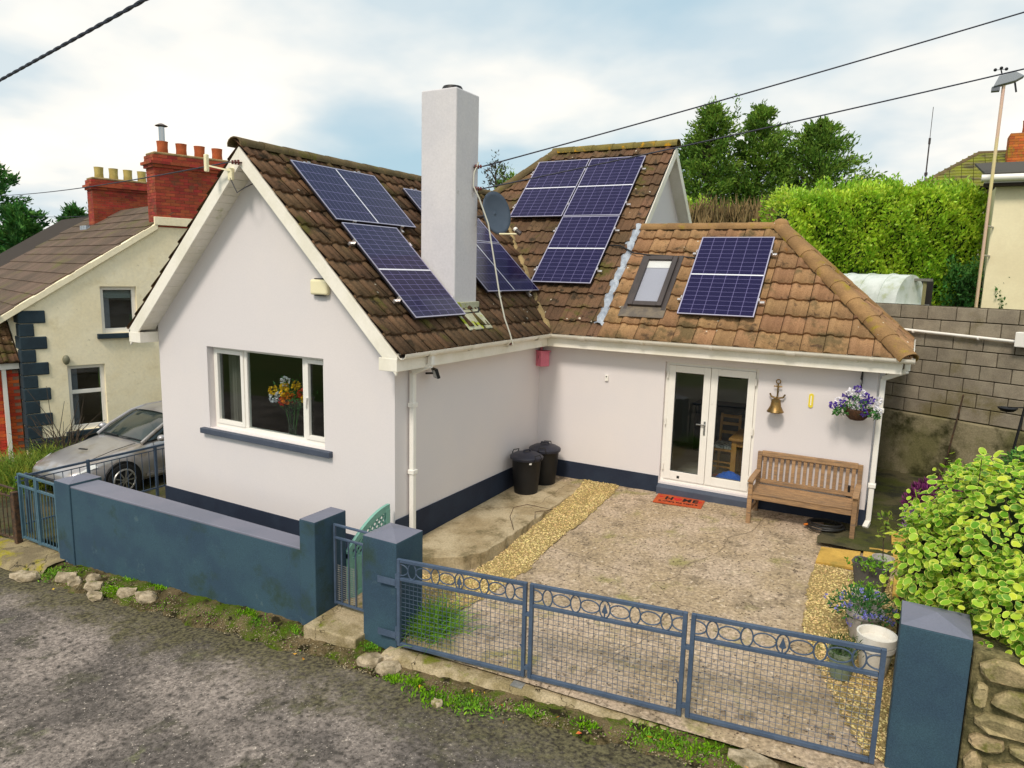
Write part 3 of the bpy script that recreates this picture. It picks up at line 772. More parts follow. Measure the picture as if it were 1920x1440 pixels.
ridge((XV + .02, YR, ZR - .02), (-1.45, YR, ZR - .02), .14, .42, M_RIDGE2)
ridge((-1.38, YR - .02, ZR - .02), (hx + 1.1, -XE + 1.1 * (YR + XE) / (-1.42 - hx), ZE + 1.1 * 1.0), .125, .42, M_RIDGE)
ridge((1.22, YRE, ZRE - .01), (XRE - .02, YRE, ZRE - .01), .115, .42, M_HIP)
ridge((xq + .02, -XE - .02, ZE - .0), (XRE, YRE, ZRE + .0), .14, .40, M_HIP)
ridge((xq - .05, 3.3, ZE - .0), (XRE, YRE, ZRE + .0), .13, .40, M_HIP)
MB().sphere((XRE, YRE, ZRE + .03), .13, 12, 8, .8).build('ridge_junction', M_HIP, deck, smooth=True)
# valley mortar
va = Vector((XE - .03, -XE + .03, ZE + .03)); n = 14; pts = []
for k in range(n + 1):
    x = XE - .03 - 2.35 * k / n; y = -(x - XE) * GS - XE
    pts.append((x + .012 * math.sin(k * 2.1), y + .012 * math.cos(k * 1.7), ZE + (XE - x) * GS + .012))
MB().tube(pts, [.062 + .01 * math.sin(k * 1.3) for k in range(n + 1)], 8).build('valley_fillet', M_MORTAR, deck, smooth=True)
# painted flashing down the junction of the two roofs
n = 36; V = []
for k in range(n + 1):
    y = -.17 + 1.66 * k / n; z = ZE + y + XE + .05 + .012 * math.sin(k * .9)
    xc = 1.10 + .012 * math.sin(k * .35) + .004 * math.sin(k * 2.3); w = .085 + .006 * math.sin(k * 1.1)
    for j, (u, h) in enumerate(((-1, -.012), (-.5, .028), (0, .036), (.5, .03), (1, -.012))): V.append((xc + u * w + rnd.uniform(-.006, .006), y, z + h + rnd.uniform(-.004, .004)))
MB().add(V, [(k * 5 + j, k * 5 + j + 1, k * 5 + j + 6, k * 5 + j + 5) for k in range(n) for j in range(4)]).build('flashing_strip', M_LEAD, deck, smooth=True)
# right verge of the rear range: white barge boards
for s_ in (-1, 1):
    y0 = YR + s_ * (YR + XE); za, zb = ZE - .03, ZR - .05
    t0 = .34 if s_ < 0 else .28
    a = Vector((XV - .012, y0 + (YR - y0) * t0, za + (zb - za) * t0)); b = Vector((XV - .012, YR, zb))
    MB().prism([a, b, b + Vector((0, 0, -.2)), a + Vector((0, 0, -.2))], (.026, 0, 0)).build('barge_board', M_TRIM, house, bev=.004)
    a2 = a + Vector((-.004, 0, -.185)); b2 = b + Vector((-.004, 0, -.185))
    MB().obox(a2, b2 - a2, (-.22, 0, 0), (0, 0, .012)).build('verge_soffit', M_TRIM, house)

# chimney ---------------------------------------------------------------
cx0, cx1, cy0, cy1, cz = -.735, -.145, -2.41, -1.83, 5.87
ch = MB().box(cx0, cx1, cy0, cy1, 2.55, cz).build('chimney', M_CHIM, house, bev=.02, seg=3)
MB().lathe([(.15, cz - .01), (.15, cz + .05), (.13, cz + .085), (.10, cz + .06)], ((cx0 + cx1) / 2 + .03, (cy0 + cy1) / 2, 0), 18).build('flue', M_BLACK, ch, smooth=True)
def groof(x, off=0): return ZE + (XE - x) * GS + off
V = []
for (x0, y0, x1, y1) in ((cx0 - .05, cy0 - .02, cx1 + .04, cy0 - .02),):
    MB().prism([(x0, cy0 - .005, groof(x0, .03)), (x1, cy0 - .005, groof(x1, .03)), (x1, cy0 - .005, groof(x1, .12)), (x0, cy0 - .005, groof(x0, .12))], (0, -.055, 0)).build('flashing', M_CEM, ch, bev=.01)
MB().prism([(cx1 + .003, cy0 - .05, groof(cx1, .02)), (cx1 + .003, cy1 + .02, groof(cx1, .02)), (cx1 + .003, cy1 + .02, groof(cx1, .11)), (cx1 + .003, cy0 - .05, groof(cx1, .11))], (.04, 0, 0)).build('flashing', M_CEM, ch, bev=.01)
MB().obox((cx1 + .03, cy0 - .08, groof(cx1 + .03, .045)), (.29, 0, -.29 * GS), (0, .62, 0), (0, 0, .014)).build('apron_flashing', M_CEM, ch, bev=.004)

# roof window -------------------------------------------------------------
def ext(x, s, off=0): return Vector((x, -XE + s / s2, ZE + s / s2)) + Vector((0, -1, 1)).normalized() * off
def slab_on(mb, x0, x1, s0, s1, o0, o1):
    a = ext(x0, s0, o0); mb.obox(a, (x1 - x0, 0, 0), ext(x0, s1, o0) - a, ext(x0, s0, o1) - a); return mb
kx0, kx1, k0, k1 = 1.50, 2.06, .62, 1.72
f = MB(); w = .085
slab_on(f, kx0, kx0 + w, k0, k1, .0, .125); slab_on(f, kx1 - w, kx1, k0, k1, .0, .125); slab_on(f, kx0 + w, kx1 - w, k1 - w, k1, .0, .135); slab_on(f, kx0 + w, kx1 - w, k0, k0 + w, .0, .12)
sw = f.build('roof_window', M_DARKMET, house, bev=.008)
MB_ = slab_on(MB(), kx0 + w, kx1 - w, k0 + w, k1 - w, .100, .106); MB_.build('pane', glass_mat('roof_glass', (.95, .96, .97), 1.6), sw)
slab_on(MB(), kx0 + w, kx1 - w, k0 + w, k1 - w, .074, .08).build('blind', M_BLIND, sw)
slab_on(MB(), kx0 + w, kx1 - w, k1 - w - .16, k1 - w - .001, .082, .09).build('blind_header', M_UPVC, sw)
slab_on(MB(), kx0 - .06, kx0, k0 - .06, k1 + .06, .05, .075).build('side_flashing', M_DARKMET, sw)
slab_on(MB(), kx1, kx1 + .07, k0 - .06, k1 + .06, .05, .077).build('side_flashing', M_DARKMET, sw)
slab_on(MB(), kx0 - .10, kx1 + .08, k0 - .22, k0, .066, .074).build('apron_flashing', mat('lead_apron', S(96, 88, 80), S(120, 108, 92), s=6, rough=.6, metal=.2, var=.15), sw, bev=.004)
# ------------------------------------------------------------------ solar panels
def panel_mat():
    m = bpy.data.materials.new('solar_cells'); m.use_nodes = True
    n, l = m.node_tree.nodes, m.node_tree.links; p = n['Principled BSDF']
    p.inputs['Roughness'].default_value = .13; p.inputs['Specular IOR Level'].default_value = .2
    uv = n.new('ShaderNodeUVMap'); sp = n.new('ShaderNodeSeparateXYZ'); l.new(uv.outputs[0], sp.inputs[0])
    def M(op, a, b):
        t = n.new('ShaderNodeMath'); t.operation = op
        for i, q in enumerate((a, b)):
            if q is None: continue
            if isinstance(q, (int, float)): t.inputs[i].default_value = q
            else: l.new(q, t.inputs[i])
        return t.outputs[0]
    def line(v, w):
        f = M('FRACT', v, None); return M('LESS_THAN', M('MINIMUM', f, M('SUBTRACT', 1.0, f)), w)
    lu = line(sp.outputs[0], .016); lv = line(sp.outputs[1], .024)
    g = M('MAXIMUM', lu, lv)
    midl = M('LESS_THAN', M('ABSOLUTE', M('SUBTRACT', sp.outputs[1], 9.0), None), .13)
    bb = n.new('ShaderNodeMath'); bb.operation = 'MULTIPLY'; bb.inputs[1].default_value = 10; l.new(sp.outputs[0], bb.inputs[0])
    bus = M('MULTIPLY', line(bb.outputs[0], .06), .14)
    def mix(f, a, b):
        t = n.new('ShaderNodeMixRGB')
        for i, q in enumerate((f, a, b)):
            if isinstance(q, (int, float)): t.inputs[i].default_value = q
            elif isinstance(q, tuple): t.inputs[i].default_value = q + (1,)
            else: l.new(q, t.inputs[i])
        return t.outputs[0]
    oi = n.new('ShaderNodeObjectInfo')
    nt = n.new('ShaderNodeTexNoise'); nt.inputs['Scale'].default_value = 2.
    base = mix(nt.outputs[0], S(20, 15, 56), S(28, 22, 64))
    c = mix(bus, base, S(120, 120, 160)); c = mix(g, c, S(120, 114, 160)); c = mix(midl, c, S(226, 226, 236))
    l.new(c, p.inputs['Base Color'])
    return m
M_CELL = panel_mat()
M_ALU = mat('panel_frame', S(188, 184, 204), rough=.35, metal=.6, var=.03)
M_ALU2 = mat('mill_aluminium', S(206, 200, 198), rough=.35, metal=.8, var=.05)
M_PBACK = mat('panel_edge_dark', S(26, 24, 34), rough=.5, var=.05)
PW, PL = 1.134, 1.70
def solar_proto():
    root = bpy.data.objects.new('solar_panel', None)
    def sub(mb, name, m, bev=0, uv=None):
        o = mb.build(name, m, root, bev=bev, local=True)
        return o
    f = MB(); w = .016
    for (a, b, c, d) in ((0, w, 0, PL), (PW - w, PW, 0, PL), (w, PW - w, 0, w), (w, PW - w, PL - w, PL)): f.box(a, b, c, d, .028, .038)
    sub(f, 'frame', M_ALU)
    sub(MB().box(0.002, PW - .002, 0.002, PL - .002, 0, .027), 'backsheet', M_PBACK)
    g = sub(MB().quad((w, w, .034), (PW - w, w, .034), (PW - w, PL - w, .034), (w, PL - w, .034)), 'glass', M_CELL)
    ul = g.data.uv_layers.new(name='UVMap')
    for i, c in enumerate(((0, 0), (6, 0), (6, 18), (0, 18))): ul.data[i].uv = c
    for y in (.34, PL - .34):
        r = sub(MB().box(-.085, PW + .085, y - .02, y + .02, -.045, -.005), 'mounting_rail', M_ALU2, .003)
    for y in (.34, PL - .34):
        for x in (-.022, PW + .004):
            sub(MB().box(x, x + .018, y - .03, y + .03, -.004, .045), 'clamp', M_ALU2)
    return root
proto = solar_proto()
used = []
def put_panel(origin, xd, ud, label, group):
    xd, ud = Vector(xd).normalized(), Vector(ud).normalized(); nd = xd.cross(ud); p = Vector(origin)
    if used:
        o = proto.copy(); COL.objects.link(o)
        for ch in proto.children: c = ch.copy(); COL.objects.link(c); c.parent = o
    else:
        o = proto; COL.objects.link(o)
    used.append(o)
    o.rotation_mode = 'QUATERNION'
    M = Matrix(((xd.x, ud.x, nd.x, p.x), (xd.y, ud.y, nd.y, p.y), (xd.z, ud.z, nd.z, p.z), (0, 0, 0, 1)))
    o.location = p; o.rotation_quaternion = M.to_quaternion()
    tag(o, label, 'solar panel', group)
gn = Vector((GS, 0, 1)).normalized(); gu = Vector((-1, 0, GS)).normalized()
def gp(x, y, off=.10): return Vector((x, y, groof(x))) + gn * off
GA, GB, GC = 'solar panels on the front wing roof', 'solar panels on the rear roof slope', None
# front wing: lower portrait panel, landscape above, two landscape ones beyond the chimney
put_panel(gp(.0, -3.60), (0, 1, 0), gu, 'upright solar panel nearest the eaves, in front of the chimney', GA)
put_panel(gp(-1.26, -1.95) , gu, (0, -1, 0), 'landscape solar panel nearest the front gable, above the upright one', GA)
put_panel(gp(-.30, .30), gu, (0, -1, 0), 'landscape solar panel beside the valley, lower one behind the chimney', GA)
put_panel(gp(-1.13, .30), gu, (0, -1, 0), 'landscape solar panel by the ridge, mostly hidden behind the chimney', GA)
ru = Vector((0, 1, 1)).normalized()
put_panel(ext(-.40, 1.03, .10), (1, 0, 0), ru, 'lowest solar panel on the rear roof, tip beside the valley', GB)
put_panel(ext(-.40, 1.03 + PL + .02, .10), (1, 0, 0), ru, 'upper right solar panel on the rear roof, next to the verge', GB)
put_panel(ext(-.40 - PW - .03, 1.03 + PL + .02, .10), (1, 0, 0), ru, 'upper left solar panel on the rear roof, next to the hip', GB)
put_panel(ext(2.355, .46, .10), (1, 0, 0), ru, 'single solar panel on the low extension roof beside the roof window', None)
# ------------------------------------------------------------------ boundary wall, pillars, gates
M_COPE = mat('sky_lit_coping_tone', S(120, 121, 136), S(112, 115, 130), s=1.5, rough=.6, var=.05, fine=60, bump=.2, bs=90, bd=.004, spec=.5)  # lighter than the wall: sky light on upward faces put into the colour
M_GATE = mat('gate_paint', S(78, 94, 116), S(68, 84, 106), s=5, rough=.5, var=.12, fine=60, spec=.4)
M_TEAL = mat('teal_wood_paint', S(126, 176, 162), S(116, 166, 152), s=4, rough=.7, var=.06, fine=50)
M_RUST = mat('rusty_iron', S(92, 66, 44), S(58, 46, 36), s=14, rough=.85, var=.25, fine=60)
M_GALV = mat('galvanised_steel', S(176, 176, 172), S(150, 150, 148), s=12, rough=.5, metal=.5, var=.1)

w_ = thing('boundary_wall', 'long low blue-grey painted wall between the road and the gable', 'wall', (-2.4, -5.2, -.9))
mb = MB()
mb.add([(-4.6, -5.43, -1.3), (-.1, -5.275, -1.0), (-.1, -5.02, -1.0), (-4.6, -5.03, -1.3), (-4.6, -5.43, .275), (-.1, -5.275, .27), (-.1, -5.02, .27), (-4.6, -5.03, .275)],
       [(3, 2, 1, 0), (4, 5, 6, 7), (0, 1, 5, 4), (1, 2, 6, 5), (2, 3, 7, 6), (3, 0, 4, 7)])
mb.build('wall_body', M_BLUEWALL, w_, bev=.006)
MB().prism([(-4.6, -5.432, .272), (-.2, -5.277, .267), (-.2, -5.018, .267), (-4.6, -5.028, .272)], (0, 0, .03)).build('coping', M_COPE, w_, bev=.010)  # thin slab added to carry the painted sky-lit tone
def pillar(label, x0, x1, y0, y1, zb, zt, peak=.06, grp='blue-grey gate pillars'):
    t = thing('gate_pillar', label, 'pillar', ((x0 + x1) / 2, (y0 + y1) / 2, zb), grp)
    MB().box(x0, x1, y0, y1, zb, zt).build('shaft', M_BLUEWALL, t, bev=.010)
    cx, cy = (x0 + x1) / 2, (y0 + y1) / 2
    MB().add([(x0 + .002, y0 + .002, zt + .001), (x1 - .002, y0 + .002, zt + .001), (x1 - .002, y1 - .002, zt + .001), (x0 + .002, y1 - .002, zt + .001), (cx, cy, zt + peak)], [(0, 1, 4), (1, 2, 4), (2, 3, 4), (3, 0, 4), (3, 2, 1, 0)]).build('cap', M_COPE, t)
    return t
pillar('squat blue-grey pillar at the drive end of the boundary wall', -4.93, -4.55, -5.45, -4.98, -1.35, .33)
pillar('slim flat-topped blue-grey pillar between boundary wall and small garden gate', -.235, .0, -5.30, -4.80, -1.0, .645, .015)
pillar('blue-grey pillar with pyramid cap carrying the wide driveway gates', .68, 1.13, -5.287, -4.83, -1.0, .645)
pillar('tall blue-grey pillar against the stone wall under the variegated shrub', 5.65, 6.11, -4.97, -4.51, -.9, .90)

# wide gate of three leaves
gd = Vector((math.cos(.0722), math.sin(.0722), 0)); g0 = Vector((1.165, -5.311, -.442)); gw = 1.456
gnrm = Vector((-gd.y, gd.x, 0))
def GP(s, h): return g0 + gd * s + Vector((0, 0, s * .040 + h))
def ring(mb, cs, ch, rs, rh, n=22, arc=None, r=.007):
    pts = []
    a0, a1 = arc if arc else (0, 2 * math.pi)
    k = n if not arc else n // 2 + 1
    for i in range(k):
        t = a0 + (a1 - a0) * (i / (n if not arc else k - 1)); pts.append(GP(cs + math.cos(t) * rs, ch + math.sin(t) * rh))
    mb.tube(pts, r, 6, closed=not arc)
lab = ['driveway gate leaf hinged to the pyramid-capped pillar', 'middle driveway gate leaf with a spear ornament', 'driveway gate leaf nearest the tall pillar and flower pots']
for k in range(3):
    s0 = k * (gw + .03); s1 = s0 + gw; H = .95; hb = .735
    t = thing('gate_leaf', 'blue metal ' + lab[k], 'gate', GP(s0, 0)[:], 'driveway gate leaves')
    b = .020
    for s_ in (s0 + b, s1 - b): MB().bar(GP(s_, 0), GP(s_, H), .038, .038, gd).build('stile', M_GATE, t, bev=.004)
    for h, th in ((H - .018, .036), (hb, .032), (.018, .036)):
        MB().bar(GP(s0 + .04, h), GP(s1 - .04, h), .036, th).build('rail', M_GATE, t, bev=.004)
    hm = (H - .036 + hb + .016) / 2; hh = (H - .036 - hb - .016) / 2
    pos = s0 + .04; inner = gw - .08; u = inner / (5 * 1.0 + 5 * 1.85)
    tw, ww = u, u * 1.85
    pos -= ww / 2
    for i in range(11):
        wide = i % 2 == 0; wd = ww if wide else tw; c_ = pos + wd / 2; mb = MB()
        if i == 0: ring(mb, c_, hm, ww / 2, hh * .72, arc=(-math.pi / 2, math.pi / 2))
        elif i == 10: ring(mb, c_, hm, ww / 2, hh * .72, arc=(math.pi / 2, 3 * math.pi / 2))
        elif wide: ring(mb, c_, hm, ww / 2, hh * .72)
        else: ring(mb, c_, hm, tw / 2, hh)
        mb.build('ring', M_GATE, t, smooth=True)
        if i == 5:
            sp = [GP(c_ - .028, hm - .03), GP(c_, hm - .045), GP(c_ + .028, hm - .03), GP(c_, hm + .055)]
            MB().prism([p - gnrm * .004 for p in sp], gnrm * .008).bar(GP(c_, hb + .016), GP(c_, hm - .03), .014, .012, gd).build('spear', M_GATE, t)
        pos += wd
    ms = MB(); nv = 28; nh = 14; off = gnrm * .012
    for i in range(1, nv):
        s_ = s0 + .04 + inner * i / nv; bow = .003 * math.sin(i * 1.7)
        ms.tube([GP(s_ + bow, .036) + off, GP(s_, hb - .016) + off], .0024, 4, caps=False)
    for j in range(1, nh):
        h = .036 + (hb - .052) * j / nh
        ms.tube([GP(s0 + .04, h) + off * 1.4, GP((s0 + s1) / 2, h - .004) + off * 1.4, GP(s1 - .04, h) + off * 1.4], .0024, 4, caps=False)
    stuff(ms.build('wire_mesh', M_GATE, t))
    if k == 0:
        for h in (.66, .08):
            MB().obox(GP(-.24, h) + gnrm * -.006, gd * .22, (0, 0, .07), gnrm * -.008).tube([GP(-.012, h - .03), GP(-.012, h + .12)], .014, 8).build('hinge', M_GATE, t)
    if k < 2:
        for h in (.10, .64): MB().bar(GP(s1 - .01, h), GP(s1 + .04, h), .03, .045, gnrm).build('hinge', M_GATE, t)
        MB().tube([GP(s1 - .075, .30) + gnrm * .035, GP(s1 - .052, .27) + gnrm * .035, GP(s1 - .05, .0) + gnrm * .035, GP(s1 - .05, -.05) + gnrm * .035], .008, 8).build('drop_bolt', M_GATE, t, smooth=True)
        pl_ = MB().obox(GP(s1 - .10, -.062) + gnrm * -.11, gd * .12, gnrm * .15, (0, 0, .012)).build('floor_plate', M_GALV)
        tag(pl_, ('small galvanised floor plate under the first gate joint', 'small galvanised floor plate under the second gate joint')[k], 'floor plate', 'gate floor plates')

# small pedestrian gate and its step
pg = thing('garden_gate', 'narrow blue iron gate with barred lower mesh between two pillars', 'gate', (.35, -5.05, -.42))
yg = -5.02
px0, px1 = .02, .66
for x in (px0 + .012, px1 - .012): MB().bar((x, yg, -.40), (x, yg, .56), .024, .024, (0, 1, 0)).build('stile', M_GATE, pg)
for z in (.55, .40, -.38): MB().bar((px0 + .024, yg, z), (px1 - .024, yg, z), .03, .022).build('rail', M_GATE, pg, bev=.003)
for i in range(5):
    x = px0 + .11 + i * .105
    MB().tube([(x, yg, -.37), (x, yg, .39)], .009, 8).build('bar', M_GATE, pg, smooth=True)
ms = MB()
for j in range(17): ms.tube([(px0 + .03, yg + .014, -.35 + j * .026), (px0 + .33, yg + .014, -.35 + j * .026)], .0022, 4, caps=False)
for i in range(6): ms.tube([(px0 + .05 + i * .055, yg + .017, -.36), (px0 + .05 + i * .055, yg + .017, .07)], .0022, 4, caps=False)
stuff(ms.build('wire_mesh', M_GALV, pg))
o = MB().prism([(.0, -5.50, -.47), (.70, -5.44, -.465), (.70, -4.75, -.44), (.0, -4.75, -.44)], (0, 0, -.5)).build('doorstep', M_KERB, bev=.015)
tag(o, 'concrete step below the narrow garden gate', 'step')

# teal side gate, lattice top
tg = thing('side_gate', 'arched teal wooden gate with lattice top at the house corner', 'gate', (-.02, -4.4, -.5))
xg = -.02; ya, yb_ = -4.80, -4.03
def arch(y): t = (y - ya) / (yb_ - ya); return .14 + .37 * math.sin(t * math.pi / 2) ** .9
pts = []
N = 14
topl = [(xg, ya + (yb_ - ya) * i / N, arch(ya + (yb_ - ya) * i / N)) for i in range(N + 1)]
for i in range(N):
    a, b = Vector(topl[i]), Vector(topl[i + 1]); MB().prism([a, b, b + Vector((0, 0, -.085)), a + Vector((0, 0, -.085))], (.04, 0, 0)).build('arch_segment', M_TEAL, tg)
for y in (ya, yb_ - .07): MB().box(xg - .004, xg + .044, y, y + .07, -.52, arch(y + .035) - .06).build('stile', M_TEAL, tg)
for z in (-.02, -.45): MB().box(xg + .002, xg + .038, ya + .07, yb_ - .07, z - .05, z + .05).build('rail', M_TEAL, tg)
for i in range(6):
    y = ya + .07 + i * .1052; MB().box(xg + .012, xg + .03, y + .002, y + .103, -.40, -.07).build('plank', M_TEAL, tg)
for sg in (1, -1):
    for k in range(-4, 12):
        y0 = ya + .07 + k * .085
        seg = []
        for i in range(25):
            z = .03 + i * .02; y = y0 + sg * (z - .03) + (.0 if sg > 0 else .35)
            if ya + .07 < y < yb_ - .07 and z < arch(y) - .07: seg.append((y, z))
        if len(seg) > 1: MB().bar((xg + .014 + .006 * sg + .006, seg[0][0], seg[0][1]), (xg + .014 + .006 * sg + .006, seg[-1][0], seg[-1][1]), .026, .008, (1, 0, 0)).build('lattice_slat', M_TEAL, tg)

# drive gate, inner railing, old fence on the left
def bars(t, pfun, n, h0, h1, m, r=.007):
    for i in range(n):
        p = pfun(i); MB().tube([(p[0], p[1], p[2] + h0), (p[0], p[1], p[2] + h1)], r, 6).build('bar', m, t, smooth=True)
M_BGATE = mat('blue_green_gate_paint', S(76, 108, 124), S(66, 96, 112), s=5, rough=.5, var=.1)
dg = thing('drive_gate', 'blue barred iron gate beside the squat pillar on the left', 'gate', (-5.6, -5.35, -.85))
for (xa, xb) in ((-5.10, -5.60), (-5.64, -6.10)):
    for x in (xa, xb): MB().bar((x, -5.35, -.82), (x, -5.35, .22), .035, .035, (0, 1, 0)).build('stile', M_BGATE, dg)
    for z in (.21, .03, -.79): MB().bar((xa, -5.35, z), (xb, -5.35, z), .03, .03).build('rail', M_BGATE, dg)
    bars(dg, lambda i: (xa + (xb - xa) * (i + 1) / 6, -5.35, 0), 5, -.79, .05, M_BGATE, .008)
rl = thing('railing', 'slim blue railing between the parked car and the house', 'railing', (-6.2, -3.9, -.72))
xr = -6.2
for y in (-3.05, -4.25, -5.2): MB().bar((xr, y, -.80), (xr, y, .17), .04, .04, (0, 1, 0)).build('post', M_GATE, rl)
MB().bar((xr, -5.35, .13), (xr, -2.3, .155), .03, .035).build('rail', M_GATE, rl)
MB().bar((xr, -5.35, -.63), (xr, -2.3, -.62), .025, .025).build('rail', M_GATE, rl)
MB().bar((xr, -5.35, .06), (xr, -2.3, .085), .015, .015).build('rail', M_GATE, rl)
bars(rl, lambda i: (xr, -5.2 + i * .135, 0), 20, -.63, .07, M_GATE, .006)
of = thing('iron_fence', 'old rusty iron fence with brown post at the left edge', 'fence', (-7, -5.4, -.95))
MB().bar((-6.2, -5.38, -1.0), (-6.2, -5.38, -.08), .09, .09, (0, 1, 0)).build('post', M_RUST, of, bev=.01)
for z in (.0, -.14, -.85): MB().bar((-6.2, -5.38, z - (.04 if z > -.5 else 0)), (-9.4, -5.55, z + .02), .03, .02).build('rail', M_RUST, of)
bars(of, lambda i: (-6.33 - i * .115, -5.385 - i * .006, 0), 26, -.85, -.12, M_RUST, .008)
# ------------------------------------------------------------------ things on and around the walls
M_BIN = mat('bin_plastic', S(26, 25, 26), S(20, 20, 22), s=4, rough=.55, var=.08, spec=.4)
M_BINLID = mat('bin_lid_plastic', S(38, 40, 54), S(30, 32, 44), s=4, rough=.45, var=.08, spec=.5)
def make_bin(loc, label, rz):
    t = thing('dustbin', label, 'dustbin', loc, 'black dustbins in the corner', rz)
    x, y, z = loc
    MB().lathe([(.185, 0), (.19, .02), (.215, .30), (.235, .55), (.24, .56), (.24, .58), (.20, .58)], loc, 28).build('body', M_BIN, t, smooth=True)
    MB().lathe([(.255, .560), (.265, .565), (.268, .60), (.255, .615), (.23, .62), (.20, .645), (.10, .67), (.01, .675)], loc, 28, capb=False).build('lid', M_BINLID, t, smooth=True)
    c, s_ = math.cos(rz), math.sin(rz)
    P = lambda a, b, h: (x + a * c - b * s_, y + a * s_ + b * c, z + h)
    MB().tube([P(-.07, 0, .66), P(-.06, 0, .70), P(.06, 0, .70), P(.07, 0, .66)], .016, 8).build('lid_handle', M_BINLID, t, smooth=True)
    for sg in (1, -1): MB().tube([P(-.07, sg * .262, .56), P(-.06, sg * .285, .62), P(-.055, sg * .262, .66), P(.055, sg * .262, .66), P(.06, sg * .285, .62), P(.07, sg * .262, .56)], .008, 6).build('clip_handle', M_BIN, t, smooth=True)
make_bin((.33, -1.0, -.085), 'black plastic dustbin in front, with small white sticker', 1.2)
make_bin((.36, -.42, -.07), 'black plastic dustbin behind, pushed into the wall corner', .3)
sx = MB().obox((.33 + .15, -1.0 - .19, .435), (.03, .022, 0), (.004, .006, .028), (.0, -.003, 0)).build('sticker', M_UPVC, bpy.data.objects['dustbin'])

# bench
M_TEAK = mat('weathered_teak', S(168, 132, 94), S(142, 112, 82), s=6, stretch=(1, 8, 8), isl=.14, rough=.75, var=.16, fine=40, bump=.2, bs=60, c3=S(112, 96, 82), s3=5, t3=.62, w3=.08)
bt = thing('bench', 'weathered teak garden bench with slatted back against the white wall', 'bench', (4.43, -.35, 0))
bx0, bx1 = 3.70, 5.10; zb = -.02
def bb(name, *a): return MB().box(*a).build(name, M_TEAK, bt, bev=.006)
def zc(x): return zb + .035 * (x - bx0) / (bx1 - bx0)
for x in (bx0, bx1 - .06):
    bb('leg', x, x + .06, -.64, -.58, zb - .06, .575)
    MB().prism([(x, -.12, zb - .03), (x, -.06, zb - .03), (x, -.03, .46), (x, .0 - .025, .90), (x, -.08, .90), (x, -.09, .46)], (.06, 0, 0)).build('leg', M_TEAK, bt, bev=.006)
    MB().prism([(x - .008, -.67, .575), (x - .008, -.10, .60), (x - .008, -.10, .635), (x - .008, -.55, .625), (x - .008, -.67, .605)], (.076, 0, 0)).build('armrest', M_TEAK, bt, bev=.006)
    bb('stretcher', x + .012, x + .048, -.58, -.12, .12, .17)
    bb('side_rail', x + .012, x + .048, -.58, -.12, .34, .40)
for i in range(5):
    y = -.635 + i * .108; bb('seat_slat', bx0 + (.0 if i else .06), bx1 - (.0 if i else .06), y, y + .09, .402, .424) if 0 < i < 5 else bb('seat_slat', bx0 + .06, bx1 - .06, y, y + .09, .402, .424)
bb('front_rail', bx0 + .06, bx1 - .06, -.63, -.595, .33, .40)
MB().obox((bx0 + .06, -.085, .84), (bx1 - bx0 - .12, 0, 0), (0, .045, .004), (0, .006, .075)).build('top_rail', M_TEAK, bt, bev=.008)
MB().obox((bx0 + .06, -.095, .44), (bx1 - bx0 - .12, 0, 0), (0, .04, 0), (0, .004, .055)).build('lower_rail', M_TEAK, bt, bev=.006)
for i in range(16):
    x = bx0 + .085 + i * (bx1 - bx0 - .17 - .046) / 15
    MB().obox((x, -.082, .494), (.046, 0, 0), (0, .016, 0), (0, .012, .348)).build('back_slat', M_TEAK, bt)

# doormat
M_COIR = mat('coir', S(196, 88, 42), S(180, 74, 34), s=8, rough=1, var=.2, fine=160, bump=.6, bs=200)
M_INK = mat('mat_black_print', S(28, 16, 14), rough=1, var=.2, fine=120)
M_REDP = mat('mat_red_print', S(196, 26, 34), rough=1, var=.15, fine=120)
dm = thing('doormat', 'orange coir doormat lettered HOME with a red heart', 'doormat', (2.62, -.24, -.05))
mo = Vector((2.27, -.46, court(2.27, -.46) + .004)); mux = Vector((.735, .055, .010)); muy = Vector((-.03, .375, .022)); mn = mux.cross(muy).normalized()
MB().obox(mo, mux, muy, mn * .016).build('mat_pad', M_COIR, dm, bev=.003)
ex, ey = mux.normalized(), muy.normalized()
def on_mat(u, v, h=.0185): return mo + ex * u + ey * v + mn * h
def text_on(body, u, v, size, m, bold=0.):
    cu = bpy.data.curves.new('txt', 'FONT'); cu.body = body; cu.size = size; cu.extrude = .0015; cu.offset = bold
    ob = bpy.data.objects.new('txt', cu); me = bpy.data.meshes.new_from_object(ob); bpy.data.objects.remove(ob)
    p = on_mat(u, v); M = Matrix(((ex.x, ey.x, mn.x, p.x), (ex.y, ey.y, mn.y, p.y), (ex.z, ey.z, mn.z, p.z), (0, 0, 0, 1)))
    me.transform(M); me.materials.clear(); me.materials.append(m)
    return place(bpy.data.objects.new('lettering', me), dm)
text_on('H', .145, .165, .175, M_INK, .006); text_on('M', .415, .165, .175, M_INK, .006); text_on('E', .565, .165, .175, M_INK, .006)
def heart(u, v, r, name):
    pts = []
    for i in range(24):
        t = 2 * math.pi * i / 24; pts.append(on_mat(u + r * math.sin(t) ** 3, v + r * (13 * math.cos(t) - 5 * math.cos(2 * t) - 2 * math.cos(3 * t) - math.cos(4 * t)) / 16))
    MB().prism(pts, mn * .003).build(name, M_REDP, dm)
heart(.335, .225, .065, 'heart'); heart(.075, .25, .03, 'heart'); heart(.68, .22, .03, 'heart')
text_on('is where the heart is', .07, .065, .072, M_INK, .001)

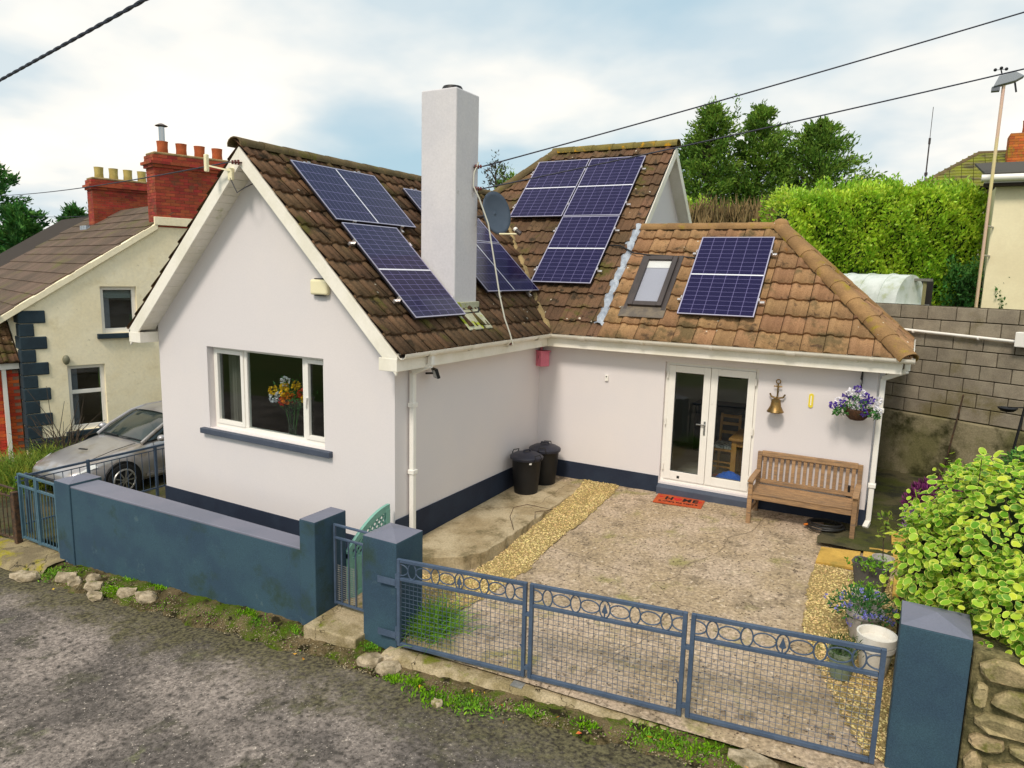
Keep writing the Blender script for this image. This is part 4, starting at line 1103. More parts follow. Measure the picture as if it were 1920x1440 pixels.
# coiled hose under the bench
M_HOSE = mat('black_rubber', S(28, 28, 28), rough=.5, var=.1)
pts = []
for i in range(150):
    a = i / 150 * 2 * math.pi * 5.3; r = .24 - .006 * (i / 28) + .012 * math.sin(a * .37 + 1)
    pts.append((4.72 + r * math.cos(a) * 1.0, -.40 + r * .80 * math.sin(a), .045 + .012 * (i / 28) + .01 * math.sin(a * 1.3)))
hs_ = thing('hose', 'coiled black garden hose lying under the bench end', 'hose', (4.72, -.4, .0))
MB().tube(pts, .011, 7).build('coil', M_HOSE, hs_, smooth=True)
MB().tube([(4.50, -.47, .06), (4.46, -.50, .055)], .016, 8).build('connector', mat('orange_plastic', S(214, 120, 40), rough=.5), hs_, smooth=True)
o = MB().tube([(4.95, -.05, .42), (4.95, -.05, .58)], .035, 14).build('bottle', M_BLACK, smooth=True); tag(o, 'dark green bottle standing behind the bench slats', 'bottle')

# stray wire on the path
o = MB().tube([(.98, -2.55, -.09), (.78, -2.3, -.02), (.70, -2.05, .03), (.82, -1.85, .04), (1.0, -1.75, .0), (1.12, -1.62, -.05), (.95, -1.85, -.05), (1.05, -2.05, -.07)], .005, 5).build('loose_wire', M_RUST, smooth=True); tag(o, 'thin loose loop of wire on the raised path', 'wire')

# bird box
M_PINK = mat('pink_paint', S(226, 128, 148), S(216, 116, 138), s=6, rough=.7, var=.08)
bbx = thing('nest_box', 'small pink wooden nest box high in the wall corner', 'nest box', (.06, -.10, 1.85))
def rbox(c, s0, s1, dz0, dz1, rz, m, name, par, bev=.004):
    M = Matrix.Translation(Vector(c)) @ Matrix.Rotation(rz, 4, 'Z'); mb = MB().box(-s0, s0, -s1, s1, dz0, dz1); mb.v = [(M @ Vector(v))[:] for v in mb.v]; return mb.build(name, m, par, bev=bev)
rbox((.10, -.10, 1.86), .085, .085, 0, .245, -.55, M_PINK, 'box', bbx)
rbox((.10, -.10, 1.86), .10, .105, .246, .265, -.55, M_PINK, 'lid', bbx)
rbox((.045, -.045, 1.96), .02, .02, 0, .28, -.55, M_PINK, 'back_board', bbx)
c_ = Vector((.10, -.10, 2.02)) + Vector((math.sin(-.55) * .0875 * 1 + .02, -math.cos(-.55) * .0875, 0))
MB().bar(c_ + Vector((0, 0, -.03)), c_ + Vector((0, 0, .02)), .022, .012).build('entrance', M_BLACK, bbx)

o = thing('door_sensor', 'small white motion sensor box on the wall left of the doors', 'sensor', (1.24, -.01, 1.72))
MB().box(1.215, 1.27, -.03, -.001, 1.70, 1.80).build('case', M_UPVC, o, bev=.006); MB().box(1.233, 1.252, -.033, -.0305, 1.765, 1.785).build('lens', M_BLACK, o)
# brass bell with anchor bracket
M_BRASS = mat('aged_brass', S(150, 118, 66), S(112, 92, 56), s=12, rough=.4, metal=.7, var=.15)
be = thing('ship_bell', 'aged brass bell hung from an anchor bracket on the wall', 'bell', (3.90, -.12, 1.56))
bxl = 3.90
MB().lathe([(.115, 1.52), (.118, 1.53), (.10, 1.56), (.075, 1.61), (.068, 1.66), (.062, 1.70), (.03, 1.725), (.005, 1.73)], (bxl, -.13, 0), 24, capb=False).build('bell_cup', M_BRASS, be, smooth=True)
MB().sphere((bxl, -.13, 1.515), .02).build('clapper', M_BRASS, be, smooth=True)
an = MB().tube([(bxl, -.05, 1.70), (bxl, -.05, 1.93)], .012, 8); an.tube([(bxl - .055, -.05, 1.885), (bxl + .055, -.05, 1.885)], .009, 8)
an.tube([(bxl + .03 * math.cos(t), -.05, 1.955 + .03 * math.sin(t)) for t in [i * 2 * math.pi / 12 for i in range(12)]], .008, 6, closed=True)
an.tube([(bxl - .105, -.05, 1.775), (bxl - .08, -.05, 1.73), (bxl, -.05, 1.71), (bxl + .08, -.05, 1.73), (bxl + .105, -.05, 1.775)], .013, 8); an.tube([(bxl, -.05, 1.74), (bxl, -.13, 1.74)], .01, 6); an.tube([(bxl, -.001, 1.80), (bxl, -.05, 1.80)], .012, 6)
an.build('anchor_bracket', M_BRASS, be, smooth=True)
M_YEL = mat('yellow_plastic', S(236, 214, 60), rough=.5, var=.04)
o = thing('thermometer', 'narrow yellow thermometer on the wall beside the bell', 'thermometer', (4.35, -.01, 1.65))
MB().prism([(4.35 + .032 * math.cos(t), -.001, (1.65 if math.sin(t) < 0 else 1.79) + .032 * math.sin(t)) for t in [i * 2 * math.pi / 20 + .01 for i in range(20)]], (0, -.014, 0)).build('plate', M_YEL, o)
MB().box(4.343, 4.357, -.019, -.0155, 1.655, 1.79).build('tube', M_UPVC, o)
# floodlight
fl_ = thing('floodlight', 'small black floodlight under the gutter near the front downpipe', 'floodlight', (.10, -3.2, 2.1))
M_ = Matrix.Translation((.17, -3.28, 2.10)) @ Matrix.Rotation(R(-35), 4, 'Z') @ Matrix.Rotation(R(18), 4, 'X')
def tf(mb, M): mb.v = [(M @ Vector(v))[:] for v in mb.v]; return mb
tf(MB().box(-.085, .085, -.02, .02, -.065, .065), M_).build('lamp_body', M_BLACK, fl_, bev=.006)
tf(MB().box(-.068, .068, -.024, -.021, -.05, .05), M_).build('lamp_glass', mat('lamp_lens', S(190, 196, 200), rough=.15), fl_)
MB().tube([(.001, -3.26, 2.08), (.09, -3.26, 2.09), (.16, -3.27, 2.10)], .015, 6).build('arm', M_BLACK, fl_)
# alarm box on the gable
al = thing('alarm_box', 'cream alarm siren box high on the front gable', 'alarm box', (-1.18, -D - .03, 3.10))
M_CREAM = mat('cream_plastic', S(246, 236, 196), rough=.5, var=.03)
MB().box(-1.34, -1.04, -D - .075, -D - .001, 3.07, 3.27).build('case', M_CREAM, al, bev=.03, seg=4)
MB().box(-1.27, -1.11, -D - .06, -D - .01, 3.271, 3.284).build('strobe', M_BLACK, al, bev=.004); MB().box(-1.27, -1.11, -D - .06, -D - .01, 3.056, 3.069).build('strobe', M_BLACK, al, bev=.004)

# hanging basket
hb = thing('hanging_basket', 'wicker hanging basket of purple and white flowers on a wall bracket', 'hanging basket', (4.96, -.22, 1.62))
MB().bar((4.97, -.012, 2.22), (4.97, -.012, 1.98), .02, .02, (0, 1, 0)).bar((4.97, -.02, 2.19), (4.97, -.24, 2.12), .016, .016).bar((4.97, -.02, 2.02), (4.97, -.15, 2.14), .012, .012).build('bracket', M_BLACK, hb)
bc = Vector((4.965, -.24, 1.66))
M_WICK = mat('dark_wicker', S(92, 60, 36), S(62, 42, 28), s=30, stretch=(1, 1, 5), rough=.9, var=.3, fine=90, bump=.6, bs=80)
MB().lathe([(.03, -.11), (.09, -.095), (.135, -.05), (.155, .0), (.165, .03), (.165, .05), (.14, .05)], bc, 24).build('basket', M_WICK, hb, smooth=True)
for a in (0, 2.1, 4.2): MB().tube([bc + Vector((.15 * math.cos(a), .15 * math.sin(a), .05)), (4.97, -.24, 2.10)], .003, 5).build('hanger_wire', M_GALV, hb)
M_LEAFG = mat('flower_leaf', S(52, 108, 44), S(76, 128, 56), s=8, isl=.3, rough=.6, var=.1, sub=.2)
M_PETP = mat('purple_petal', S(104, 74, 176), S(86, 58, 158), s=20, isl=.25, rough=.7, sub=.2)
M_PETW = mat('white_petal', S(246, 244, 250), isl=.06, rough=.7, sub=.2)
def flower_ball(c, r, m, n, parent, name='flower', L_=.035):
    v = sph(n); V, F = leaves(np.array(c) + v * r * .75, v * .6 + sph(n) * .6, np.full(n, L_), .9, .3)
    return np_mesh(name, V, F, m, parent)
for k, (dx_, dz_, pu) in enumerate(((-.02, .30, 1), (-.10, .26, 0), (.03, .25, 0), (-.15, .19, 1), (.09, .21, 1), (.15, .17, 1), (-.03, .14, 0), (-.24, .10, 0), (-.18, .10, 1), (.06, .12, 1), (.20, .09, 0), (.13, .13, 0), (-.30, .05, 1), (.05, .05, 0), (-.06, .05, 0), (.25, .03, 0), (.09, .0, 1), (.24, .16, 0), (-.09, .18, 1))):
    flower_ball(bc + Vector((dx_, -.10 - .05 * math.sin(k * 1.7) + abs(dx_) * .25, dz_ + .03)), .045, M_PETP if pu else M_PETW, 46, hb)
pp = np.array(bc) + np.c_[nrng.uniform(-.28, .28, 420), nrng.uniform(-.16, .10, 420), np.zeros(420)]
pp[:, 2] = bc.z + .04 + nrng.uniform(-.06, .2, 420) * (1 - np.abs(pp[:, 0] - bc.x) * 2.6) - np.abs(pp[:, 0] - bc.x) * .25
V, F = leaves(pp, sph(420) + np.array([0, -.4, .1]), nrng.uniform(.03, .06, 420), .6)
stuff(np_mesh('foliage', V, F, M_LEAFG, hb))

# satellite dish
M_DISH = mat('dish_grey', S(72, 84, 100), S(66, 78, 94), s=3, rough=.6, var=.06)
ds = thing('satellite_dish', 'grey oval satellite dish fixed behind the white chimney', 'satellite dish', (-.05, -1.75, 4.25))
dc = Vector((.05, -1.62, 4.27)); dn = Vector((.93, -.30, .22)).normalized(); dh = Vector((0, 0, 1)); dsd = dh.cross(dn).normalized(); dup = dn.cross(dsd)
V = []; rings, seg = 6, 32
for i in range(rings + 1):
    r = i / rings
    for j in range(seg): a = 2 * math.pi * j / seg; V.append(dc + dsd * (.27 * r * math.cos(a)) + dup * (.32 * r * math.sin(a)) + dn * (.05 * r * r - .05))
F = [(i * seg + j, i * seg + (j + 1) % seg, (i + 1) * seg + (j + 1) % seg, (i + 1) * seg + j) for i in range(rings) for j in range(seg)]
do = MB().add(V, F).build('reflector', M_DISH, ds, smooth=True); so = do.modifiers.new('t', 'SOLIDIFY'); so.thickness = .008
base = dc + dup * -.31
tip = Vector((.42, -1.62, 3.965)) + Vector((0, -.03, 0))
MB().tube([base, tip], .012, 8).build('feed_arm', M_CREAM, ds, smooth=True)
MB().tube([tip + Vector((-.02, 0, .05)), tip + Vector((.05, .01, .0))], .032, 10).build('receiver_head', M_DARKMET, ds, smooth=True); MB().sphere(tip + Vector((-.03, 0, .065)), .034).build('receiver_cap', M_UPVC, ds, smooth=True)
MB().tube([dc - dn * .06, Vector((-.12, cy1 + .03, 4.2)), Vector((-.16, cy1 - .01, 4.2))], .02, 8).build('wall_mount', M_DARKMET, ds, smooth=True)

# insulators, service cables
M_CER = mat('brown_ceramic', S(110, 44, 36), S(90, 36, 30), s=10, rough=.3, var=.05)
M_WIRE = mat('cable_black', S(34, 38, 56), rough=.6, var=.05)
M_WIREW = mat('cable_pale', S(206, 204, 190), rough=.6, var=.05)
def insulator(p, d, label, n=3):
    t = thing('insulator', label, 'insulator', p, 'brown ceramic cable insulators')
    p, d = Vector(p), Vector(d).normalized()
    for k in range(n): MB().tube([p + d * (.02 + k * .035), p + d * (.045 + k * .035)], .034 - .004 * k, 10).build('shed', M_CER, t, smooth=True)
    MB().tube([p - d * .04, p + d * .14], .008, 6).build('pin', M_RUST, t)
    return p + d * .14
ia = insulator((-.145, -1.96, 4.88), (.75, .55, .12), 'brown ceramic insulator, upper one on the chimney side')
ib = insulator((-.145, -1.95, 4.58), (.75, .55, .08), 'brown ceramic insulator, lower one on the chimney side')
ic = insulator((RX + .05, yB - .01, 4.74), (-.5, -.8, -.05), 'brown ceramic insulator at the front gable peak')
def cable(p, q, sag, r, label, m=M_WIRE, n=24, name='overhead_cable', grp='overhead cables', twist=False):
    p, q = Vector(p), Vector(q); pts = []
    for i in range(n + 1):
        t = i / n; v = p.lerp(q, t); v.z -= sag * 4 * t * (1 - t); pts.append(v)
    mb = MB().tube(pts, r, 6)
    if twist:
        mb = MB()
        for ph in (0, math.pi):
            tp = []
            for i in range(n * 24 + 1):
                t = i / (n * 24); v = p.lerp(q, t); v.z -= sag * 4 * t * (1 - t); a = t * (q - p).length * 18 + ph
                tp.append(v + Vector((0, math.cos(a), math.sin(a))) * r * .45)
            mb.tube(tp, r, 6)
    o = mb.build(name, m, None, smooth=True); tag(o, label, 'cable', grp); return o
cable(ia, (12.75, 3.55, 9.0), .10, .010, 'dark overhead cable from the upper chimney insulator to the top right')
cable(ib, (12.85, 3.4, 7.88), .10, .010, 'dark overhead cable crossing the rear roof below the other one')
cable((-12.05, -5.25, 4.93), (3.75, -7.9, 5.37), .02, .011, 'thick twisted overhead cable across the top left sky', twist=True)
cable(ic, (-30, 4.0, 6.1), .25, .009, 'thin overhead cable from the gable peak past the brick chimneys')
cable((-14.5, 2.2, 4.9), (-40, 10, 6.2), .3, .010, 'thin cable in front of the far brick chimney')
o = MB().tube([(-.08, -1.93, 4.95), (-.12, -1.98, 4.80), (-.125, -1.99, 4.62), (-.06, -1.93, 4.45), (.05, -1.85, 4.1), (.14, -1.82, 3.6), (.22, -1.78, 3.1), (.30, -1.75, 2.75), (.37, -1.70, 2.52), (.40, -1.66, 2.36), (.30, -1.66, 2.33)], .011, 7).build('service_cable', M_WIREW, smooth=True)
tag(o, 'pale service cable hanging down the chimney to the gutter', 'cable')
o = MB().tube([(.30, -1.66, 2.40), (.37, -1.64, 2.37)], .028, 8).build('insulator', M_CER, smooth=True); tag(o, 'brown ceramic insulator on the gutter below the chimney', 'insulator', 'brown ceramic cable insulators')
o = MB().tube([(cx0 + .2, cy0 - .07, groof(cx0 + .2, .12)), (cx0 + .4, cy0 - .075, groof(cx0 + .4, .10)), (cx1 + .06, cy0 - .09, groof(cx1 + .06, .06)), (cx1 + .10, cy0 + .15, groof(cx1 + .10, .05)), (cx1 + .10, cy1 - .1, groof(cx1 + .1, .06)), (cx1 + .02, cy1 + .05, groof(cx1 + .02, .06))], .013, 7).build('roof_cable', M_BLACK, smooth=True); tag(o, 'black cable looped round the foot of the chimney', 'cable', 'black cables on the roof')
o = MB().tube([ext(.68, 2.05, .05), ext(.95, 2.02, .07), ext(1.25, 1.82, .09), ext(1.5, 1.80, .07), ext(2.1, 1.78, .05), ext(2.35, 1.76, .05)], .013, 7).build('roof_cable', M_BLACK, smooth=True); tag(o, 'black cable running from the rear panels above the roof window', 'cable', 'black cables on the roof')
# yellow bracket device at the gable peak
gb = thing('wall_bracket', 'pale yellow cable bracket near the front gable peak', 'bracket', (RX - .1, yB - .05, 4.60))
MB().box(RX - .17, RX - .09, yB - .05, yB - .002, 4.52, 4.68).build('plate', M_CREAM, gb, bev=.01); MB().bar((RX - .12, yB - .04, 4.64), (RX - .38, yB - .18, 4.70), .03, .02).build('arm', M_CREAM, gb); MB().bar((RX - .38, yB - .2, 4.62), (RX - .38, yB - .2, 4.84), .05, .05).build('clamp', M_CREAM, gb, bev=.01)
MB().tube([(RX - .12, yB - .05, 4.55), (RX - .02, yB - .03, 4.36), (RX + .10, yB - .01, 4.42), (RX + .02, yB + .2, 4.5)], .006, 6).build('cable', M_WIRE, gb)

# ------------------------------------------------------------------ indoors
M_OAK = mat('oak', S(206, 148, 74), S(186, 128, 60), s=5, stretch=(6, 6, 1), rough=.5, var=.1)
ct = thing('dining_chair', 'oak dining chair with patterned cushion seen through the right door', 'chair', (2.97, 1.25, .12))
for (x, y, h) in ((2.77, 1.05, .45), (3.15, 1.05, .45), (2.79, 1.45, 1.0), (3.13, 1.45, 1.0)): MB().bar((x, y, .12), (x + (.02 if x < 2.95 else -.02), y, .12 + h), .04, .04, (0, 1, 0)).build('leg', M_OAK, ct)
MB().box(2.75, 3.17, 1.02, 1.48, .55, .585).build('seat', M_OAK, ct, bev=.01)
MB().box(2.76, 3.16, 1.03, 1.44, .587, .64).build('cushion', mat('patterned_cushion', S(225, 220, 212), S(90, 90, 96), s=26, lo=.5, hi=.56, rough=.95), ct, bev=.02, seg=3)
for z in (.28, .36): MB().bar((2.77, 1.05, z), (3.15, 1.05, z), .02, .025).build('rung', M_OAK, ct)
for z in (.8, .95, 1.08): MB().bar((2.80, 1.45, z), (3.13, 1.45, z), .02, .05).build('back_rail', M_OAK, ct)
tb = thing('dining_table', 'oak dining table edge seen through the right door', 'table', (3.6, .9, .12))
MB().box(3.12, 4.2, .62, 1.5, .84, .88).build('table_top', M_OAK, tb, bev=.006)
for (x, y) in ((3.16, .66), (4.1, .66), (3.16, 1.4), (4.1, 1.4)): MB().box(x, x + .08, y, y + .08, .12, .84).build('leg', M_OAK, tb)
MB().box(3.24, 4.1, .68, .70, .74, .84).build('apron', M_OAK, tb)
dbd = thing('pet_bed', 'low pink pet bed with crumpled blue blanket behind the door glass', 'pet bed', (3.3, .42, .12))
MB().lathe([(.30, 0), (.36, .02), (.38, .10), (.36, .14), (.30, .14), (.27, .06), (.01, .05)], (3.22, .50, .12), 24, sx=1., sy=.55).build('bed', mat('pink_fabric', S(190, 110, 100), rough=.9, var=.1), dbd, smooth=True)
V = [];n=12
for i in range(n):
    for j in range(n):
        u, v = i / (n - 1) - .5, j / (n - 1) - .5; V.append((3.20 + u * .5, .50 + v * .26, .20 + .16 * max(0, 1 - (u * u + v * v) * 4) + rnd.uniform(-.02, .03)))
MB().add(V, [(i * n + j, (i + 1) * n + j, (i + 1) * n + j + 1, i * n + j + 1) for i in range(n - 1) for j in range(n - 1)]).build('blanket', mat('blue_blanket', S(30, 110, 220), rough=.9, var=.1), dbd, smooth=True)
pf = thing('picture_frame', 'dark framed picture on the kitchen back wall', 'picture', (2.55, 3.08, 1.62))
mb = MB(); rect_frame(mb, 2.35, 2.75, 1.50, 1.74, 3.06, 3.098, .03); mb.build('frame', M_DARKMET, pf); MB().box(2.38, 2.72, 3.085, 3.09, 1.53, 1.71).build('print', M_BLIND, pf)
kc = thing('kitchen_unit', 'dark kitchen worktop unit deep inside the room', 'kitchen unit', (2.4, 2.8, .12))
MB().box(2.05, 4.8, 2.55, 3.08, .12, 1.0).build('cabinet', mat('dark_cabinet', S(40, 36, 36), rough=.4), kc, bev=.01); MB().box(2.0, 4.82, 2.52, 3.09, 1.0, 1.04).build('worktop', M_BLACK, kc)
wn_ = thing('white_dresser', 'pale tall cupboard just inside the left door', 'cupboard', (1.5, 1.2, .12))
MB().box(1.1, 1.75, 1.3, 1.9, .12, 2.05).build('cabinet', mat('pale_cupboard', S(206, 206, 206), rough=.6), wn_, bev=.01); MB().box(1.12, 1.73, 1.29, 1.298, 1.18, 1.2).build('door_gap', M_BLACK, wn_)
# vase of flowers behind the gable window
vs_ = thing('flower_vase', 'tall glass vase of mixed yellow, white and red flowers in the window', 'vase', (-2.02, -3.60, 1.0))
vc = (-2.10, -D + .30, wz0)
MB().lathe([(.055, .002), (.06, .01), (.062, .2), (.085, .42), (.08, .42), (.057, .2), (.052, .02)], vc, 18).build('vase', glass_mat('vase_glass', (.75, .85, .8), 1.5), vs_, smooth=True)
for k in range(9):
    a = k * .7; MB().tube([(vc[0] + .03 * math.cos(a), vc[1] + .03 * math.sin(a), wz0 + .02), (vc[0] + .17 * math.cos(a), vc[1] + .10 * math.sin(a), wz0 + .62)], .005, 5).build('stem', M_LEAFG, vs_)
PAL = {'y': mat('yellow_petal', S(255, 206, 30), rough=.7, sub=.2), 'w': M_PETW, 'r': mat('red_petal', S(226, 54, 30), rough=.7, sub=.2), 'o': mat('orange_petal', S(255, 150, 20), rough=.7, sub=.2)}
for (dx_, dz_, c_) in ((-.22, .60, 'y'), (-.16, .52, 'w'), (-.22, .50, 'w'), (-.09, .65, 'y'), (-.03, .60, 'y'), (.0, .55, 'o'), (-.06, .48, 'r'), (.03, .50, 'r'), (.17, .60, 'r'), (-.11, .72, 'w'), (.22, .53, 'y'), (.05, .68, 'y'), (-.02, .50, 'o')):
    flower_ball((vc[0] + dx_ * 1.3, vc[1] - .05 + .06 * math.sin(dx_ * 40), wz0 + dz_ * 1.1), .058, PAL[c_], 56, vs_, L_=.042)
pp = np.array(vc) + np.c_[nrng.normal(0, .14, 420), nrng.normal(0, .06, 420), nrng.normal(.56, .10, 420)]
V, F = leaves(pp, sph(420) + np.array([0, 0, .5]), nrng.uniform(.04, .09, 420), .35); stuff(np_mesh('foliage', V, F, M_LEAFG, vs_))
cu_ = thing('curtain', 'grey curtain gathered at the left of the front window', 'curtain', (-3.4, -3.55, 1.0))
V = []; n = 28
for i in range(n):
    x = -3.50 + .42 * i / (n - 1); y = -D + .36 + .03 * math.sin(i * 1.5)
    V += [(x, y, 1.0), (x, y, 2.26)]
MB().add(V, [(2 * i, 2 * i + 2, 2 * i + 3, 2 * i + 1) for i in range(n - 1)]).build('drape', mat('grey_curtain', S(150, 142, 132), rough=.95), cu_, smooth=True)
lm_ = thing('reading_table', 'small table with papers and cards behind the front window', 'table', (-1.6, -2.9, 0))
MB().box(-2.0, -1.2, -3.1, -2.6, 1.15, 1.18).build('table_top', mat('dark_teal_cloth', S(70, 100, 110), rough=.8), lm_); MB().box(-1.65, -1.55, -2.9, -2.8, -.1, 1.15).build('leg', M_DARKMET, lm_)
MB().obox((-1.80, -3.0, 1.19), (.16, .02, 0), (0, .10, .02), (0, .04, .13)).build('card', M_UPVC, lm_); MB().obox((-1.55, -3.0, 1.19), (.16, .06, 0), (0, .10, .02), (0, .04, .10)).build('card', mat('green_card', S(120, 170, 120), rough=.8), lm_)
# ------------------------------------------------------------------ block wall on the right
M_BLOCK = mat('concrete_block', S(152, 142, 124), S(138, 128, 112), s=4, isl=.10, rough=.95, var=.16, fine=60, bump=.5, bs=70, c3=S(122, 112, 82), s3=1.2, t3=.62, w3=.08, spec=.15)
M_JOINT = mat('block_mortar', S(78, 70, 54), S(60, 54, 40), s=6, rough=1, var=.2, spec=.1)
M_RETAIN = mat('stained_render', S(146, 136, 108), S(112, 108, 74), s=1.6, c3=S(58, 58, 34), s3=2.0, t3=.54, w3=.10, rough=.95, var=.2, fine=40, bump=.4, bs=30, spec=.15)
bw = thing('block_wall', 'tall grey concrete block wall with mossy rendered base on the right', 'wall', (6.4, 3.0, 0))
BA = Vector((5.29, 3.47, 0)); bt_ = Vector((.9013, -.4331, 0)); bn = Vector((.4331, .9013, 0))
def BW(s, d, z): return BA + bt_ * s + bn * d + Vector((0, 0, z))
def bwbox(s0, s1, d0, d1, z0, z1): return MB().obox(BW(s0, d0, z0), bt_ * (s1 - s0), bn * (d1 - d0), (0, 0, z1 - z0))
bwbox(-2.6, 4.4, .03, .2, 1.18, 3.03).build('mortar_core', M_JOINT, bw)
bwbox(-2.6, 4.4, -.07, .25, -.3, 1.16).build('retaining_base', M_RETAIN, bw, bev=.02)
bme = {}
for j in range(8):
    z0 = 1.18 + .1 * 0 + j * .232
    k = -6 if j % 2 else -5.5
    while k * .452 < 4.3:
        s0 = k * .452 + .007; zt_ = min(z0 + .222, 3.04)
        if s0 > -2.5:
            if 'b' not in bme:
                bme['b'] = MB().box(0, .438, -.098, 0, 0, .217).mesh('block'); bme['b'].materials.append(M_BLOCK)
            ob = bpy.data.objects.new('block', bme['b']); place(ob, bw)
            p = BW(s0, .098 + rnd.uniform(-.003, .003) - .003, z0); ang = math.atan2(bt_.y, bt_.x) + rnd.uniform(-.002, .002)
            ob.matrix_basis = Matrix.Translation(p) @ Matrix.Rotation(ang, 4, 'Z')
            ob.matrix_parent_inverse = wm(bw).inverted()
            ob.modifiers.new('b', 'BEVEL').width = .006
        k += 1
pp_ = thing('waste_pipe', 'white plastic pipe fixed along the block wall', 'pipe', tuple(BW(1, -.05, 2.56)))
MB().tube([BW(.05, -.06, 2.60), BW(1.86, -.06, 2.545)], .024, 10).build('pipe', M_UPVC, pp_, smooth=True)
for s_ in (.28, 1.3): MB().tube([BW(s_ - .012, -.06, 2.59 - .03 * s_), BW(s_ + .012, -.06, 2.59 - .03 * s_)], .034, 10).build('clip', M_UPVC, pp_)
bwbox(1.84, 2.05, -.16, -.005, 2.47, 2.70).build('hopper', M_UPVC, pp_, bev=.012)
o = MB().tube([BW(1.0, -.2, .1), BW(1.11, -.18, .6), BW(1.21, -.12, 1.62)], .012, 6).build('leaning_rod', M_RUST, smooth=True); tag(o, 'thin rusty rod leaning on the block wall', 'rod')
fp = thing('bird_feeder', 'black pole with a shallow hanging dish in front of the block wall', 'bird feeder', (6.75, 1.2, .1))
fb = Vector((6.80, 1.35, .1)); MB().tube([fb, (6.92, 1.4, 1.05), (7.02, 1.45, 1.95)], .018, 7).build('pole', M_BLACK, fp, smooth=True)
MB().lathe([(.01, 0), (.08, .015), (.125, .06), (.125, .065), (.08, .025), (.01, .012)], (6.79, 1.38, 1.62), 18).build('dish', M_BLACK, fp, smooth=True); MB().bar((6.97, 1.42, 1.70), (6.79, 1.38, 1.69), .015, .015).build('arm', M_BLACK, fp)

# translucent barrel tank and lean-to behind the wall
M_PLAST = mat('white_plastic_sheet', S(214, 220, 214), S(196, 204, 196), s=4, rough=.5, var=.06, c3=S(176, 184, 150), s3=4, t3=.62, w3=.08)
tk = thing('storage_tank', 'white ribbed barrel-topped plastic tank behind the block wall', 'tank', (4.9, 5.0, 2.4))
tc_ = Vector((4.55, 5.35, 2.98)); tx = bt_; ty = bn
def barrel(s0, s1, r, n=16):
    V = []
    for s_ in (s0, s1):
        for i in range(n + 1): a = math.pi * i / n; V.append(tc_ + tx * s_ - ty * (math.cos(a) * r) + Vector((0, 0, math.sin(a) * r * 1.02)))
    F = [(i, i + 1, n + 2 + i, n + 1 + i) for i in range(n)] + [tuple(range(n, -1, -1)), tuple(range(n + 1, 2 * n + 2))]
    return MB().add(V, F)
barrel(-1.0, .95, .56).build('barrel', M_PLAST, tk, smooth=True)
for s_ in (-.7, -.28, .14, .56): barrel(s_, s_ + .055, .578).build('rib', M_PLAST, tk, smooth=True)
MB().obox(tc_ + tx * -1.05 - ty * .64 + Vector((0, 0, -.09)), tx * 2.08, ty * 1.28, (0, 0, .088)).build('rim', M_PLAST, tk, bev=.015)
MB().obox(tc_ + tx * -1.0 - ty * .58 + Vector((0, 0, -.6)), tx * 1.95, ty * 1.15, (0, 0, .5)).build('base', mat('dark_green_tank', S(40, 60, 54), rough=.6), tk)
lt = thing('lean_to', 'dark timber lean-to frame beside the plastic tank', 'lean-to', (5.5, 5.2, 2.4))
MB().bar((5.62, 4.98, 2.35), (5.62, 4.98, 3.44), .06, .06, (0, 1, 0)).build('post', mat('grey_green_timber', S(128, 122, 84), rough=.9, var=.2), lt)
MB().bar((4.9, 5.3, 3.46), (5.72, 4.93, 3.46), .12, .05).build('beam', mat('grey_timber', S(120, 118, 108), rough=.9, var=.2), lt)
MB().obox((4.8, 5.9, 2.35), (.95, -.42, 0), (.02, .04, 0), (0, 0, 1.1)).build('back_boards', mat('dark_boards', S(34, 30, 26), rough=.95, var=.2), lt)

# ------------------------------------------------------------------ right-hand neighbour
M_CRW = mat('cream_render', S(240, 228, 192), S(230, 216, 180), s=1, rough=.9, var=.03, fine=20)
M_CRW2 = mat('yellow_render', S(240, 228, 168), S(232, 218, 158), s=1, rough=.9, var=.03, fine=20)
M_MROOF = mat('mossy_slate', S(104, 94, 54), S(84, 78, 48), s=3, isl=.25, c3=S(124, 128, 28), s3=2.2, t3=.50, w3=.10, rough=.95, var=.3, fine=30, bump=.5, bs=30)
M_BRICK = mat('red_brick', S(164, 72, 48), S(146, 60, 42), s=2, isl=.22, hue=.012, rough=.95, var=.2, fine=60, c3=S(112, 70, 48), s3=2.0, t3=.64, w3=.06)
M_BRICKO = mat('orange_brick', S(196, 110, 50), S(176, 94, 44), s=2, isl=.2, hue=.012, rough=.95, var=.2, fine=60, c3=S(150, 140, 40), s3=2.0, t3=.60, w3=.08)
M_BMORT = mat('brick_mortar', S(150, 120, 100), rough=1, var=.15)
M_POT = mat('terracotta', S(190, 96, 50), S(170, 84, 44), s=6, rough=.85, var=.12)
M_POTY = mat('buff_clay', S(196, 176, 104), S(176, 156, 90), s=6, rough=.85, var=.15)
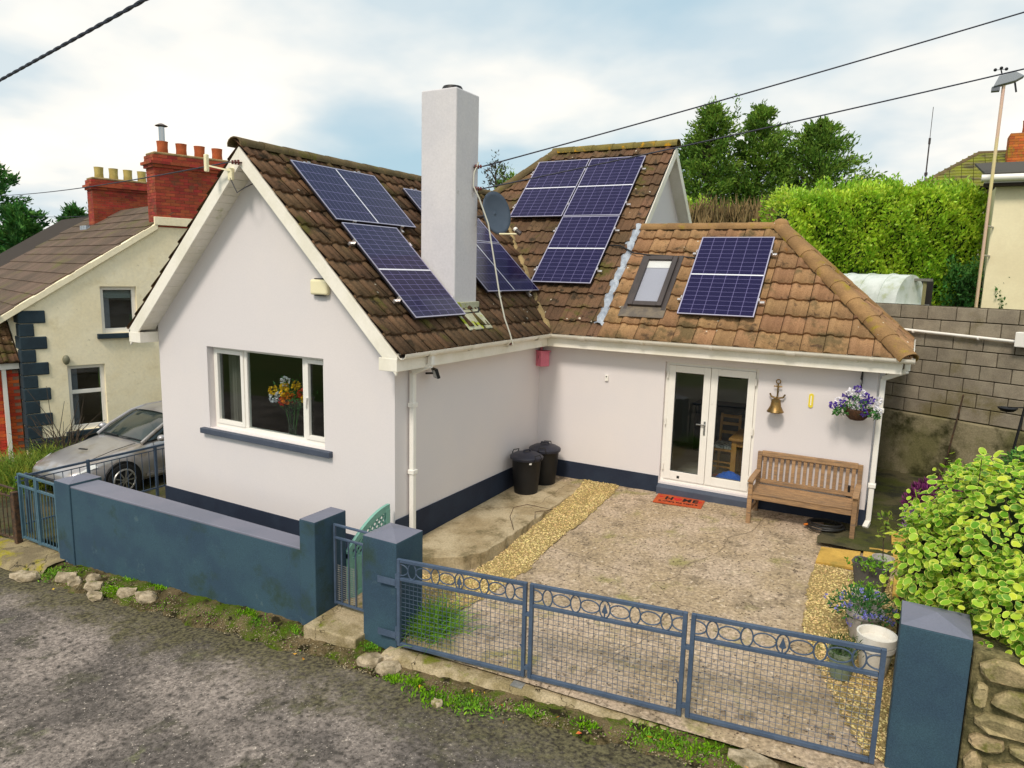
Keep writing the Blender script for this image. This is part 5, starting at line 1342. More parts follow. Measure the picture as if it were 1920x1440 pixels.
def bricks(root, fr, u0, u1, v0, v1, z0, z1, m, mort, bw_=.225, bh=.075, name='brickwork'):
    """fr(u,v,z)->world; brick skin on four sides of a mortar core"""
    core = MB(); P = fr(u0 + .012, v0 + .012, z0)
    core.obox(P, fr(u1 - .012, v0 + .012, z0) - P, fr(u0 + .012, v1 - .012, z0) - P, (0, 0, z1 - z0 - .01)); core.build('mortar_core', mort, root)
    mb = MB(); n = int(round((z1 - z0) / bh))
    for j in range(n):
        z = z0 + j * bh
        for side in range(4):
            a0, a1 = (u0, u1) if side % 2 == 0 else (v0, v1)
            k = a0 - (bw_ / 2 if (j + side) % 2 else 0)
            while k < a1 - .01:
                s0, s1 = max(k, a0) + .004, min(k + bw_, a1) - .004
                if s1 - s0 > .02:
                    pr_ = rnd.uniform(-.002, .003)
                    if side == 0: q = (s0, v0 - pr_, s1, v0 + .05)
                    elif side == 2: q = (s0, v1 - .05, s1, v1 + pr_)
                    elif side == 1: q = (u1 - .05, s0 + .001, u1 + pr_, s1 - .001)
                    else: q = (u0 - pr_, s0 + .001, u0 + .05, s1 - .001)
                    P = fr(q[0], q[1], z + .004)
                    mb.obox(P, fr(q[2], q[1], z + .004) - P, fr(q[0], q[3], z + .004) - P, (0, 0, bh - .008))
                k += bw_
    stuff(mb.build(name, m, root))
def pots(root, fr, us, v, z, r, h, m):
    for u in us:
        p = fr(u, v, z); MB().lathe([(r * .9, 0), (r, .02), (r * .94, h * .5), (r, h * .9), (r * 1.05, h), (r * .8, h), (r * .75, h * .5)], p, 16).build('chimney_pot', m, root, smooth=True)
ident = lambda u, v, z: Vector((u, v, z))
rn = thing('cream_house', 'cream house with white gutter at the far right behind the wall', 'house', (10, 9, 2.3))
MB().box(6.74, 16, 7.75, 12, 2.2, 5.46).build('wall', M_CRW, rn)
MB().box(6.5, 16, 7.50, 7.74, 5.44, 5.50).build('soffit', M_DECK, rn)
MB().tube([(6.44, 7.45, 5.60), (16, 7.45, 5.60)], .07, 10).build('gutter', M_UPVC, rn, smooth=True); MB().box(6.5, 16, 7.52, 7.55, 5.46, 5.66).build('fascia', M_UPVC, rn)
MB().prism([(6.5, 7.55, 5.66), (16, 7.55, 5.66), (16, 12.2, 6.5), (6.5, 12.2, 6.5)], (0, 0, .05)).build('roof', mat('dark_felt', S(70, 66, 58), rough=.95, var=.2), rn)
rf = thing('mossy_roof_house', 'pale yellow house with mossy hipped roof and brick chimney on the right', 'house', (9, 15, 2.3))
MB().box(5.75, 16, 14.0, 21, 2.2, 6.1).build('wall', M_CRW2, rf)
E0, E1_, RG0, RG1, E3 = Vector((5.08, 13.4, 6.05)), Vector((16, 13.4, 6.05)), Vector((6.75, 16.4, 7.40)), Vector((16, 16.4, 7.40)), Vector((5.08, 19.4, 6.05))
rfd = MB().add([E0, E1_, RG1, RG0, E3, (16, 19.4, 6.05)], [(0, 1, 2, 3), (0, 3, 4), (3, 2, 5, 4), (0, 4, 5, 1)]).build('roof', M_DECK, rf)
mb = MB(); rows = 11
for j in range(rows):
    t0 = j / rows; a = E0.lerp(RG0, t0); b = Vector((16, a.y, a.z)); dyz = (RG0 - E0) / rows; upv = Vector((0, dyz.y, dyz.z))
    x = a.x - (.15 if j % 2 else 0)
    while x < 11:
        xx = max(x, a.x); mb.obox((xx + .006, a.y, a.z + .035), (x + .30 - xx - .012, 0, 0), upv * 1.12 - Vector((0, 0, .02)), (0, -.008, .018)); x += .30
stuff(mb.build('slates', M_MROOF, rfd))
ridge_old = deck; deck = rfd
ridge(RG0, RG1, .11, .45, M_RIDGE); ridge(E0, RG0, .10, .45, M_RIDGE)
deck = ridge_old
MB().box(5.4, 16, 13.45, 13.98, 5.92, 6.0).build('soffit', M_DECK, rf)
rc = MB().box(7.45, 9.2, 15.2, 15.9, 5.8, 6.6).build('chimney_base', M_BMORT, rf)
bricks(rf, ident, 7.4, 9.3, 15.0, 15.8, 6.3, 7.75, M_BRICKO, M_BMORT)
pots(rf, ident, (7.85, 8.3), 15.4, 7.75, .15, .38, M_POT)

ws = thing('weather_station', 'weather station on a tall copper-coloured pole beside the cream house', 'weather station', (6.6, 6.95, 2.4))
M_COPP = mat('copper_pipe', S(228, 190, 170), S(232, 214, 150), s=.9, rough=.4, metal=.5, var=.05)
MB().tube([(6.6, 6.95, 2.2), (6.6, 7.0, 7.32)], .032, 10).build('pole', M_COPP, ws, smooth=True)
MB().prism([(6.42, 6.9, 7.30), (6.78, 6.9, 7.38), (6.92, 6.9, 7.46), (6.76, 6.9, 7.56), (6.50, 6.9, 7.50)], (0, .22, 0)).build('sensor_body', mat('grey_plastic', S(150, 156, 164), rough=.5), ws, bev=.01)
MB().box(6.40, 6.54, 6.93, 7.07, 7.22, 7.31).build('rain_cup', mat('grey_plastic_dark', S(110, 114, 122), rough=.5), ws, bev=.008)
MB().tube([(6.56, 7, 7.5), (6.52, 7, 7.64)], .012, 6).build('vane_stem', M_BLACK, ws)
for (a, b) in ((-.075, .02), (.0, -.06), (.075, .03)):
    MB().tube([(6.52, 7, 7.635), (6.52 + a, 7 + b, 7.64)], .006, 5).build('cup_arm', M_BLACK, ws); MB().sphere((6.52 + a * 1.25, 7 + b * 1.25, 7.645), .032).build('wind_cup', M_BLACK, ws, smooth=True)
MB().bar((6.78, 7, 7.36), (6.82, 7, 7.18), .03, .03).build('wind_vane', M_BLACK, ws)
for z in (4.6, 4.0): MB().bar((6.6, 6.97, z), (6.78, 7.76, z), .03, .03).build('bracket', M_GALV, ws)
o = thing('radio_aerial', 'thin vertical radio aerial standing above the laurel hedge', 'aerial', (5.3, 17.75, 4))
MB().tube([(5.36, 17.75, 2.3), (5.36, 17.75, 7.0)], .03, 8).build('mast', mat('aerial_grey', S(96, 98, 130), rough=.5), o); MB().tube([(5.36, 17.75, 7.0), (5.36, 17.75, 8.1)], .022, 8).build('upper_mast', M_DARKMET, o); MB().tube([(5.36, 17.75, 8.1), (5.36, 17.75, 9.2)], .010, 6).build('whip', M_DARKMET, o); MB().tube([(5.36, 17.75, 6.98), (5.36, 17.75, 7.08)], .05, 8).build('collar', M_DARKMET, o); MB().tube([(5.36, 17.75, 8.0), (5.36, 17.75, 8.2)], .036, 8).build('coil', M_DARKMET, o)

# ------------------------------------------------------------------ left-hand neighbour
M_YREND = mat('aged_cream_render', S(252, 240, 208), S(248, 234, 198), s=1.3, rough=.95, var=.06, fine=16, bump=.12, bs=40, c3=S(236, 220, 180), s3=2.2, t3=.64, w3=.10, extra=[(S(190, 178, 140), 6, .70, .05)])
M_QUOIN = mat('navy_quoin_paint', S(38, 56, 66), S(32, 48, 58), s=3, rough=.85, var=.12, fine=40)
M_SLATE = mat('brown_slate', S(104, 84, 70), S(88, 72, 58), s=1.0, isl=.16, rough=.95, var=.25, fine=40, bump=.4, bs=40, c3=S(98, 92, 50), s3=1.3, t3=.62, w3=.10)
N0 = Vector((-11.66, -2.49, 0)); na = R(16)
Nu, Nv = Vector((math.sin(na), math.cos(na), 0)), Vector((-math.cos(na), math.sin(na), 0))
NF = lambda u, v, z: N0 + Nu * u + Nv * v + Vector((0, 0, z))
ln_ = thing('cream_cottage', 'cream rendered neighbouring house with navy quoins and red chimneys', 'house', tuple(NF(4, 4, -1.7)))
zap = 2.42; UP = 3.9; NS = .66
def nbox(u0, u1, v0, v1, z0, z1): P = NF(u0, v0, z0); return MB().obox(P, NF(u1, v0, z0) - P, NF(u0, v1, z0) - P, (0, 0, z1 - z0))
ops = [(1.63, 2.42, 1.74, 2.85), (.85, 1.63, -.52, 1.02)]
us = sorted({0, 7.8, *[o_[0] for o_ in ops], *[o_[1] for o_ in ops]}); zs_ = sorted({-1.9, zap, *[z for o_ in ops for z in o_[2:] if z < zap]})
zs_ = sorted({-1.9, -.52, 1.02, 1.74, zap})
wall = MB()
for ua, ub in zip(us, us[1:]):
    for za, zb_ in zip(zs_, zs_[1:]):
        if any(o_[0] <= ua and ub <= o_[1] and o_[2] <= za and zb_ <= o_[3] + .01 for o_ in ops): continue
        if ua == 1.63 and za == 1.74: continue
        P = NF(ua, 0, za); wall.obox(P, NF(ub, 0, za) - P, Nv * .3, (0, 0, zb_ - za))
ztop = lambda u: zap + NS * (u if u <= UP else 2 * UP - u)
wall.prism([NF(0, 0, zap), NF(1.63, 0, zap), NF(1.63, 0, ztop(1.63))], Nv * .3)
wall.prism([NF(1.63, 0, 2.85), NF(2.42, 0, 2.85), NF(2.42, 0, ztop(2.42)), NF(1.63, 0, ztop(1.63))], Nv * .3)
wall.prism([NF(2.42, 0, zap), NF(7.8, 0, zap), NF(UP, 0, ztop(UP)), NF(2.42, 0, ztop(2.42))], Nv * .3)
wall.build('gable_wall', M_YREND, ln_)
nbox(0, .25, .3, 12, -1.9, zap).build('front_wall', M_YREND, ln_)
nbox(.05, 7.7, -.012, .0, -1.9, -.62).build('plinth', M_QUOIN, ln_)
z = 2.31
for k in range(11):
    w = .49 if k % 2 == 0 else .26
    nbox(-.028, w, -.03, .3 if k % 2 else .5, z - .283, z).build('quoin', M_QUOIN, ln_, bev=.02); z -= .292
for (a, b, c, d), two in ((ops[0], False), (ops[1], True)):
    fr_ = MB(); w = .085
    for q in ((a, a + w, c, d), (b - w, b, c, d), (a + w, b - w, d - w, d), (a + w, b - w, c, c + w * 1.3)) + (((a + w, b - w, .34, .43),) if two else ()):
        P = NF(q[0], .09, q[2]); fr_.obox(P, NF(q[1], .09, q[2]) - P, Nv * .07, (0, 0, q[3] - q[2]))
    wi = fr_.build('window', M_UPVC, ln_, bev=.006)
    for (pc, pdd) in (((c + w, .34), (.43, d - w)) if two else ((c + w, d - w),)): nbox(a + w, b - w, .12, .126, pc, pdd).build('pane', M_GLASS, wi)
    nbox(a - .05, b + .05, .8, .82, c - .1, d + .1).build('room_backing', M_INTD, wi)
    nbox(a + w, a + w + .16, .26, .28, c + w, d - w).build('curtain', mat('pale_curtain', S(150, 150, 160), rough=.95), wi)
    if not two: nbox(a + w, b - w, .2, .21, d - w - .2, d - w).build('blind', mat('roller_blind', S(150, 160, 160), rough=.9), wi)
    nbox(a - .12, b + .12, -.09, .1, c - .12, c - .004).build('window_sill', M_QUOIN, ln_, bev=.01)
lampc = NF(.83, -.05, 1.17)
MB().sphere(lampc, .075, 12, 8, 1.5).build('wall_lamp', mat('grey_lamp', S(120, 118, 96), rough=.5), ln_, smooth=True)
# roof of the cottage
ro = MB().prism([NF(-.35, .302, ztop(-.35) - .02), NF(UP, .302, ztop(UP) - .02), NF(7.8 + .35, .302, ztop(7.8 + .35) - .02)], Nv * 13).build('roof', M_DECK, ln_)
sl_len = math.hypot(UP + .35, NS * (UP + .35)); uvec = (NF(1, 0, NS) - NF(0, 0, 0)).normalized(); nrows = 12; g = sl_len / nrows
tme = MB().box(0, .335, 0, g * 1.15, .0, .02).mesh('roof_tile'); tme.materials.append(M_SLATE)
nrm = Nv.cross(uvec) * -1
if nrm.z < 0: nrm = -nrm
for j in range(nrows):
    for i in range(25):
        p = NF(-.38, -.02 + i * .345 + (.17 if j % 2 else 0), ztop(-.38)) + uvec * (j * g) + nrm * .022
        xd = Nv; M = Matrix(((xd.x, uvec.x, nrm.x, p.x), (xd.y, uvec.y, nrm.y, p.y), (xd.z, uvec.z, nrm.z, p.z), (0, 0, 0, 1))) @ Matrix.Rotation(-.045 , 4, 'X')
        ob = bpy.data.objects.new('roof_tile', tme); place(ob, ro); ob.matrix_basis = M
for j in range(11):   # stepped cream verge
    a = NF(-.38, -.075, ztop(-.38) - .14) + uvec * (j * sl_len / 14)
    MB().obox(a, uvec * (sl_len / 14 + .02), Nv * .11, Vector((0, 0, .15 + .012 * (j % 2)))).build('verge_stone', M_YREND, ln_, bev=.008)
a = NF(2.9, -.085, 4.34); MB().obox(a, Nu * 2.1, Nv * .06, (0, 0, .2)).build('coping', M_YREND, ln_, bev=.01)
MB().tube([NF(-.42, -.1, 2.20), NF(-.42, 8, 2.20)], .07, 8).build('gutter', M_UPVC, ln_, smooth=True)
def stack(u0, u1, v0, v1, z0, z1, m, potm, pr_, ph, np_):
    bricks(ln_, NF, u0, u1, v0, v1, z0, z1 - .36, m, M_BMORT, name='brick_stack')
    for k, e in enumerate((.05, .10)): bricks(ln_, NF, u0 - e, u1 + e, v0 - e, v1 + e, z1 - .36 + k * .075, z1 - .36 + (k + 1) * .075, m, M_BMORT, name='brick_corbel')
    bricks(ln_, NF, u0 - .03, u1 + .03, v0 - .03, v1 + .03, z1 - .21, z1 - .06, m, M_BMORT, name='brick_corbel')
    P = NF(u0 - .0, v0 - .0, z1 - .06); MB().obox(P, Nu * (u1 - u0), Nv * (v1 - v0), (0, 0, .07)).build('flaunching', M_MORTAR, ln_, bev=.03)
    pots(ln_, NF, [u0 + (u1 - u0) * (i + .7) / (np_ + .4) for i in range(np_)], (v0 + v1) / 2, z1, pr_, ph, potm)
stack(2.98, 4.95, -.02, .58, 4.30, 6.08, M_BRICK, M_POT, .13, .30, 4)
stack(3.15, 4.95, 6.0, 6.6, 4.35, 5.95, M_BRICK, M_POTY, .13, .34, 4)
fq = NF(2.98 + 1.97 * .7 / 4.4, .28, 6.3)
MB().tube([fq, fq + Vector((0, 0, .42))], .07, 12).build('steel_flue', M_STEEL, ln_, smooth=True); MB().lathe([(.14, .44), (.15, .45), (.05, .50), (.01, .51)], fq, 14).build('flue_cowl', M_DARKMET, ln_, smooth=True)
nbox(2.9, 3.0, 5.95, 6.65, 4.15, 4.5).build('lead_flashing', M_LEAD, ln_)
# brick porch
po = thing('brick_porch', 'red brick porch with small tiled roof at the left edge', 'porch', tuple(NF(-.9, 1.5, -1.6)))
pu0, pu1, pv0, pv1 = -1.7, -.03, .38, 3.2
P = NF(pu0 + .02, pv0 + .02, -1.6); MB().obox(P, NF(pu1, pv0 + .02, -1.6) - P, NF(pu0 + .02, pv1, -1.6) - P, (0, 0, 2.55)).build('mortar_core', M_BMORT, po)
bme2 = MB().box(0, .217, 0, .06, 0, .068).mesh('brick'); bme2.materials.append(mat('orange_red_brick', S(206, 88, 46), S(190, 74, 40), s=3, isl=.2, hue=.012, rough=.95, var=.15))
for j in range(26):
    for i in range(7):
        u = pu1 - (i + 1) * .226 + (.113 if j % 2 else 0)
        if u + .217 > pu1 + .02: continue
        p = NF(u, pv0 - .002, -1.0 + j * .0755); ob = bpy.data.objects.new('brick', bme2); place(ob, po)
        M = Matrix(((Nu.x, Nv.x, 0, p.x), (Nu.y, Nv.y, 0, p.y), (0, 0, 1, p.z), (0, 0, 0, 1))); ob.matrix_basis = M; ob.matrix_parent_inverse = wm(po).inverted()
nbox(pu0 - .1, -.035, pv0 - .14, pv0 - .02, 1.0, 1.16).build('fascia', M_UPVC, po)
nbox(-.36, -.28, pv0 - .1, pv0 - .03, -1.4, 1.0).build('downpipe', M_UPVC, po)
ra, rb = NF(pu0 - .15, pv0 - .22, 1.14), NF(pu0 - .15, pv0 + 1.3, 2.2)
pr0 = MB().prism([ra, rb, NF(pu0 - .15, pv0 + 1.3, 1.14)], Nu * (1.82)).build('roof', M_DECK, po)
ud_ = (rb - ra).normalized(); nn_ = Nu.cross(ud_).normalized()
for j in range(6):
    for i in range(6):
        p = ra + ud_ * (j * .31) + Nu * (i * .30 + .02) + nn_ * .01
        M = Matrix(((Nu.x, ud_.x, nn_.x, p.x), (Nu.y, ud_.y, nn_.y, p.y), (Nu.z, ud_.z, nn_.z, p.z), (0, 0, 0, 1)))
        ob = bpy.data.objects.new('roof_tile', T1); place(ob, pr0); ob.matrix_basis = M
# ------------------------------------------------------------------ parked car
M_SILV = mat('silver_car_paint', S(182, 180, 182), S(172, 168, 168), s=1.2, rough=.32, metal=.55, var=.04, fine=60, coat=.5, c3=S(150, 138, 120), s3=2, t3=.60, w3=.12)
M_TYRE = mat('tyre_rubber', S(24, 24, 24), rough=.8, var=.1)
M_ALLOY = mat('alloy_wheel', S(186, 184, 180), rough=.35, metal=.8, var=.05)
M_CGLASS = mat('car_glass', S(40, 50, 50), S(54, 62, 58), s=2, rough=.06, var=.02, spec=.8)
car = thing('car', 'dusty silver coupe parked nose-out beside the house', 'car', (-7.95, -2.0, -.92))
CX, CY, CZ = -7.93, -4.02, -.915      # nose at CY, car runs to +Y
C = lambda w, s_, z: Vector((CX + w, CY + s_, CZ + z))
ST = [(0, .55, .30, .50), (.05, .66, .26, .57), (.22, .77, .22, .64), (.5, .835, .20, .71), (.9, .865, .20, .79), (1.25, .872, .20, .86), (1.6, .872, .20, .915), (2.2, .872, .20, .94), (3.0, .868, .20, .955), (3.6, .85, .22, .96), (4.0, .80, .26, .93), (4.25, .70, .32, .84)]
V = []; NP = 13
for (s_, w, zb_, zh) in ST:
    half = [(w * .90, zb_), (w * .985, zb_ + .10), (w, zb_ + (zh - zb_) * .45), (w * .985, zb_ + (zh - zb_) * .72), (w * .93, zh - .035), (w * .78, zh + .012)]
    row = [C(a, s_, b) for a, b in half] + [C(0, s_, zh + .035)] + [C(-a, s_, b) for a, b in half[::-1]]
    V += row
F = [(i * NP + j, i * NP + j + 1, (i + 1) * NP + j + 1, (i + 1) * NP + j) for i in range(len(ST) - 1) for j in range(NP - 1)]
F += [tuple(range(NP - 1, -1, -1)), tuple((len(ST) - 1) * NP + j for j in range(NP))]
bo = MB().add(V, F).build('body', M_SILV, car, smooth=True, sharp=60)
sb = bo.modifiers.new('s', 'SUBSURF'); sb.levels = 2; sb.render_levels = 2
# cabin: glasshouse loft
CS = [(1.38, .70, .90, .66, .905), (1.62, .74, .93, .665, 1.06), (2.05, .75, .94, .62, 1.27), (2.35, .75, .945, .58, 1.335), (2.9, .75, .95, .57, 1.345), (3.4, .73, .96, .55, 1.26), (3.95, .66, .95, .56, .965)]
V = []
for (s_, wb_, zb_, wt_, zt_) in CS: V += [C(wb_, s_, zb_), C((wb_ * .4 + wt_ * .6), s_, zb_ + (zt_ - zb_) * .62), C(wt_, s_, zt_ - .02), C(wt_ * .5, s_, zt_ + .012), C(0, s_, zt_ + .02), C(-wt_ * .5, s_, zt_ + .012), C(-wt_, s_, zt_ - .02), C(-(wb_ * .4 + wt_ * .6), s_, zb_ + (zt_ - zb_) * .62), C(-wb_, s_, zb_)]
n9 = 9
F = [(i * n9 + j, i * n9 + j + 1, (i + 1) * n9 + j + 1, (i + 1) * n9 + j) for i in range(len(CS) - 1) for j in range(n9 - 1)]
MB().add(V, F).build('glasshouse', M_CGLASS, car, smooth=True, sharp=50)
def car_strip(rows, r, name, m):
    MB().tube([C(*p) for p in rows], r, 8).build(name, m, car, smooth=True)
for sg in (1, -1):
    car_strip([(sg * .72, 1.36, .90), (sg * .715, 1.62, 1.06), (sg * .66, 2.05, 1.275), (sg * .61, 2.35, 1.345), (sg * .60, 2.9, 1.36), (sg * .585, 3.4, 1.275), (sg * .60, 3.95, .98)], .036, 'roof_pillar', M_SILV)
    car_strip([(sg * .70, 2.62, .95), (sg * .60, 2.66, 1.34)], .03, 'door_pillar', M_BLACK)
    MB().sphere(C(sg * .97, 1.62, .99), .085, 12, 8, .75).build('wing_mirror', M_SILV, car, smooth=True)
    MB().bar(C(sg * .88, 1.64, .95), C(sg * .95, 1.63, .98), .03, .03).build('mirror_arm', M_BLACK, car)
V = []
for (s_, wt_, zt_) in ((2.12, .60, 1.305), (2.35, .585, 1.365), (2.9, .575, 1.378), (3.3, .56, 1.315)): V += [C(a * wt_, s_, zt_ + (1 - a * a) * .028) for a in (-1, -.6, 0, .6, 1)]
MB().add(V, [(i * 5 + j, i * 5 + j + 1, i * 5 + j + 6, i * 5 + j + 5) for i in range(3) for j in range(4)]).build('roof', M_SILV, car, smooth=True)
for sg in (1, -1):
    for s_ in (.88, 3.42):
        arch_ = [C(sg * .872, s_ + .375 * math.cos(t), .31 + .375 * math.sin(t)) for t in [math.pi * i / 16 for i in range(17)]]
        pl = [C(sg * .875, s_ + .36 * math.cos(t), .31 + .36 * math.sin(t)) for t in [2 * math.pi * i / 24 for i in range(24)]]
        MB().prism(pl, (sg * -.25, 0, 0)).build('wheel_arch', M_BLACK, car)
        c = C(sg * .80, s_, .31)
        wl_ = MB().tube([c + Vector((-sg * .10, 0, 0)), c + Vector((-sg * .09, 0, 0)), c + Vector((sg * .09, 0, 0)), c + Vector((sg * .10, 0, 0))], [.27, .31, .31, .27], 28).build('wheel', M_TYRE, car, smooth=True)
        rim = MB()
        rim.tube([c + Vector((sg * .104, .205 * math.cos(t), .205 * math.sin(t))) for t in [2 * math.pi * i / 28 for i in range(28)]], .018, 6, closed=True)
        for k in range(9): t = 2 * math.pi * k / 9; rim.bar(c + Vector((sg * .108, .03 * math.cos(t), .03 * math.sin(t))), c + Vector((sg * .104, .205 * math.cos(t), .205 * math.sin(t))), .02, .034, (1, 0, 0))
        rim.tube([c + Vector((sg * .09, 0, 0)), c + Vector((sg * .115, 0, 0))], .05, 12)
        rim.build('rim', M_ALLOY, wl_, smooth=True)
    hl = [C(sg * .44, .09, .545), C(sg * .70, .16, .56), C(sg * .80, .46, .64), C(sg * .72, .46, .69), C(sg * .52, .20, .635)]
    MB().prism(hl, (0, -.004, .004)).build('headlight', mat('headlamp_glass', S(206, 208, 206), rough=.1, spec=.7), car, bev=.004)
    car_strip([(sg * .05, 1.36, .955), (sg * .35, 1.40, .945), (sg * .62, 1.42, .93)], .012, 'wiper', M_BLACK)
    car_strip([(sg * .60, .42, .745), (sg * .55, .9, .83), (sg * .62, 1.3, .90)], .006, 'bonnet_gap', M_BLACK)
for s_ in (1.52, 2.75): car_strip([(.852, s_, .30), (.874, s_, .55), (.862, s_, .76), (.815, s_ + .02, .90)], .005, 'door_gap', M_BLACK)
MB().obox(C(-.10, .62, .815), (.22, .03, .01), (0, .03, .01), (0, 0, .012)).build('bonnet_vent', M_BLACK, car)
MB().bar(C(-.5, -.005, .42), C(.5, -.005, .42), .02, .10, (0, 1, 0)).build('grille', M_BLACK, car)
MB().bar(C(.876, 1.35, .30), C(.876, 3.0, .30), .02, .05).build('side_skirt', M_SILV, car)
MB().obox(C(.35, 1.50, .985), (.16, .05, .02), (.0, .06, .035), (0, 0, .004)).build('windscreen_papers', M_UPVC, car)
# ------------------------------------------------------------------ plants
M_CYP = mat('cypress_leaf', S(128, 160, 62), S(90, 124, 50), s=1.2, isl=.4, hue=.02, rough=.8, var=.1, sub=.3, spec=.2)
M_CYPD = mat('dark_conifer_leaf', S(84, 134, 58), S(56, 100, 50), s=1.0, isl=.35, hue=.02, rough=.8, var=.1, sub=.15, spec=.2)
M_BARK = mat('bark', S(84, 70, 56), S(60, 50, 40), s=6, rough=.95, var=.3, fine=30)
M_LAUR = mat('laurel_leaf', S(196, 222, 70), S(154, 196, 54), s=1.1, isl=.35, hue=.02, rough=.45, var=.1, sub=.35, spec=.5)
M_DEADT = mat('dry_twig', S(160, 136, 92), S(128, 110, 74), s=2, isl=.3, rough=.95, var=.1)
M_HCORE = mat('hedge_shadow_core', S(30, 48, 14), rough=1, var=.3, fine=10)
M_GRAS = mat('grass_blade', S(136, 182, 48), S(102, 150, 38), s=4, isl=.35, hue=.02, rough=.7, sub=.25, spec=.3)
M_GRASY = mat('long_grass_blade', S(150, 158, 62), S(96, 128, 40), s=3, isl=.35, hue=.03, rough=.7, sub=.25, spec=.3)
M_MOSS = mat('bright_moss', S(124, 170, 24), S(94, 146, 20), s=8, isl=.3, rough=.9, sub=.15, spec=.2)

def conifer(name, label, base, h, rad, zc0, m, group, nb=150, seed=0, lean=0., leafn=70, ll=.22, tips=3):
    g = np.random.default_rng(seed); x, y, z = base
    t = thing(name, label, 'tree', base, group)
    tr = MB().tube([(x, y, z), (x + lean * .3, y, z + h * .5), (x + lean, y, z + h * .96)], [.16, .10, .02], 8)
    P = []; D = []; Ls = []
    for k in range(nb):
        f = (k + .5) / nb; hz = zc0 + (h - zc0) * f ** .95
        env = rad * (1 - f) ** .55 * (.75 + .5 * g.random()) * (1 if f > .12 else .55 + 4 * f)
        a = g.uniform(0, 2 * math.pi); rise = g.uniform(.1, .65)
        dirv = np.array([math.cos(a), math.sin(a), rise])
        p0 = np.array([x + lean * hz / h, y, z + hz]); p1 = p0 + dirv * env * .95; p1[2] = min(p1[2], z + h + .1 * g.random())
        if k % 3 == 0: tr.tube([p0 - np.array([0, 0, .2]), (p0 + p1) / 2, p1], [.035, .02, .006], 5, caps=False)
        n = int(leafn * (.35 + env / rad)); s_ = g.random(n) ** .6
        wob = g.normal(size=(n, 3)) * np.array([.20, .20, .13]) * (.4 + .6 * env)
        pt = p0 + (p1 - p0) * s_[:, None] + wob * (1.05 - .55 * s_[:, None]) - np.array([0, 0, .06])
        P.append(pt); D.append(dirv / np.linalg.norm(dirv) * .9 + g.normal(size=(n, 3)) * .5 + np.array([0, 0, .25])); Ls.append(g.uniform(.5, 1.15, n) * ll)
    for k in range(tips):
        a = g.uniform(0, 6.28); o_ = np.array([math.cos(a), math.sin(a), 0]) * rad * .25 * k; n = 60; s_ = g.random(n)
        top = np.array([x + lean, y, z + h - .5 * k * g.random()]) + o_
        P.append(top + np.c_[g.normal(0, .07, n), g.normal(0, .07, n), (s_ - .75) * 1.1]); D.append(np.c_[g.normal(0, .5, n), g.normal(0, .5, n), np.full(n, .8)]); Ls.append(g.uniform(.5, 1, n) * ll * .8)
    tr.build('trunk', M_BARK, t, smooth=True)
    V, F = leaves(np.concatenate(P), np.concatenate(D), np.concatenate(Ls), .34, .2)
    stuff(np_mesh('crown', V, F, m, t))
GC_ = 'cypress trees behind the house'
conifer('cypress_tree', 'cypress tree nearest the rear gable, leftmost of the three', (-2.35, 18.2, 2.3), 7.7, 1.75, 2.6, M_CYP, GC_, 190, 1, .3, 80)
conifer('cypress_tree', 'middle cypress tree of the three behind the house', (-.55, 19.4, 2.3), 7.7, 1.8, 2.7, M_CYP, GC_, 180, 2, .1, 80)
conifer('cypress_tree', 'widest cypress tree, rightmost of the three, over the hedge', (2.0, 20.6, 2.3), 7.2, 2.35, 2.4, M_CYP, GC_, 210, 3, -.5, 84)
GL_ = 'dark conifers behind the cream cottage'
for k, (b, h, r, lb) in enumerate((((-31.8, 6.4, -1.5), 9.4, 2.6, 'tallest dark conifer at the left edge'), ((-29.6, 6.6, -1.5), 7.2, 2.3, 'dark bushy conifer second from the left edge'), ((-28.0, 8.0, -1.5), 7.3, 1.5, 'pointed young conifer beside the far brick chimney'), ((-26.3, 8.6, -1.5), 6.9, 2.0, 'dark conifer peeping round the far brick chimney'), ((-21.5, 9.5, -1.5), 8.2, 1.6, 'conifer showing between the two brick chimneys'))):
    conifer('conifer_tree', lb, b, h, r, 1.2, M_CYPD, GL_, 150, 20 + k, 0., 72, .3)
# shrub tops beyond the roof hip
conifer('garden_tree', 'small purple-tinged tree top showing beside the chimney', (-7.35, 10.6, -1.0), 8.15, .75, 5.0, mat('plum_leaf', S(92, 74, 78), S(64, 74, 40), s=3, isl=.3, rough=.8, sub=.2), None, 50, 41, 0., 26, .14)
conifer('garden_bush', 'green bush top just above the rear roof hip', (-6.9, 10.8, -1.0), 7.65, .9, 5.5, M_CYP, None, 60, 42, 0., 40, .16)

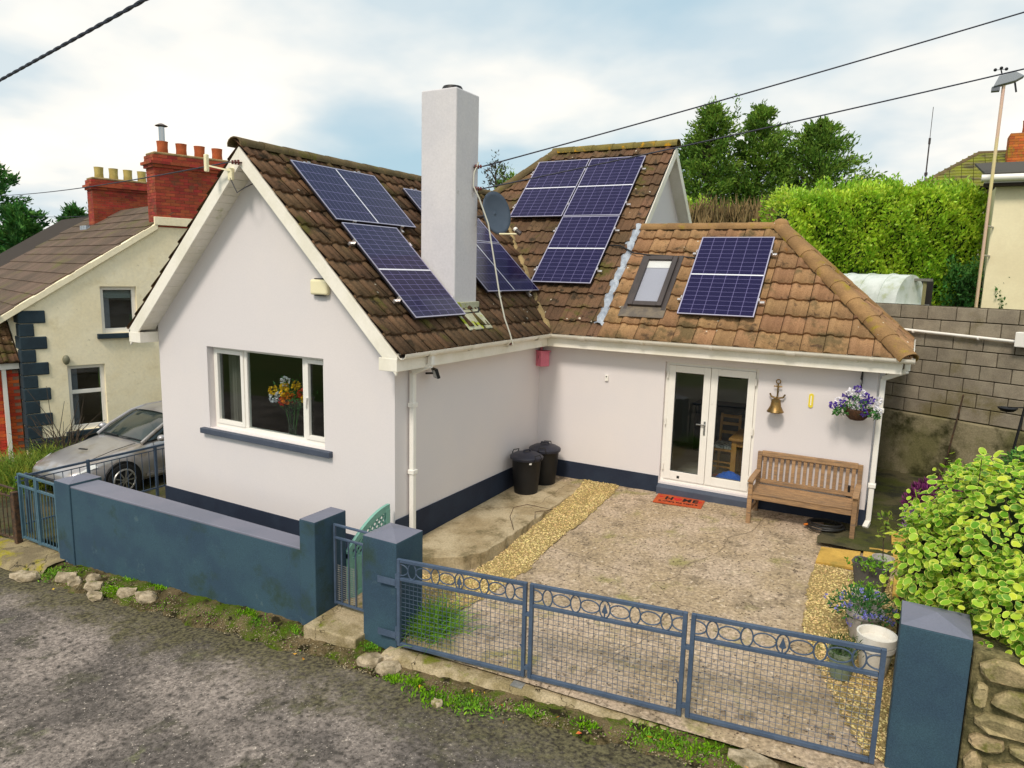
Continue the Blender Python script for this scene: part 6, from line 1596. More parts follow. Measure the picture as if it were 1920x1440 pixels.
def hedge(name, label, path, zb_, ztf, th, n, m, ll, core=True, cat='hedge', up_=.5, sprig=0):
    t = thing(name, label, cat, (path[0][0], path[0][1], zb_))
    P = []; D = []
    seg = [Vector((b[0] - a[0], b[1] - a[1], 0)) for a, b in zip(path, path[1:])]; tot = sum(s.length for s in seg)
    cm = MB()
    for (a, b), s_ in zip(zip(path, path[1:]), seg):
        d = s_.normalized(); nr = Vector((d.y, -d.x, 0)); k = int(n * s_.length / tot)
        if core:
            for q_ in range(8):
                p = Vector((a[0], a[1], zb_)) - nr * (th * .5 - .28) + d * (.2 + (s_.length - .4) * q_ / 8)
                cm.obox(p, d * ((s_.length - .4) / 8), nr * (th - .56), (0, 0, ztf((q_ + .5) / 8) - .16 - zb_))
        for _ in range(k):
            u = nrng.random(); f = nrng.random(); top = ztf(u)
            pos = Vector((a[0], a[1], 0)) + d * (u * s_.length)
            lump = .13 * math.sin(u * 15 + 1) + .07 * math.sin(u * 37) + .05 * math.sin(u * 71)
            if f < .62:
                hh = nrng.random() ** .8; z = zb_ + (top - zb_) * hh; rr = th / 2 + lump * .6 + nrng.normal(0, .10) - max(0, hh - .85) * 1.6 + .10 * math.sin(hh * 11 + u * 23) + .08 * math.sin(hh * 19 - u * 31 + 2) + .05 * math.sin(hh * 31 + u * 57)
                q = pos + nr * rr; P.append((q.x, q.y, z)); o_ = nr + Vector((0, 0, .35))
            elif f < .90:
                w = nrng.uniform(-1, 1); q = pos + nr * (w * th / 2 * .9); P.append((q.x, q.y, top + lump * .7 + nrng.normal(0, .09) - .18 * w * w)); o_ = Vector((0, 0, 1))
            else:
                e = -1 if nrng.random() < .5 else 1; w = nrng.uniform(-1, 1); q = Vector((a[0], a[1], 0)) + d * (s_.length * (.5 + e * .5)) + nr * (w * th / 2) + d * e * (.12 * (1 - w * w) + nrng.normal(0, .08)); P.append((q.x, q.y, nrng.uniform(zb_, top - .1))); o_ = d * e
            D.append((o_.x, o_.y, o_.z + up_))
    P = np.array(P); D = np.array(D) + nrng.normal(size=P.shape) * .6
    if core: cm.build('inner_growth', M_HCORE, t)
    V, F = leaves(P, D, nrng.uniform(.6, 1.25, len(P)) * ll, .5, .25)
    if sprig:
        for _ in range(sprig):
            u = nrng.random(); a, b = path[0], path[-1]; x = a[0] + (b[0] - a[0]) * u; y = a[1] + (b[1] - a[1]) * u; z = ztf(u) + .05; hh = nrng.uniform(.12, .38); nn = 16; s_ = nrng.random(nn)
            pq = np.c_[x + nrng.normal(0, .04, nn), y + nrng.normal(0, .04, nn), z + s_ * hh]; V2, F2 = leaves(pq, nrng.normal(size=(nn, 3)) * .6 + np.array([0, 0, 1.]), np.full(nn, ll), .45, .2)
            F = np.concatenate([F, F2 + len(V)]); V = np.concatenate([V, V2])
    stuff(np_mesh('foliage', V, F, m, t)); return t
hedge('laurel_hedge', 'big bright green clipped hedge behind the block wall', [(2.35, 7.7), (6.55, 9.85)], 2.3, lambda u: 5.22 + .30 * math.sin(u * 2.6), 1.7, 30000, M_LAUR, .105, sprig=60)
hedge('far_shrub', 'dark evergreen shrub beside the cream house wall', [(6.1, 8.6), (7.3, 8.4)], 2.3, lambda u: 3.7, .8, 3500, M_CYPD, .10, cat='shrub')
hedge('yew_shrub', 'green shrub between the rear gable and the dry hedge', [(-.6, 9.2), (.9, 9.9)], 2.3, lambda u: 5.55 - .5 * u, .8, 4500, M_LAUR, .10, cat='shrub')
# dry hedge: upright bare twigs
dh_ = thing('dry_hedge', 'brown leafless hedge of upright twigs behind the roof', 'hedge', (1, 9, 2.3))
mb = MB()
n = 1500
u = nrng.random(n); P = np.c_[-.3 + 2.9 * u + nrng.normal(0, .05, n), 8.55 + 1.5 * u + nrng.uniform(-.35, .35, n), np.full(n, 4.2) + nrng.random(n) * .6]
V, F = leaves(P, np.c_[nrng.normal(0, .28, n), nrng.normal(0, .2, n), np.ones(n)], nrng.uniform(.45, .95, n), .05, .1); stuff(np_mesh('twigs', V, F, M_DEADT, dh_))
n = 2600; u = nrng.random(n); P = np.c_[-.3 + 2.9 * u, 8.75 + 1.5 * u + nrng.uniform(-.3, .35, n), nrng.uniform(2.6, 5.35, n)]
V, F = leaves(P, sph(n) + np.array([0, 0, .5]), nrng.uniform(.06, .16, n), .3); stuff(np_mesh('dry_leaves', V, F, M_DEADT, dh_))
MB().obox((-.3, 8.85, 2.3), (2.9, 1.5, 0), (-.1, .2, 0), (0, 0, 2.6)).build('inner_growth', mat('dry_core', S(92, 74, 46), rough=1, var=.3, fine=10), dh_)

# variegated shrub: leaves with cream margins
def var_mat():
    m = bpy.data.materials.new('variegated_leaf'); m.use_nodes = True; nn, l = m.node_tree.nodes, m.node_tree.links; p = nn['Principled BSDF']
    p.inputs['Roughness'].default_value = .5; p.inputs['Specular IOR Level'].default_value = .35
    uv = nn.new('ShaderNodeUVMap'); sp = nn.new('ShaderNodeSeparateXYZ'); l.new(uv.outputs[0], sp.inputs[0])
    geo = nn.new('ShaderNodeNewGeometry'); oi = nn.new('ShaderNodeObjectInfo')
    no = nn.new('ShaderNodeTexNoise'); no.inputs['Scale'].default_value = 38; no.inputs['Detail'].default_value = 3; l.new(geo.outputs['Position'], no.inputs['Vector'])
    ad = nn.new('ShaderNodeMath'); ad.operation = 'MULTIPLY_ADD'; ad.inputs[1].default_value = .55; l.new(no.outputs[0], ad.inputs[0]); l.new(sp.outputs[0], ad.inputs[2])
    mr_ = nn.new('ShaderNodeMapRange'); mr_.inputs[1].default_value = 1.10; mr_.inputs[2].default_value = 1.24; l.new(ad.outputs[0], mr_.inputs[0])
    a2 = nn.new('ShaderNodeMath'); a2.operation = 'ADD'; l.new(oi.outputs['Random'], a2.inputs[0]); l.new(geo.outputs['Random Per Island'], a2.inputs[1]); fr = nn.new('ShaderNodeMath'); fr.operation = 'FRACT'; l.new(a2.outputs[0], fr.inputs[0])
    rp_ = nn.new('ShaderNodeValToRGB'); e = rp_.color_ramp.elements; e[0].position = 0; e[0].color = S(84, 142, 20) + (1,); e[1].position = 1; e[1].color = S(206, 214, 60) + (1,); e.new(.72).color = S(146, 190, 40) + (1,)
    l.new(fr.outputs[0], rp_.inputs[0])
    mx_ = nn.new('ShaderNodeMixRGB'); l.new(mr_.outputs[0], mx_.inputs[0]); l.new(rp_.outputs[0], mx_.inputs[1]); mx_.inputs[2].default_value = S(226, 230, 110) + (1,)
    l.new(mx_.outputs[0], p.inputs['Base Color'])
    tr = nn.new('ShaderNodeBsdfTranslucent'); l.new(mx_.outputs[0], tr.inputs[0]); ms_ = nn.new('ShaderNodeMixShader'); ms_.inputs[0].default_value = .2
    l.new(p.outputs[0], ms_.inputs[1]); l.new(tr.outputs[0], ms_.inputs[2]); l.new(ms_.outputs[0], nn['Material Output'].inputs[0])
    return m
M_VAR = var_mat()
def broad_leaf(cup):
    n = 10; V = [(0, .5, -.03 * cup)]; U = [(0, 0)]
    for i in range(n):
        t = 2 * math.pi * i / n; w = .34 * math.sin(t); y = .5 - .5 * math.cos(t); V.append((w, y, cup * (.9 * w * w + .25 * (y - .5) ** 2))); U.append((1, 0))
    F = [(0, i + 1, (i + 1) % n + 1) for i in range(n)]
    return np.array(V), np.array(F), np.array(U, float)
LV, LF, LU = broad_leaf(.9)
def lmesh():
    me = bpy.data.meshes.new('leaf'); me.from_pydata(LV.tolist(), [], LF.tolist()); ul = me.uv_layers.new(name='UVMap')
    for i, lp in enumerate(me.loops): ul.data[i].uv = LU[lp.vertex_index]
    me.polygons.foreach_set('use_smooth', [True] * len(me.polygons)); me.materials.append(M_VAR); me.update(); return me
LME = lmesh()
vsb = thing('variegated_shrub', 'large shrub with cream-edged green leaves over the right pillar', 'shrub', (6.5, -3.7, .2))
ELL = [((6.45, -3.65, 1.22), (.80, .72, .74)), ((6.65, -4.45, .98), (.66, .52, .42)), ((5.92, -3.65, .92), (.36, .45, .55)), ((7.3, -3.95, 1.15), (.85, .85, .80)), ((6.15, -3.2, 1.3), (.35, .4, .5))]
items = []
camp = np.array([5.5172, -10.7324, 3.43])
for (c, r), nn_ in zip(ELL, (4300, 2500, 1600, 2200, 800)):
    v = sph(nn_); shell = nrng.uniform(.62, 1.06, nn_)
    shell = shell * (1 + .15 * np.sin(v[:, 0] * 7 + c[0] * 3) * np.sin(v[:, 2] * 6 + v[:, 1] * 5 + 1) + .06 * np.sin(v[:, 0] * 19 + v[:, 2] * 15))
    pt = np.array(c) + v * np.array(r) * shell[:, None] + nrng.normal(scale=.03, size=(nn_, 3))
    for p_, n_, s_ in zip(pt, v, shell):
        inside_other = any(sum(((p_ - np.array(c2)) / np.array(r2)) ** 2) < .5 for c2, r2 in ELL if c2 != c)
        if inside_other: continue
        if 5.63 < p_[0] < 6.13 and p_[1] < -4.48 and p_[2] < .97: continue
        items.append((p_, n_, s_))
tw = MB()
for k in range(40):     # upright shoots breaking the outline
    c, r = ELL[(0, 3, 0, 4, 2)[k % 5]]; v = sph(1)[0]; v[2] = abs(v[2]) * .8 + .4; v /= np.linalg.norm(v); b0 = np.array(c) + v * np.array(r) * .95; hh = nrng.uniform(.08, .22)
    tw.tube([b0 - np.array([0, 0, .1]), b0 + np.array([0, 0, hh])], .004, 4, caps=False)
    for q in range(9): items.append((b0 + np.array([nrng.normal(0, .02), nrng.normal(0, .02), hh * q / 8]), np.array([nrng.normal(), nrng.normal(), .5]), 1.0))
for k in range(46):
    c, r = ELL[k % 4]; v = sph(1)[0]; tip = np.array(c) + v * np.array(r) * .92; b0 = np.array([6.4 + rnd.uniform(-.2, .5), -3.8 + rnd.uniform(-.2, .2), .15]); tw.tube([b0, (b0 + tip) / 2 + np.array([0, 0, .12]), tip], [.016, .01, .004], 5, caps=False)
tw.build('branches', M_BARK, vsb)
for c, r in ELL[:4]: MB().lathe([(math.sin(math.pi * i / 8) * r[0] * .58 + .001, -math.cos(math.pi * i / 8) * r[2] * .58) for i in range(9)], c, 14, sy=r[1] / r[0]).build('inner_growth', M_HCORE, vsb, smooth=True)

def leaf_matrix(p_, n_):
    nrm_ = Vector(n_) * .8 + Vector((0, -.25, .75)) + Vector(nrng.normal(size=3) * .38); nrm_.normalize()
    d = Vector(n_) + Vector((0, 0, .25)) + Vector(nrng.normal(size=3) * .6); d = (d - nrm_ * d.dot(nrm_)).normalized(); sd_ = d.cross(nrm_)
    k = nrng.uniform(.5, 1) ** 1.5 * .092
    return Matrix(((sd_.x * k, d.x * k, nrm_.x * k, p_[0]), (sd_.y * k, d.y * k, nrm_.y * k, p_[1]), (sd_.z * k, d.z * k, nrm_.z * k, p_[2]), (0, 0, 0, 1)))
vis = []
for it in items:
    d = (it[0] - camp); front = -np.dot(it[1], d) / np.linalg.norm(d); vis.append(front * (1 if it[0][0] < 6.9 else .3) + it[2] * .8)
order = np.argsort(-np.array(vis)); single = set(order[:290].tolist())
VV = []; FF = []; UU = []; cnt = 0
for i, it in enumerate(items):
    M = leaf_matrix(it[0], it[1])
    if i in single:
        ob = bpy.data.objects.new('leaf', LME); place(ob, vsb); ob.matrix_basis = M; ob.matrix_parent_inverse = wm(vsb).inverted()
    else:
        A = np.array(M); VV.append(LV @ A[:3, :3].T + A[:3, 3]); FF.append(LF + cnt); UU.append(LU); cnt += len(LV)
stuff(np_mesh('leaves', np.concatenate(VV), np.concatenate(FF), M_VAR, vsb, uv=np.concatenate(UU), smooth=True))
# stone wall beyond the right pillar
M_STN = mat('field_stone', S(178, 160, 122), S(146, 134, 98), s=7, isl=.18, hue=.012, rough=.95, var=.25, fine=60, bump=.6, bs=40, c3=S(112, 110, 58), s3=5, t3=.58, w3=.07, extra=[(S(206, 176, 130), 6, .64, .05)], spec=.15)
M_LIME = mat('old_lime_mortar', S(132, 122, 84), S(84, 80, 50), s=9, rough=1, var=.3, fine=50, bump=.7, bs=40)
sw_ = thing('stone_wall', 'rough rubble stone wall beside the tall right pillar', 'wall', (6.8, -4.75, -.5))
MB().box(6.125, 9.0, -4.90, -4.50, -1.0, .80).build('mortar_core', M_LIME, sw_, bev=.02)
def stone(x0, x1, z0, z1, parent, nm='stone', y=-4.90, dep=.12, m=None):
    n = 9; pts = []; cx_, cz_ = (x0 + x1) / 2, (z0 + z1) / 2
    for i in range(n):
        t = 2 * math.pi * i / n + rnd.uniform(-.12, .12); k = 1 / max(abs(math.cos(t)), abs(math.sin(t))) ** .55; rr = rnd.uniform(.84, 1.04) * k
        pts.append((cx_ + math.cos(t) * (x1 - x0) / 2 * rr * 1.0, cz_ + math.sin(t) * (z1 - z0) / 2 * rr * 1.0))
    V = [(a, y + .05, b) for a, b in pts] + [(a, y - .03 + rnd.uniform(-.01, .01), b) for a, b in pts] + [(cx_ + (a - cx_) * .84, y - .06 + rnd.uniform(-.018, .018), cz_ + (b - cz_) * .84) for a, b in pts]
    F = [(i, n + i, n + (i + 1) % n, (i + 1) % n) for i in range(n)] + [(n + i, 2 * n + i, 2 * n + (i + 1) % n, n + (i + 1) % n) for i in range(n)] + [tuple(2 * n + i for i in range(n))[::-1]]
    o = MB().add(V, F).build(nm, m or M_STN, parent, bev=.004); return o
z = -.62
for zh, ws_ in ((.22, (.30, .42, .36, .5, .4)), (.13, (.5, .34, .44, .4, .3)), (.30, (.15, .62, .38, .46, .4)), (.12, (.26, .44, .34, .5, .3)), (.17, (.56, .40, .36, .5, .2)), (.20, (.12, .40, .46, .36, .5)), (.20, (.42, .36, .5, .3, .4))):
    x = 6.135
    for w in ws_: stone(x + .008, x + w - .008, z + .008, z + zh - .008, sw_); x += w
    z += zh + .012

# pots ------------------------------------------------------------
M_PGREY = mat('grey_pot', S(172, 166, 160), S(158, 152, 146), s=5, rough=.75, var=.1)
M_PDARK = mat('dark_grey_planter', S(88, 86, 84), S(74, 72, 72), s=5, rough=.7, var=.1)
M_PCREAM = mat('cream_pot', S(206, 196, 172), S(190, 180, 156), s=5, rough=.75, var=.12)
M_PWHITE = mat('white_glazed_pot', S(232, 228, 220), S(222, 216, 206), s=4, rough=.4, var=.05)
M_PGREEN = mat('green_grey_pot', S(130, 142, 120), S(112, 126, 106), s=5, rough=.7, var=.1)
M_BLUEF = mat('lilac_petal', S(150, 150, 226), S(126, 124, 206), s=20, isl=.2, rough=.7, sub=.2)
def pot(name, label, loc, r0, r1, h, m, group='pots beside the gate', soil=True):
    t = thing(name, label, 'flower pot', loc, group)
    MB().lathe([(r0, 0), (r0 + .005, .01), (r1 * .97, h * .84), (r1 * 1.06, h * .85), (r1 * 1.08, h), (r1 * .98, h), (r1 * .93, h * .88), (r1 * .9, h * .82)], loc, 26).build('pot', m, t, smooth=True)
    if soil: MB().lathe([(.005, h * .80), (r1 * .93, h * .80)], loc, 20, capb=False, capt=False).build('soil', M_SOIL, t)
    return t
def tuft(t, c, n, r, h, m, ll=.05, wr=.4, name='foliage', spread=1.):
    P = np.c_[nrng.normal(0, r * .5, n), nrng.normal(0, r * .5, n), nrng.random(n) * h] + np.array(c)
    V, F = leaves(P, sph(n) * spread + np.array([0, 0, .6]), nrng.uniform(.6, 1.2, n) * ll, wr, .2); return stuff(np_mesh(name, V, F, m, t))
gz = lambda x, y: court(x, y) + .02
tr_ = thing('trough_planter', 'dark grey rectangular planter with low green plants', 'planter', (5.37, -1.95, gz(5.37, -1.95)))
zt0 = gz(5.37, -1.95)
for (sx_, sy_, z0_, z1_, nm_, mm) in ((.195, .13, 0, .30, 'trough', M_PDARK),):
    V = []
    for zz, k in ((0, .78), (.27, 1.0), (.30, 1.06), (.30, .94), (.22, .90)):
        for i in range(24):
            t = 2 * math.pi * i / 24; q = 1 / (abs(math.cos(t)) ** 6 + abs(math.sin(t)) ** 6) ** (1 / 6.)
            a, b = math.cos(t) * q * sx_ * k, math.sin(t) * q * sy_ * k; ca, sa = math.cos(-.18), math.sin(-.18)
            V.append((5.37 + a * ca - b * sa, -1.95 + a * sa + b * ca, zt0 + zz))
    F = [(i * 24 + j, i * 24 + (j + 1) % 24, (i + 1) * 24 + (j + 1) % 24, (i + 1) * 24 + j) for i in range(4) for j in range(24)] + [tuple(range(23, -1, -1)), tuple(96 + j for j in range(24))]
    MB().add(V, F).build(nm_, mm, tr_, smooth=True)
MB().sphere((5.50, -2.02, zt0 + .25), .03).build('white_pebble', M_UPVC, tr_, smooth=True)
tuft(tr_, (5.35, -1.95, zt0 + .22), 260, .2, .09, M_GRAS, .05)
t = pot('sapling_pot', 'small grey pot holding a thin sapling behind the planter', (5.47, -1.45, gz(5.47, -1.45)), .08, .115, .18, M_PGREY)
MB().tube([(5.47, -1.45, gz(5.47, -1.45) + .14), (5.45, -1.45, .35), (5.47, -1.44, .62)], .006, 5).build('stem', M_BARK, t); tuft(t, (5.46, -1.45, .40), 36, .07, .28, M_GRASY, .08, .45); tuft(t, (5.47, -1.45, gz(5.47, -1.45) + .13), 60, .1, .03, M_GRAS, .03)
t = pot('cream_pot', 'cream round pot with small green plants behind the lilac flowers', (5.37, -2.62, gz(5.37, -2.62)), .11, .15, .24, M_PCREAM); tuft(t, (5.37, -2.62, gz(5.4, -2.6) + .2), 220, .14, .14, M_GRAS, .05)
t = pot('lilac_pot', 'grey pot overflowing with trailing lilac-blue flowers', (5.37, -3.12, gz(5.37, -3.1)), .12, .17, .30, M_PGREY)
n = 900; v = sph(n); P = np.array([5.36, -3.1, gz(5.37, -3.1) + .33]) + v * np.array([.33, .25, .17]) * nrng.random((n, 1)) ** .4; P[:, 2] -= .25 * np.maximum(0, np.hypot(P[:, 0] - 5.36, P[:, 1] + 3.1) - .2)
V, F = leaves(P, v + sph(n) * .8 + np.array([0, 0, .4]), nrng.uniform(.03, .06, n), .4, .2); stuff(np_mesh('foliage', V, F, M_LEAFG, t))
for k in range(34):
    q = P[nrng.integers(n)]; d = q - np.array([5.36, -3.1, gz(5.37, -3.1) + .3]); q = q + d / (np.linalg.norm(d) + .01) * .05; flower_ball(q, .018, M_BLUEF, 14, t, L_=.022)
t = pot('white_pot', 'two nested white glazed pots beside the tall pillar', (5.50, -3.72, gz(5.5, -3.7)), .11, .155, .30, M_PWHITE, soil=False)
zz = gz(5.5, -3.7); MB().lathe([(.12, .25), (.155, .305), (.168, .31), (.172, .39), (.155, .39), (.14, .32), (.01, .31)], (5.50, -3.72, zz), 26).build('inner_pot', M_PWHITE, t, smooth=True)
t = pot('green_pot', 'grey-green pot with a grassy plant behind the gate', (5.24, -3.92, gz(5.24, -3.9)), .085, .115, .26, M_PGREEN); tuft(t, (5.24, -3.92, gz(5.24, -3.9) + .2), 320, .13, .16, mat('dark_tuft', S(60, 92, 40), S(84, 110, 50), s=8, isl=.3, rough=.8, sub=.2), .07, .12, spread=.7)
M_YSLAB = mat('yellow_sandstone', S(206, 166, 78), S(186, 148, 68), s=3, rough=.9, var=.12, fine=50, bump=.3, bs=40, c3=S(150, 130, 60), s3=3, t3=.62, w3=.08)
for k, (q, lb) in enumerate((([(4.74, -1.56), (4.75, -1.08), (5.21, -1.02), (5.20, -1.54)], 'yellow paving slab at the edge of the yard'), ([(5.24, -1.28), (5.24, -.84), (5.66, -.80), (5.66, -1.26)], 'yellow paving slab behind the sapling pot'), ([(5.54, -.60), (5.52, -.22), (5.80, -.20), (5.82, -.58)], 'small yellow paving slab near the side path'), ([(5.60, -2.2), (5.60, -1.75), (5.80, -1.70), (5.82, -2.2)], 'tilted yellow slab edging the flower bed'))):
    z_ = .045 if k < 3 else .10
    o = MB().prism([(x, y, court(x, y) + (z_ if k < 2 else .075 if k == 2 else .12)) for x, y in q], (0, 0, -.04)).build('paving_slab', M_YSLAB, bev=.006); tag(o, lb, 'paving slab', 'yellow paving slabs')
# bed plants
t = thing('heather', 'purple heather cushion at the foot of the block wall', 'heather', (6.0, .3, .15)); n = 1500; v = sph(n); v[:, 2] = np.abs(v[:, 2])
V, F = leaves(np.array([6.0, .2, .35]) + v * np.array([.36, .3, .42]) * nrng.uniform(.7, 1, (n, 1)), v + np.array([0, 0, .8]) + sph(n) * .4, nrng.uniform(.05, .1, n), .3); stuff(np_mesh('foliage', V, F, mat('heather_bloom', S(150, 60, 130), S(92, 40, 70), s=9, isl=.3, rough=.8, sub=.2), t))
t = thing('lilac_heather', 'small pale lilac heather in front of the purple one', 'heather', (5.82, -.35, .15)); n = 500; v = sph(n); v[:, 2] = np.abs(v[:, 2])
V, F = leaves(np.array([5.82, -.35, .2]) + v * np.array([.18, .16, .34]) * nrng.uniform(.7, 1, (n, 1)), v + np.array([0, 0, .8]), nrng.uniform(.04, .08, n), .3); stuff(np_mesh('foliage', V, F, mat('pale_heather', S(180, 140, 196), S(130, 110, 120), s=9, isl=.3, rough=.8, sub=.2), t))
t = thing('box_shrub', 'rounded dark green shrub at the right edge by the feeder', 'shrub', (7.2, .6, .1)); n = 5000; v = sph(n)
V, F = leaves(np.array([7.15, .55, .75]) + v * np.array([.55, .5, .58]) * nrng.uniform(.8, 1.02, (n, 1)), v + sph(n) * .7, nrng.uniform(.03, .06, n), .5); stuff(np_mesh('foliage', V, F, M_CYPD, t)); MB().sphere((7.15, .55, .75), .46, 12, 8, 1.1).build('inner_growth', M_HCORE, t, smooth=True)
def grass(name, label, spots, m, n, h, r, cat='grass', group=None, lean=.5, wr=.05):
    for k, (x, y, z) in enumerate(spots):
        P = np.c_[nrng.normal(0, r, n) + x, nrng.normal(0, r, n) + y, np.full(n, z)]
        d = np.c_[nrng.normal(0, lean, n), nrng.normal(0, lean, n), np.ones(n)]
        L_ = nrng.uniform(.5, 1.1, n) * h
        sdv = np.cross(d, sph(n)); sdv /= np.linalg.norm(sdv, axis=1, keepdims=True); d /= np.linalg.norm(d, axis=1, keepdims=True)
        w_ = (L_ * wr)[:, None] * .5; mid_ = P + d * L_[:, None] * .55; tip_ = P + d * L_[:, None] * .9 + np.c_[d[:, 0], d[:, 1], np.full(n, -.25)] * L_[:, None] * .35
        V = np.stack([P - sdv * w_, P + sdv * w_, mid_ + sdv * w_ * .8, mid_ - sdv * w_ * .8, tip_], 1).reshape(-1, 3); q = np.arange(n) * 5
        F = np.concatenate([np.stack([q, q + 1, q + 2], 1), np.stack([q, q + 2, q + 3], 1), np.stack([q + 3, q + 2, q + 4], 1)])
        o = np_mesh(name, V, F, m); o['label'] = label if isinstance(label, str) else label[k]; o['category'] = cat
        if group: o['group'] = group
grass('grass_tuft', 'thick tuft of long green grass behind the first gate leaf', [(1.30, -4.86, -.46)], M_GRAS, 900, .44, .12, 'grass tuft', None, .8, .022)
grass('long_grass', ['yellowish clump of long grass by the car nose', 'long grass clump at the left picture edge'], [(-9.2, -3.75, -1.0), (-9.75, -3.2, -1.0)], M_GRASY, 1300, .85, .32, 'grass clump', 'long grass on the left', .38, .025)
WD = [(-4.62, -5.72), (-3.25, -5.66), (-3.30, -5.40), (-2.7, -5.40), (.86, -5.36), (1.95, -5.72), (2.3, -5.66), (1.62, -5.62), (2.85, -5.52), (4.3, -5.36), (4.05, -5.40), (3.4, -5.50), (-.75, -5.45), (-1.0, -5.40), (5.2, -5.36), (1.4, -5.66), (-.2, -5.43)]
LBW = ['weeds in front of the squat pillar', 'weeds between the pale verge stones', 'small weed against the boundary wall', 'tiny weed at the foot of the boundary wall', 'weed at the foot of the pyramid-capped pillar', 'mossy grass patch below the first gate leaf', 'grass patch near the first floor plate', 'short grass beside the broken stones', 'weeds under the first floor plate', 'grass clump under the third gate leaf', 'grass clump below the second floor plate', 'weeds along the kerb of the middle leaf', 'weed beside the slim pillar base', 'small weed left of the slim pillar', 'weeds at the right end of the kerb', 'grass between road and broken stones', 'weed by the gate step']
for k, (x, y) in enumerate(WD):
    n = 160 if k not in (5, 6, 9, 10, 0) else 420; r = .05 if n == 160 else .11
    P = np.c_[nrng.normal(0, r * 1.4, n) + x, nrng.normal(0, r * .7, n) + y, np.zeros(n)]; P[:, 2] = [zverge(a, b) - .005 for a, b in P[:, :2]]
    V, F = leaves(P, sph(n) * .8 + np.array([0, 0, .8]), nrng.uniform(.02, .055, n), .35, .2); o = np_mesh('weed', V, F, M_MOSS if k % 2 else M_GRAS); stuff(o); o['label'] = 'green ' + LBW[k]
# moss cushions and litter over the whole verge
pts = scatter([(-4.8, -5.82), (.2, -5.66), (3, -5.6), (5.6, -5.42), (5.6, -5.30), (1.2, -5.50), (-.1, -5.42), (-4.6, -5.48)], 3600)
P = np.array([(x, y, zverge(x, y) - .004) for x, y in pts if math.sin(x * 3.1 + 1) * math.sin(y * 5 + x) > -.15 or rnd.random() < .12])
V, F = leaves(P, sph(len(P)) * .9 + np.array([0, 0, .7]), nrng.uniform(.010, .028, len(P)), .5, .2); o = stuff(np_mesh('moss', V, F, M_MOSS)); o['label'] = 'low bright moss scattered over the verge'
o = pebbles('verge_gravel', scatter([(-4.8, -5.88), (.2, -5.72), (3, -5.66), (5.6, -5.48), (5.6, -5.30), (1.2, -5.50), (-.1, -5.42), (-4.6, -5.48)], 2600), zverge, .004, .013, mat('verge_pebbles', S(160, 146, 116), S(110, 100, 78), s=5, isl=.4, rough=.9)); o['label'] = 'loose grit and small pebbles on the verge'
# verge stones
M_VST = mat('pale_verge_stone', S(186, 170, 144), S(140, 126, 100), s=9, rough=.95, var=.2, fine=60, bump=.6, bs=40, c3=S(120, 116, 62), s3=5, t3=.62, w3=.06)
def rock(x, y, z, a, b, h, rz, label, m=M_VST, group='verge stones', cat='stone'):
    bm = bmesh.new(); bmesh.ops.create_icosphere(bm, subdivisions=2, radius=1)
    for v in bm.verts:
        q = v.co; k = 1 + .22 * math.sin(q.x * 5 + x * 9) * math.cos(q.y * 4 + y * 7) + rnd.uniform(-.06, .06); v.co = Vector((q.x * a * k, q.y * b * k, max(-.6, min(.62, q.z * 1.1)) * h * k))
    bmesh.ops.rotate(bm, verts=bm.verts, cent=(0, 0, 0), matrix=Matrix.Rotation(rz, 3, 'Z') @ Matrix.Rotation(rnd.uniform(-.15, .15), 3, 'X')); bmesh.ops.translate(bm, verts=bm.verts, vec=(x, y, z))
    me = bpy.data.meshes.new('verge_stone'); bm.to_mesh(me); bm.free(); me.materials.append(m); o = bpy.data.objects.new('verge_stone', me); place(o, None); tag(o, label, cat, group)
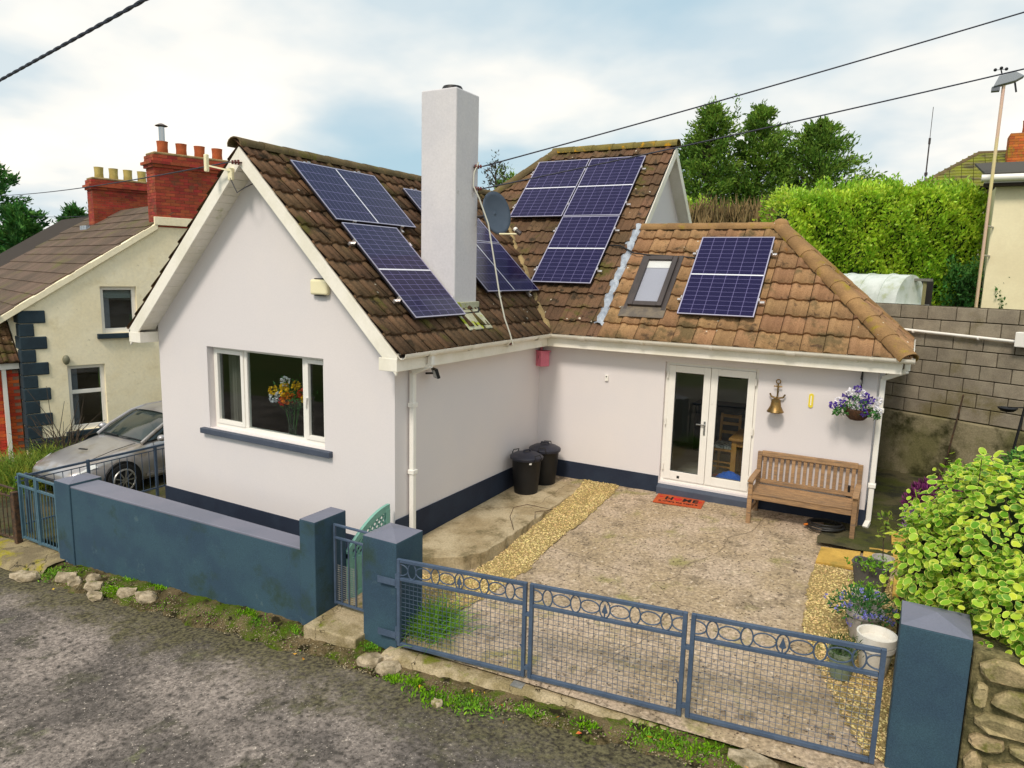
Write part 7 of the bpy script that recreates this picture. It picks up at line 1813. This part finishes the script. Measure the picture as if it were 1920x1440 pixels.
for (x, y, a, b, h, rz, lb) in ((-4.95, -5.92, .24, .13, .07, .1, 'long flat pale stone, leftmost on the verge'), (-4.28, -5.72, .16, .10, .10, .5, 'pale stone right of the leftmost weeds'), (-4.02, -5.74, .12, .08, .08, .2, 'brown stone touching the pale one'), (-3.83, -5.60, .09, .07, .09, .4, 'small upright stone close to the wall'), (-3.62, -5.72, .13, .09, .09, .3, 'whitish lumpy stone mid verge'), (-3.35, -5.86, .14, .08, .06, .1, 'flat white stone nearest the road'), (-2.98, -5.66, .13, .08, .09, .5, 'grey-white stone before the dark moss'), (-2.62, -5.62, .17, .09, .10, .2, 'largest white stone, rightmost of the row'), (.98, -5.52, .14, .10, .09, .4, 'brown broken stone by the gate pillar'), (1.15, -5.42, .09, .07, .09, 1.2, 'small orange-brown stone against the gate pillar'), (1.24, -5.55, .13, .09, .08, .8, 'rounded brown stone beside the kerb end'), (4.75, -5.33, .20, .10, .08, .07, 'broken loose lump of the concrete kerb'), (2.02, -5.80, .06, .045, .05, 0, 'small stone at the road edge under the gate')):
    rock(x, y, zverge(x, y) + .02, a, b, h, rz, lb)
# fallen leaves
V = []; F = []
pts = [(1.7, -5.66), (2.2, -5.5), (2.35, -5.48), (2.55, -5.55), (3.9, -5.42), (4.0, -5.38), (4.15, -5.42), (4.55, -5.35), (4.7, -5.42), (3.1, -5.52), (2.7, -5.75), (3.4, -5.62), (-4.1, -6.0), (0.3, -5.8), (.1, -5.75), (4.9, -5.4)]
o_pts = np.array([(x, y, zverge(x, y) + .02) for x, y in pts]); d = sph(len(pts)); d[:, 2] *= .2
V, F = leaves(o_pts, d, nrng.uniform(.035, .06, len(pts)), .7, .3); o = stuff(np_mesh('fallen_leaves', V, F, mat('autumn_leaf', S(222, 170, 50), S(206, 110, 50), s=9, isl=.35, hue=.04, rough=.7))); o['label'] = 'scattered yellow and orange fallen leaves on the verge'
# bare shrub by the cottage
bs_ = thing('bare_shrub', 'tangled leafless shrub in front of the navy quoins', 'shrub', (-10.2, -2.6, -1.2)); mb = MB()
for k in range(90):
    a = rnd.uniform(0, 6.28); r = rnd.uniform(.3, 1.0); p0 = Vector((-10.1 + rnd.uniform(-.2, .2), -2.55 + rnd.uniform(-.2, .2), -1.2)); p2 = p0 + Vector((math.cos(a) * r, math.sin(a) * r, rnd.uniform(.5, 1.25) if k < 80 else rnd.uniform(1.3, 2.1))); mid_ = (p0 + p2) / 2 + Vector((0, 0, rnd.uniform(.1, .4)))
    mb.tube([p0, mid_, p2], [.012, .008, .004], 4, caps=False)
stuff(mb.build('twigs', M_BARK, bs_))
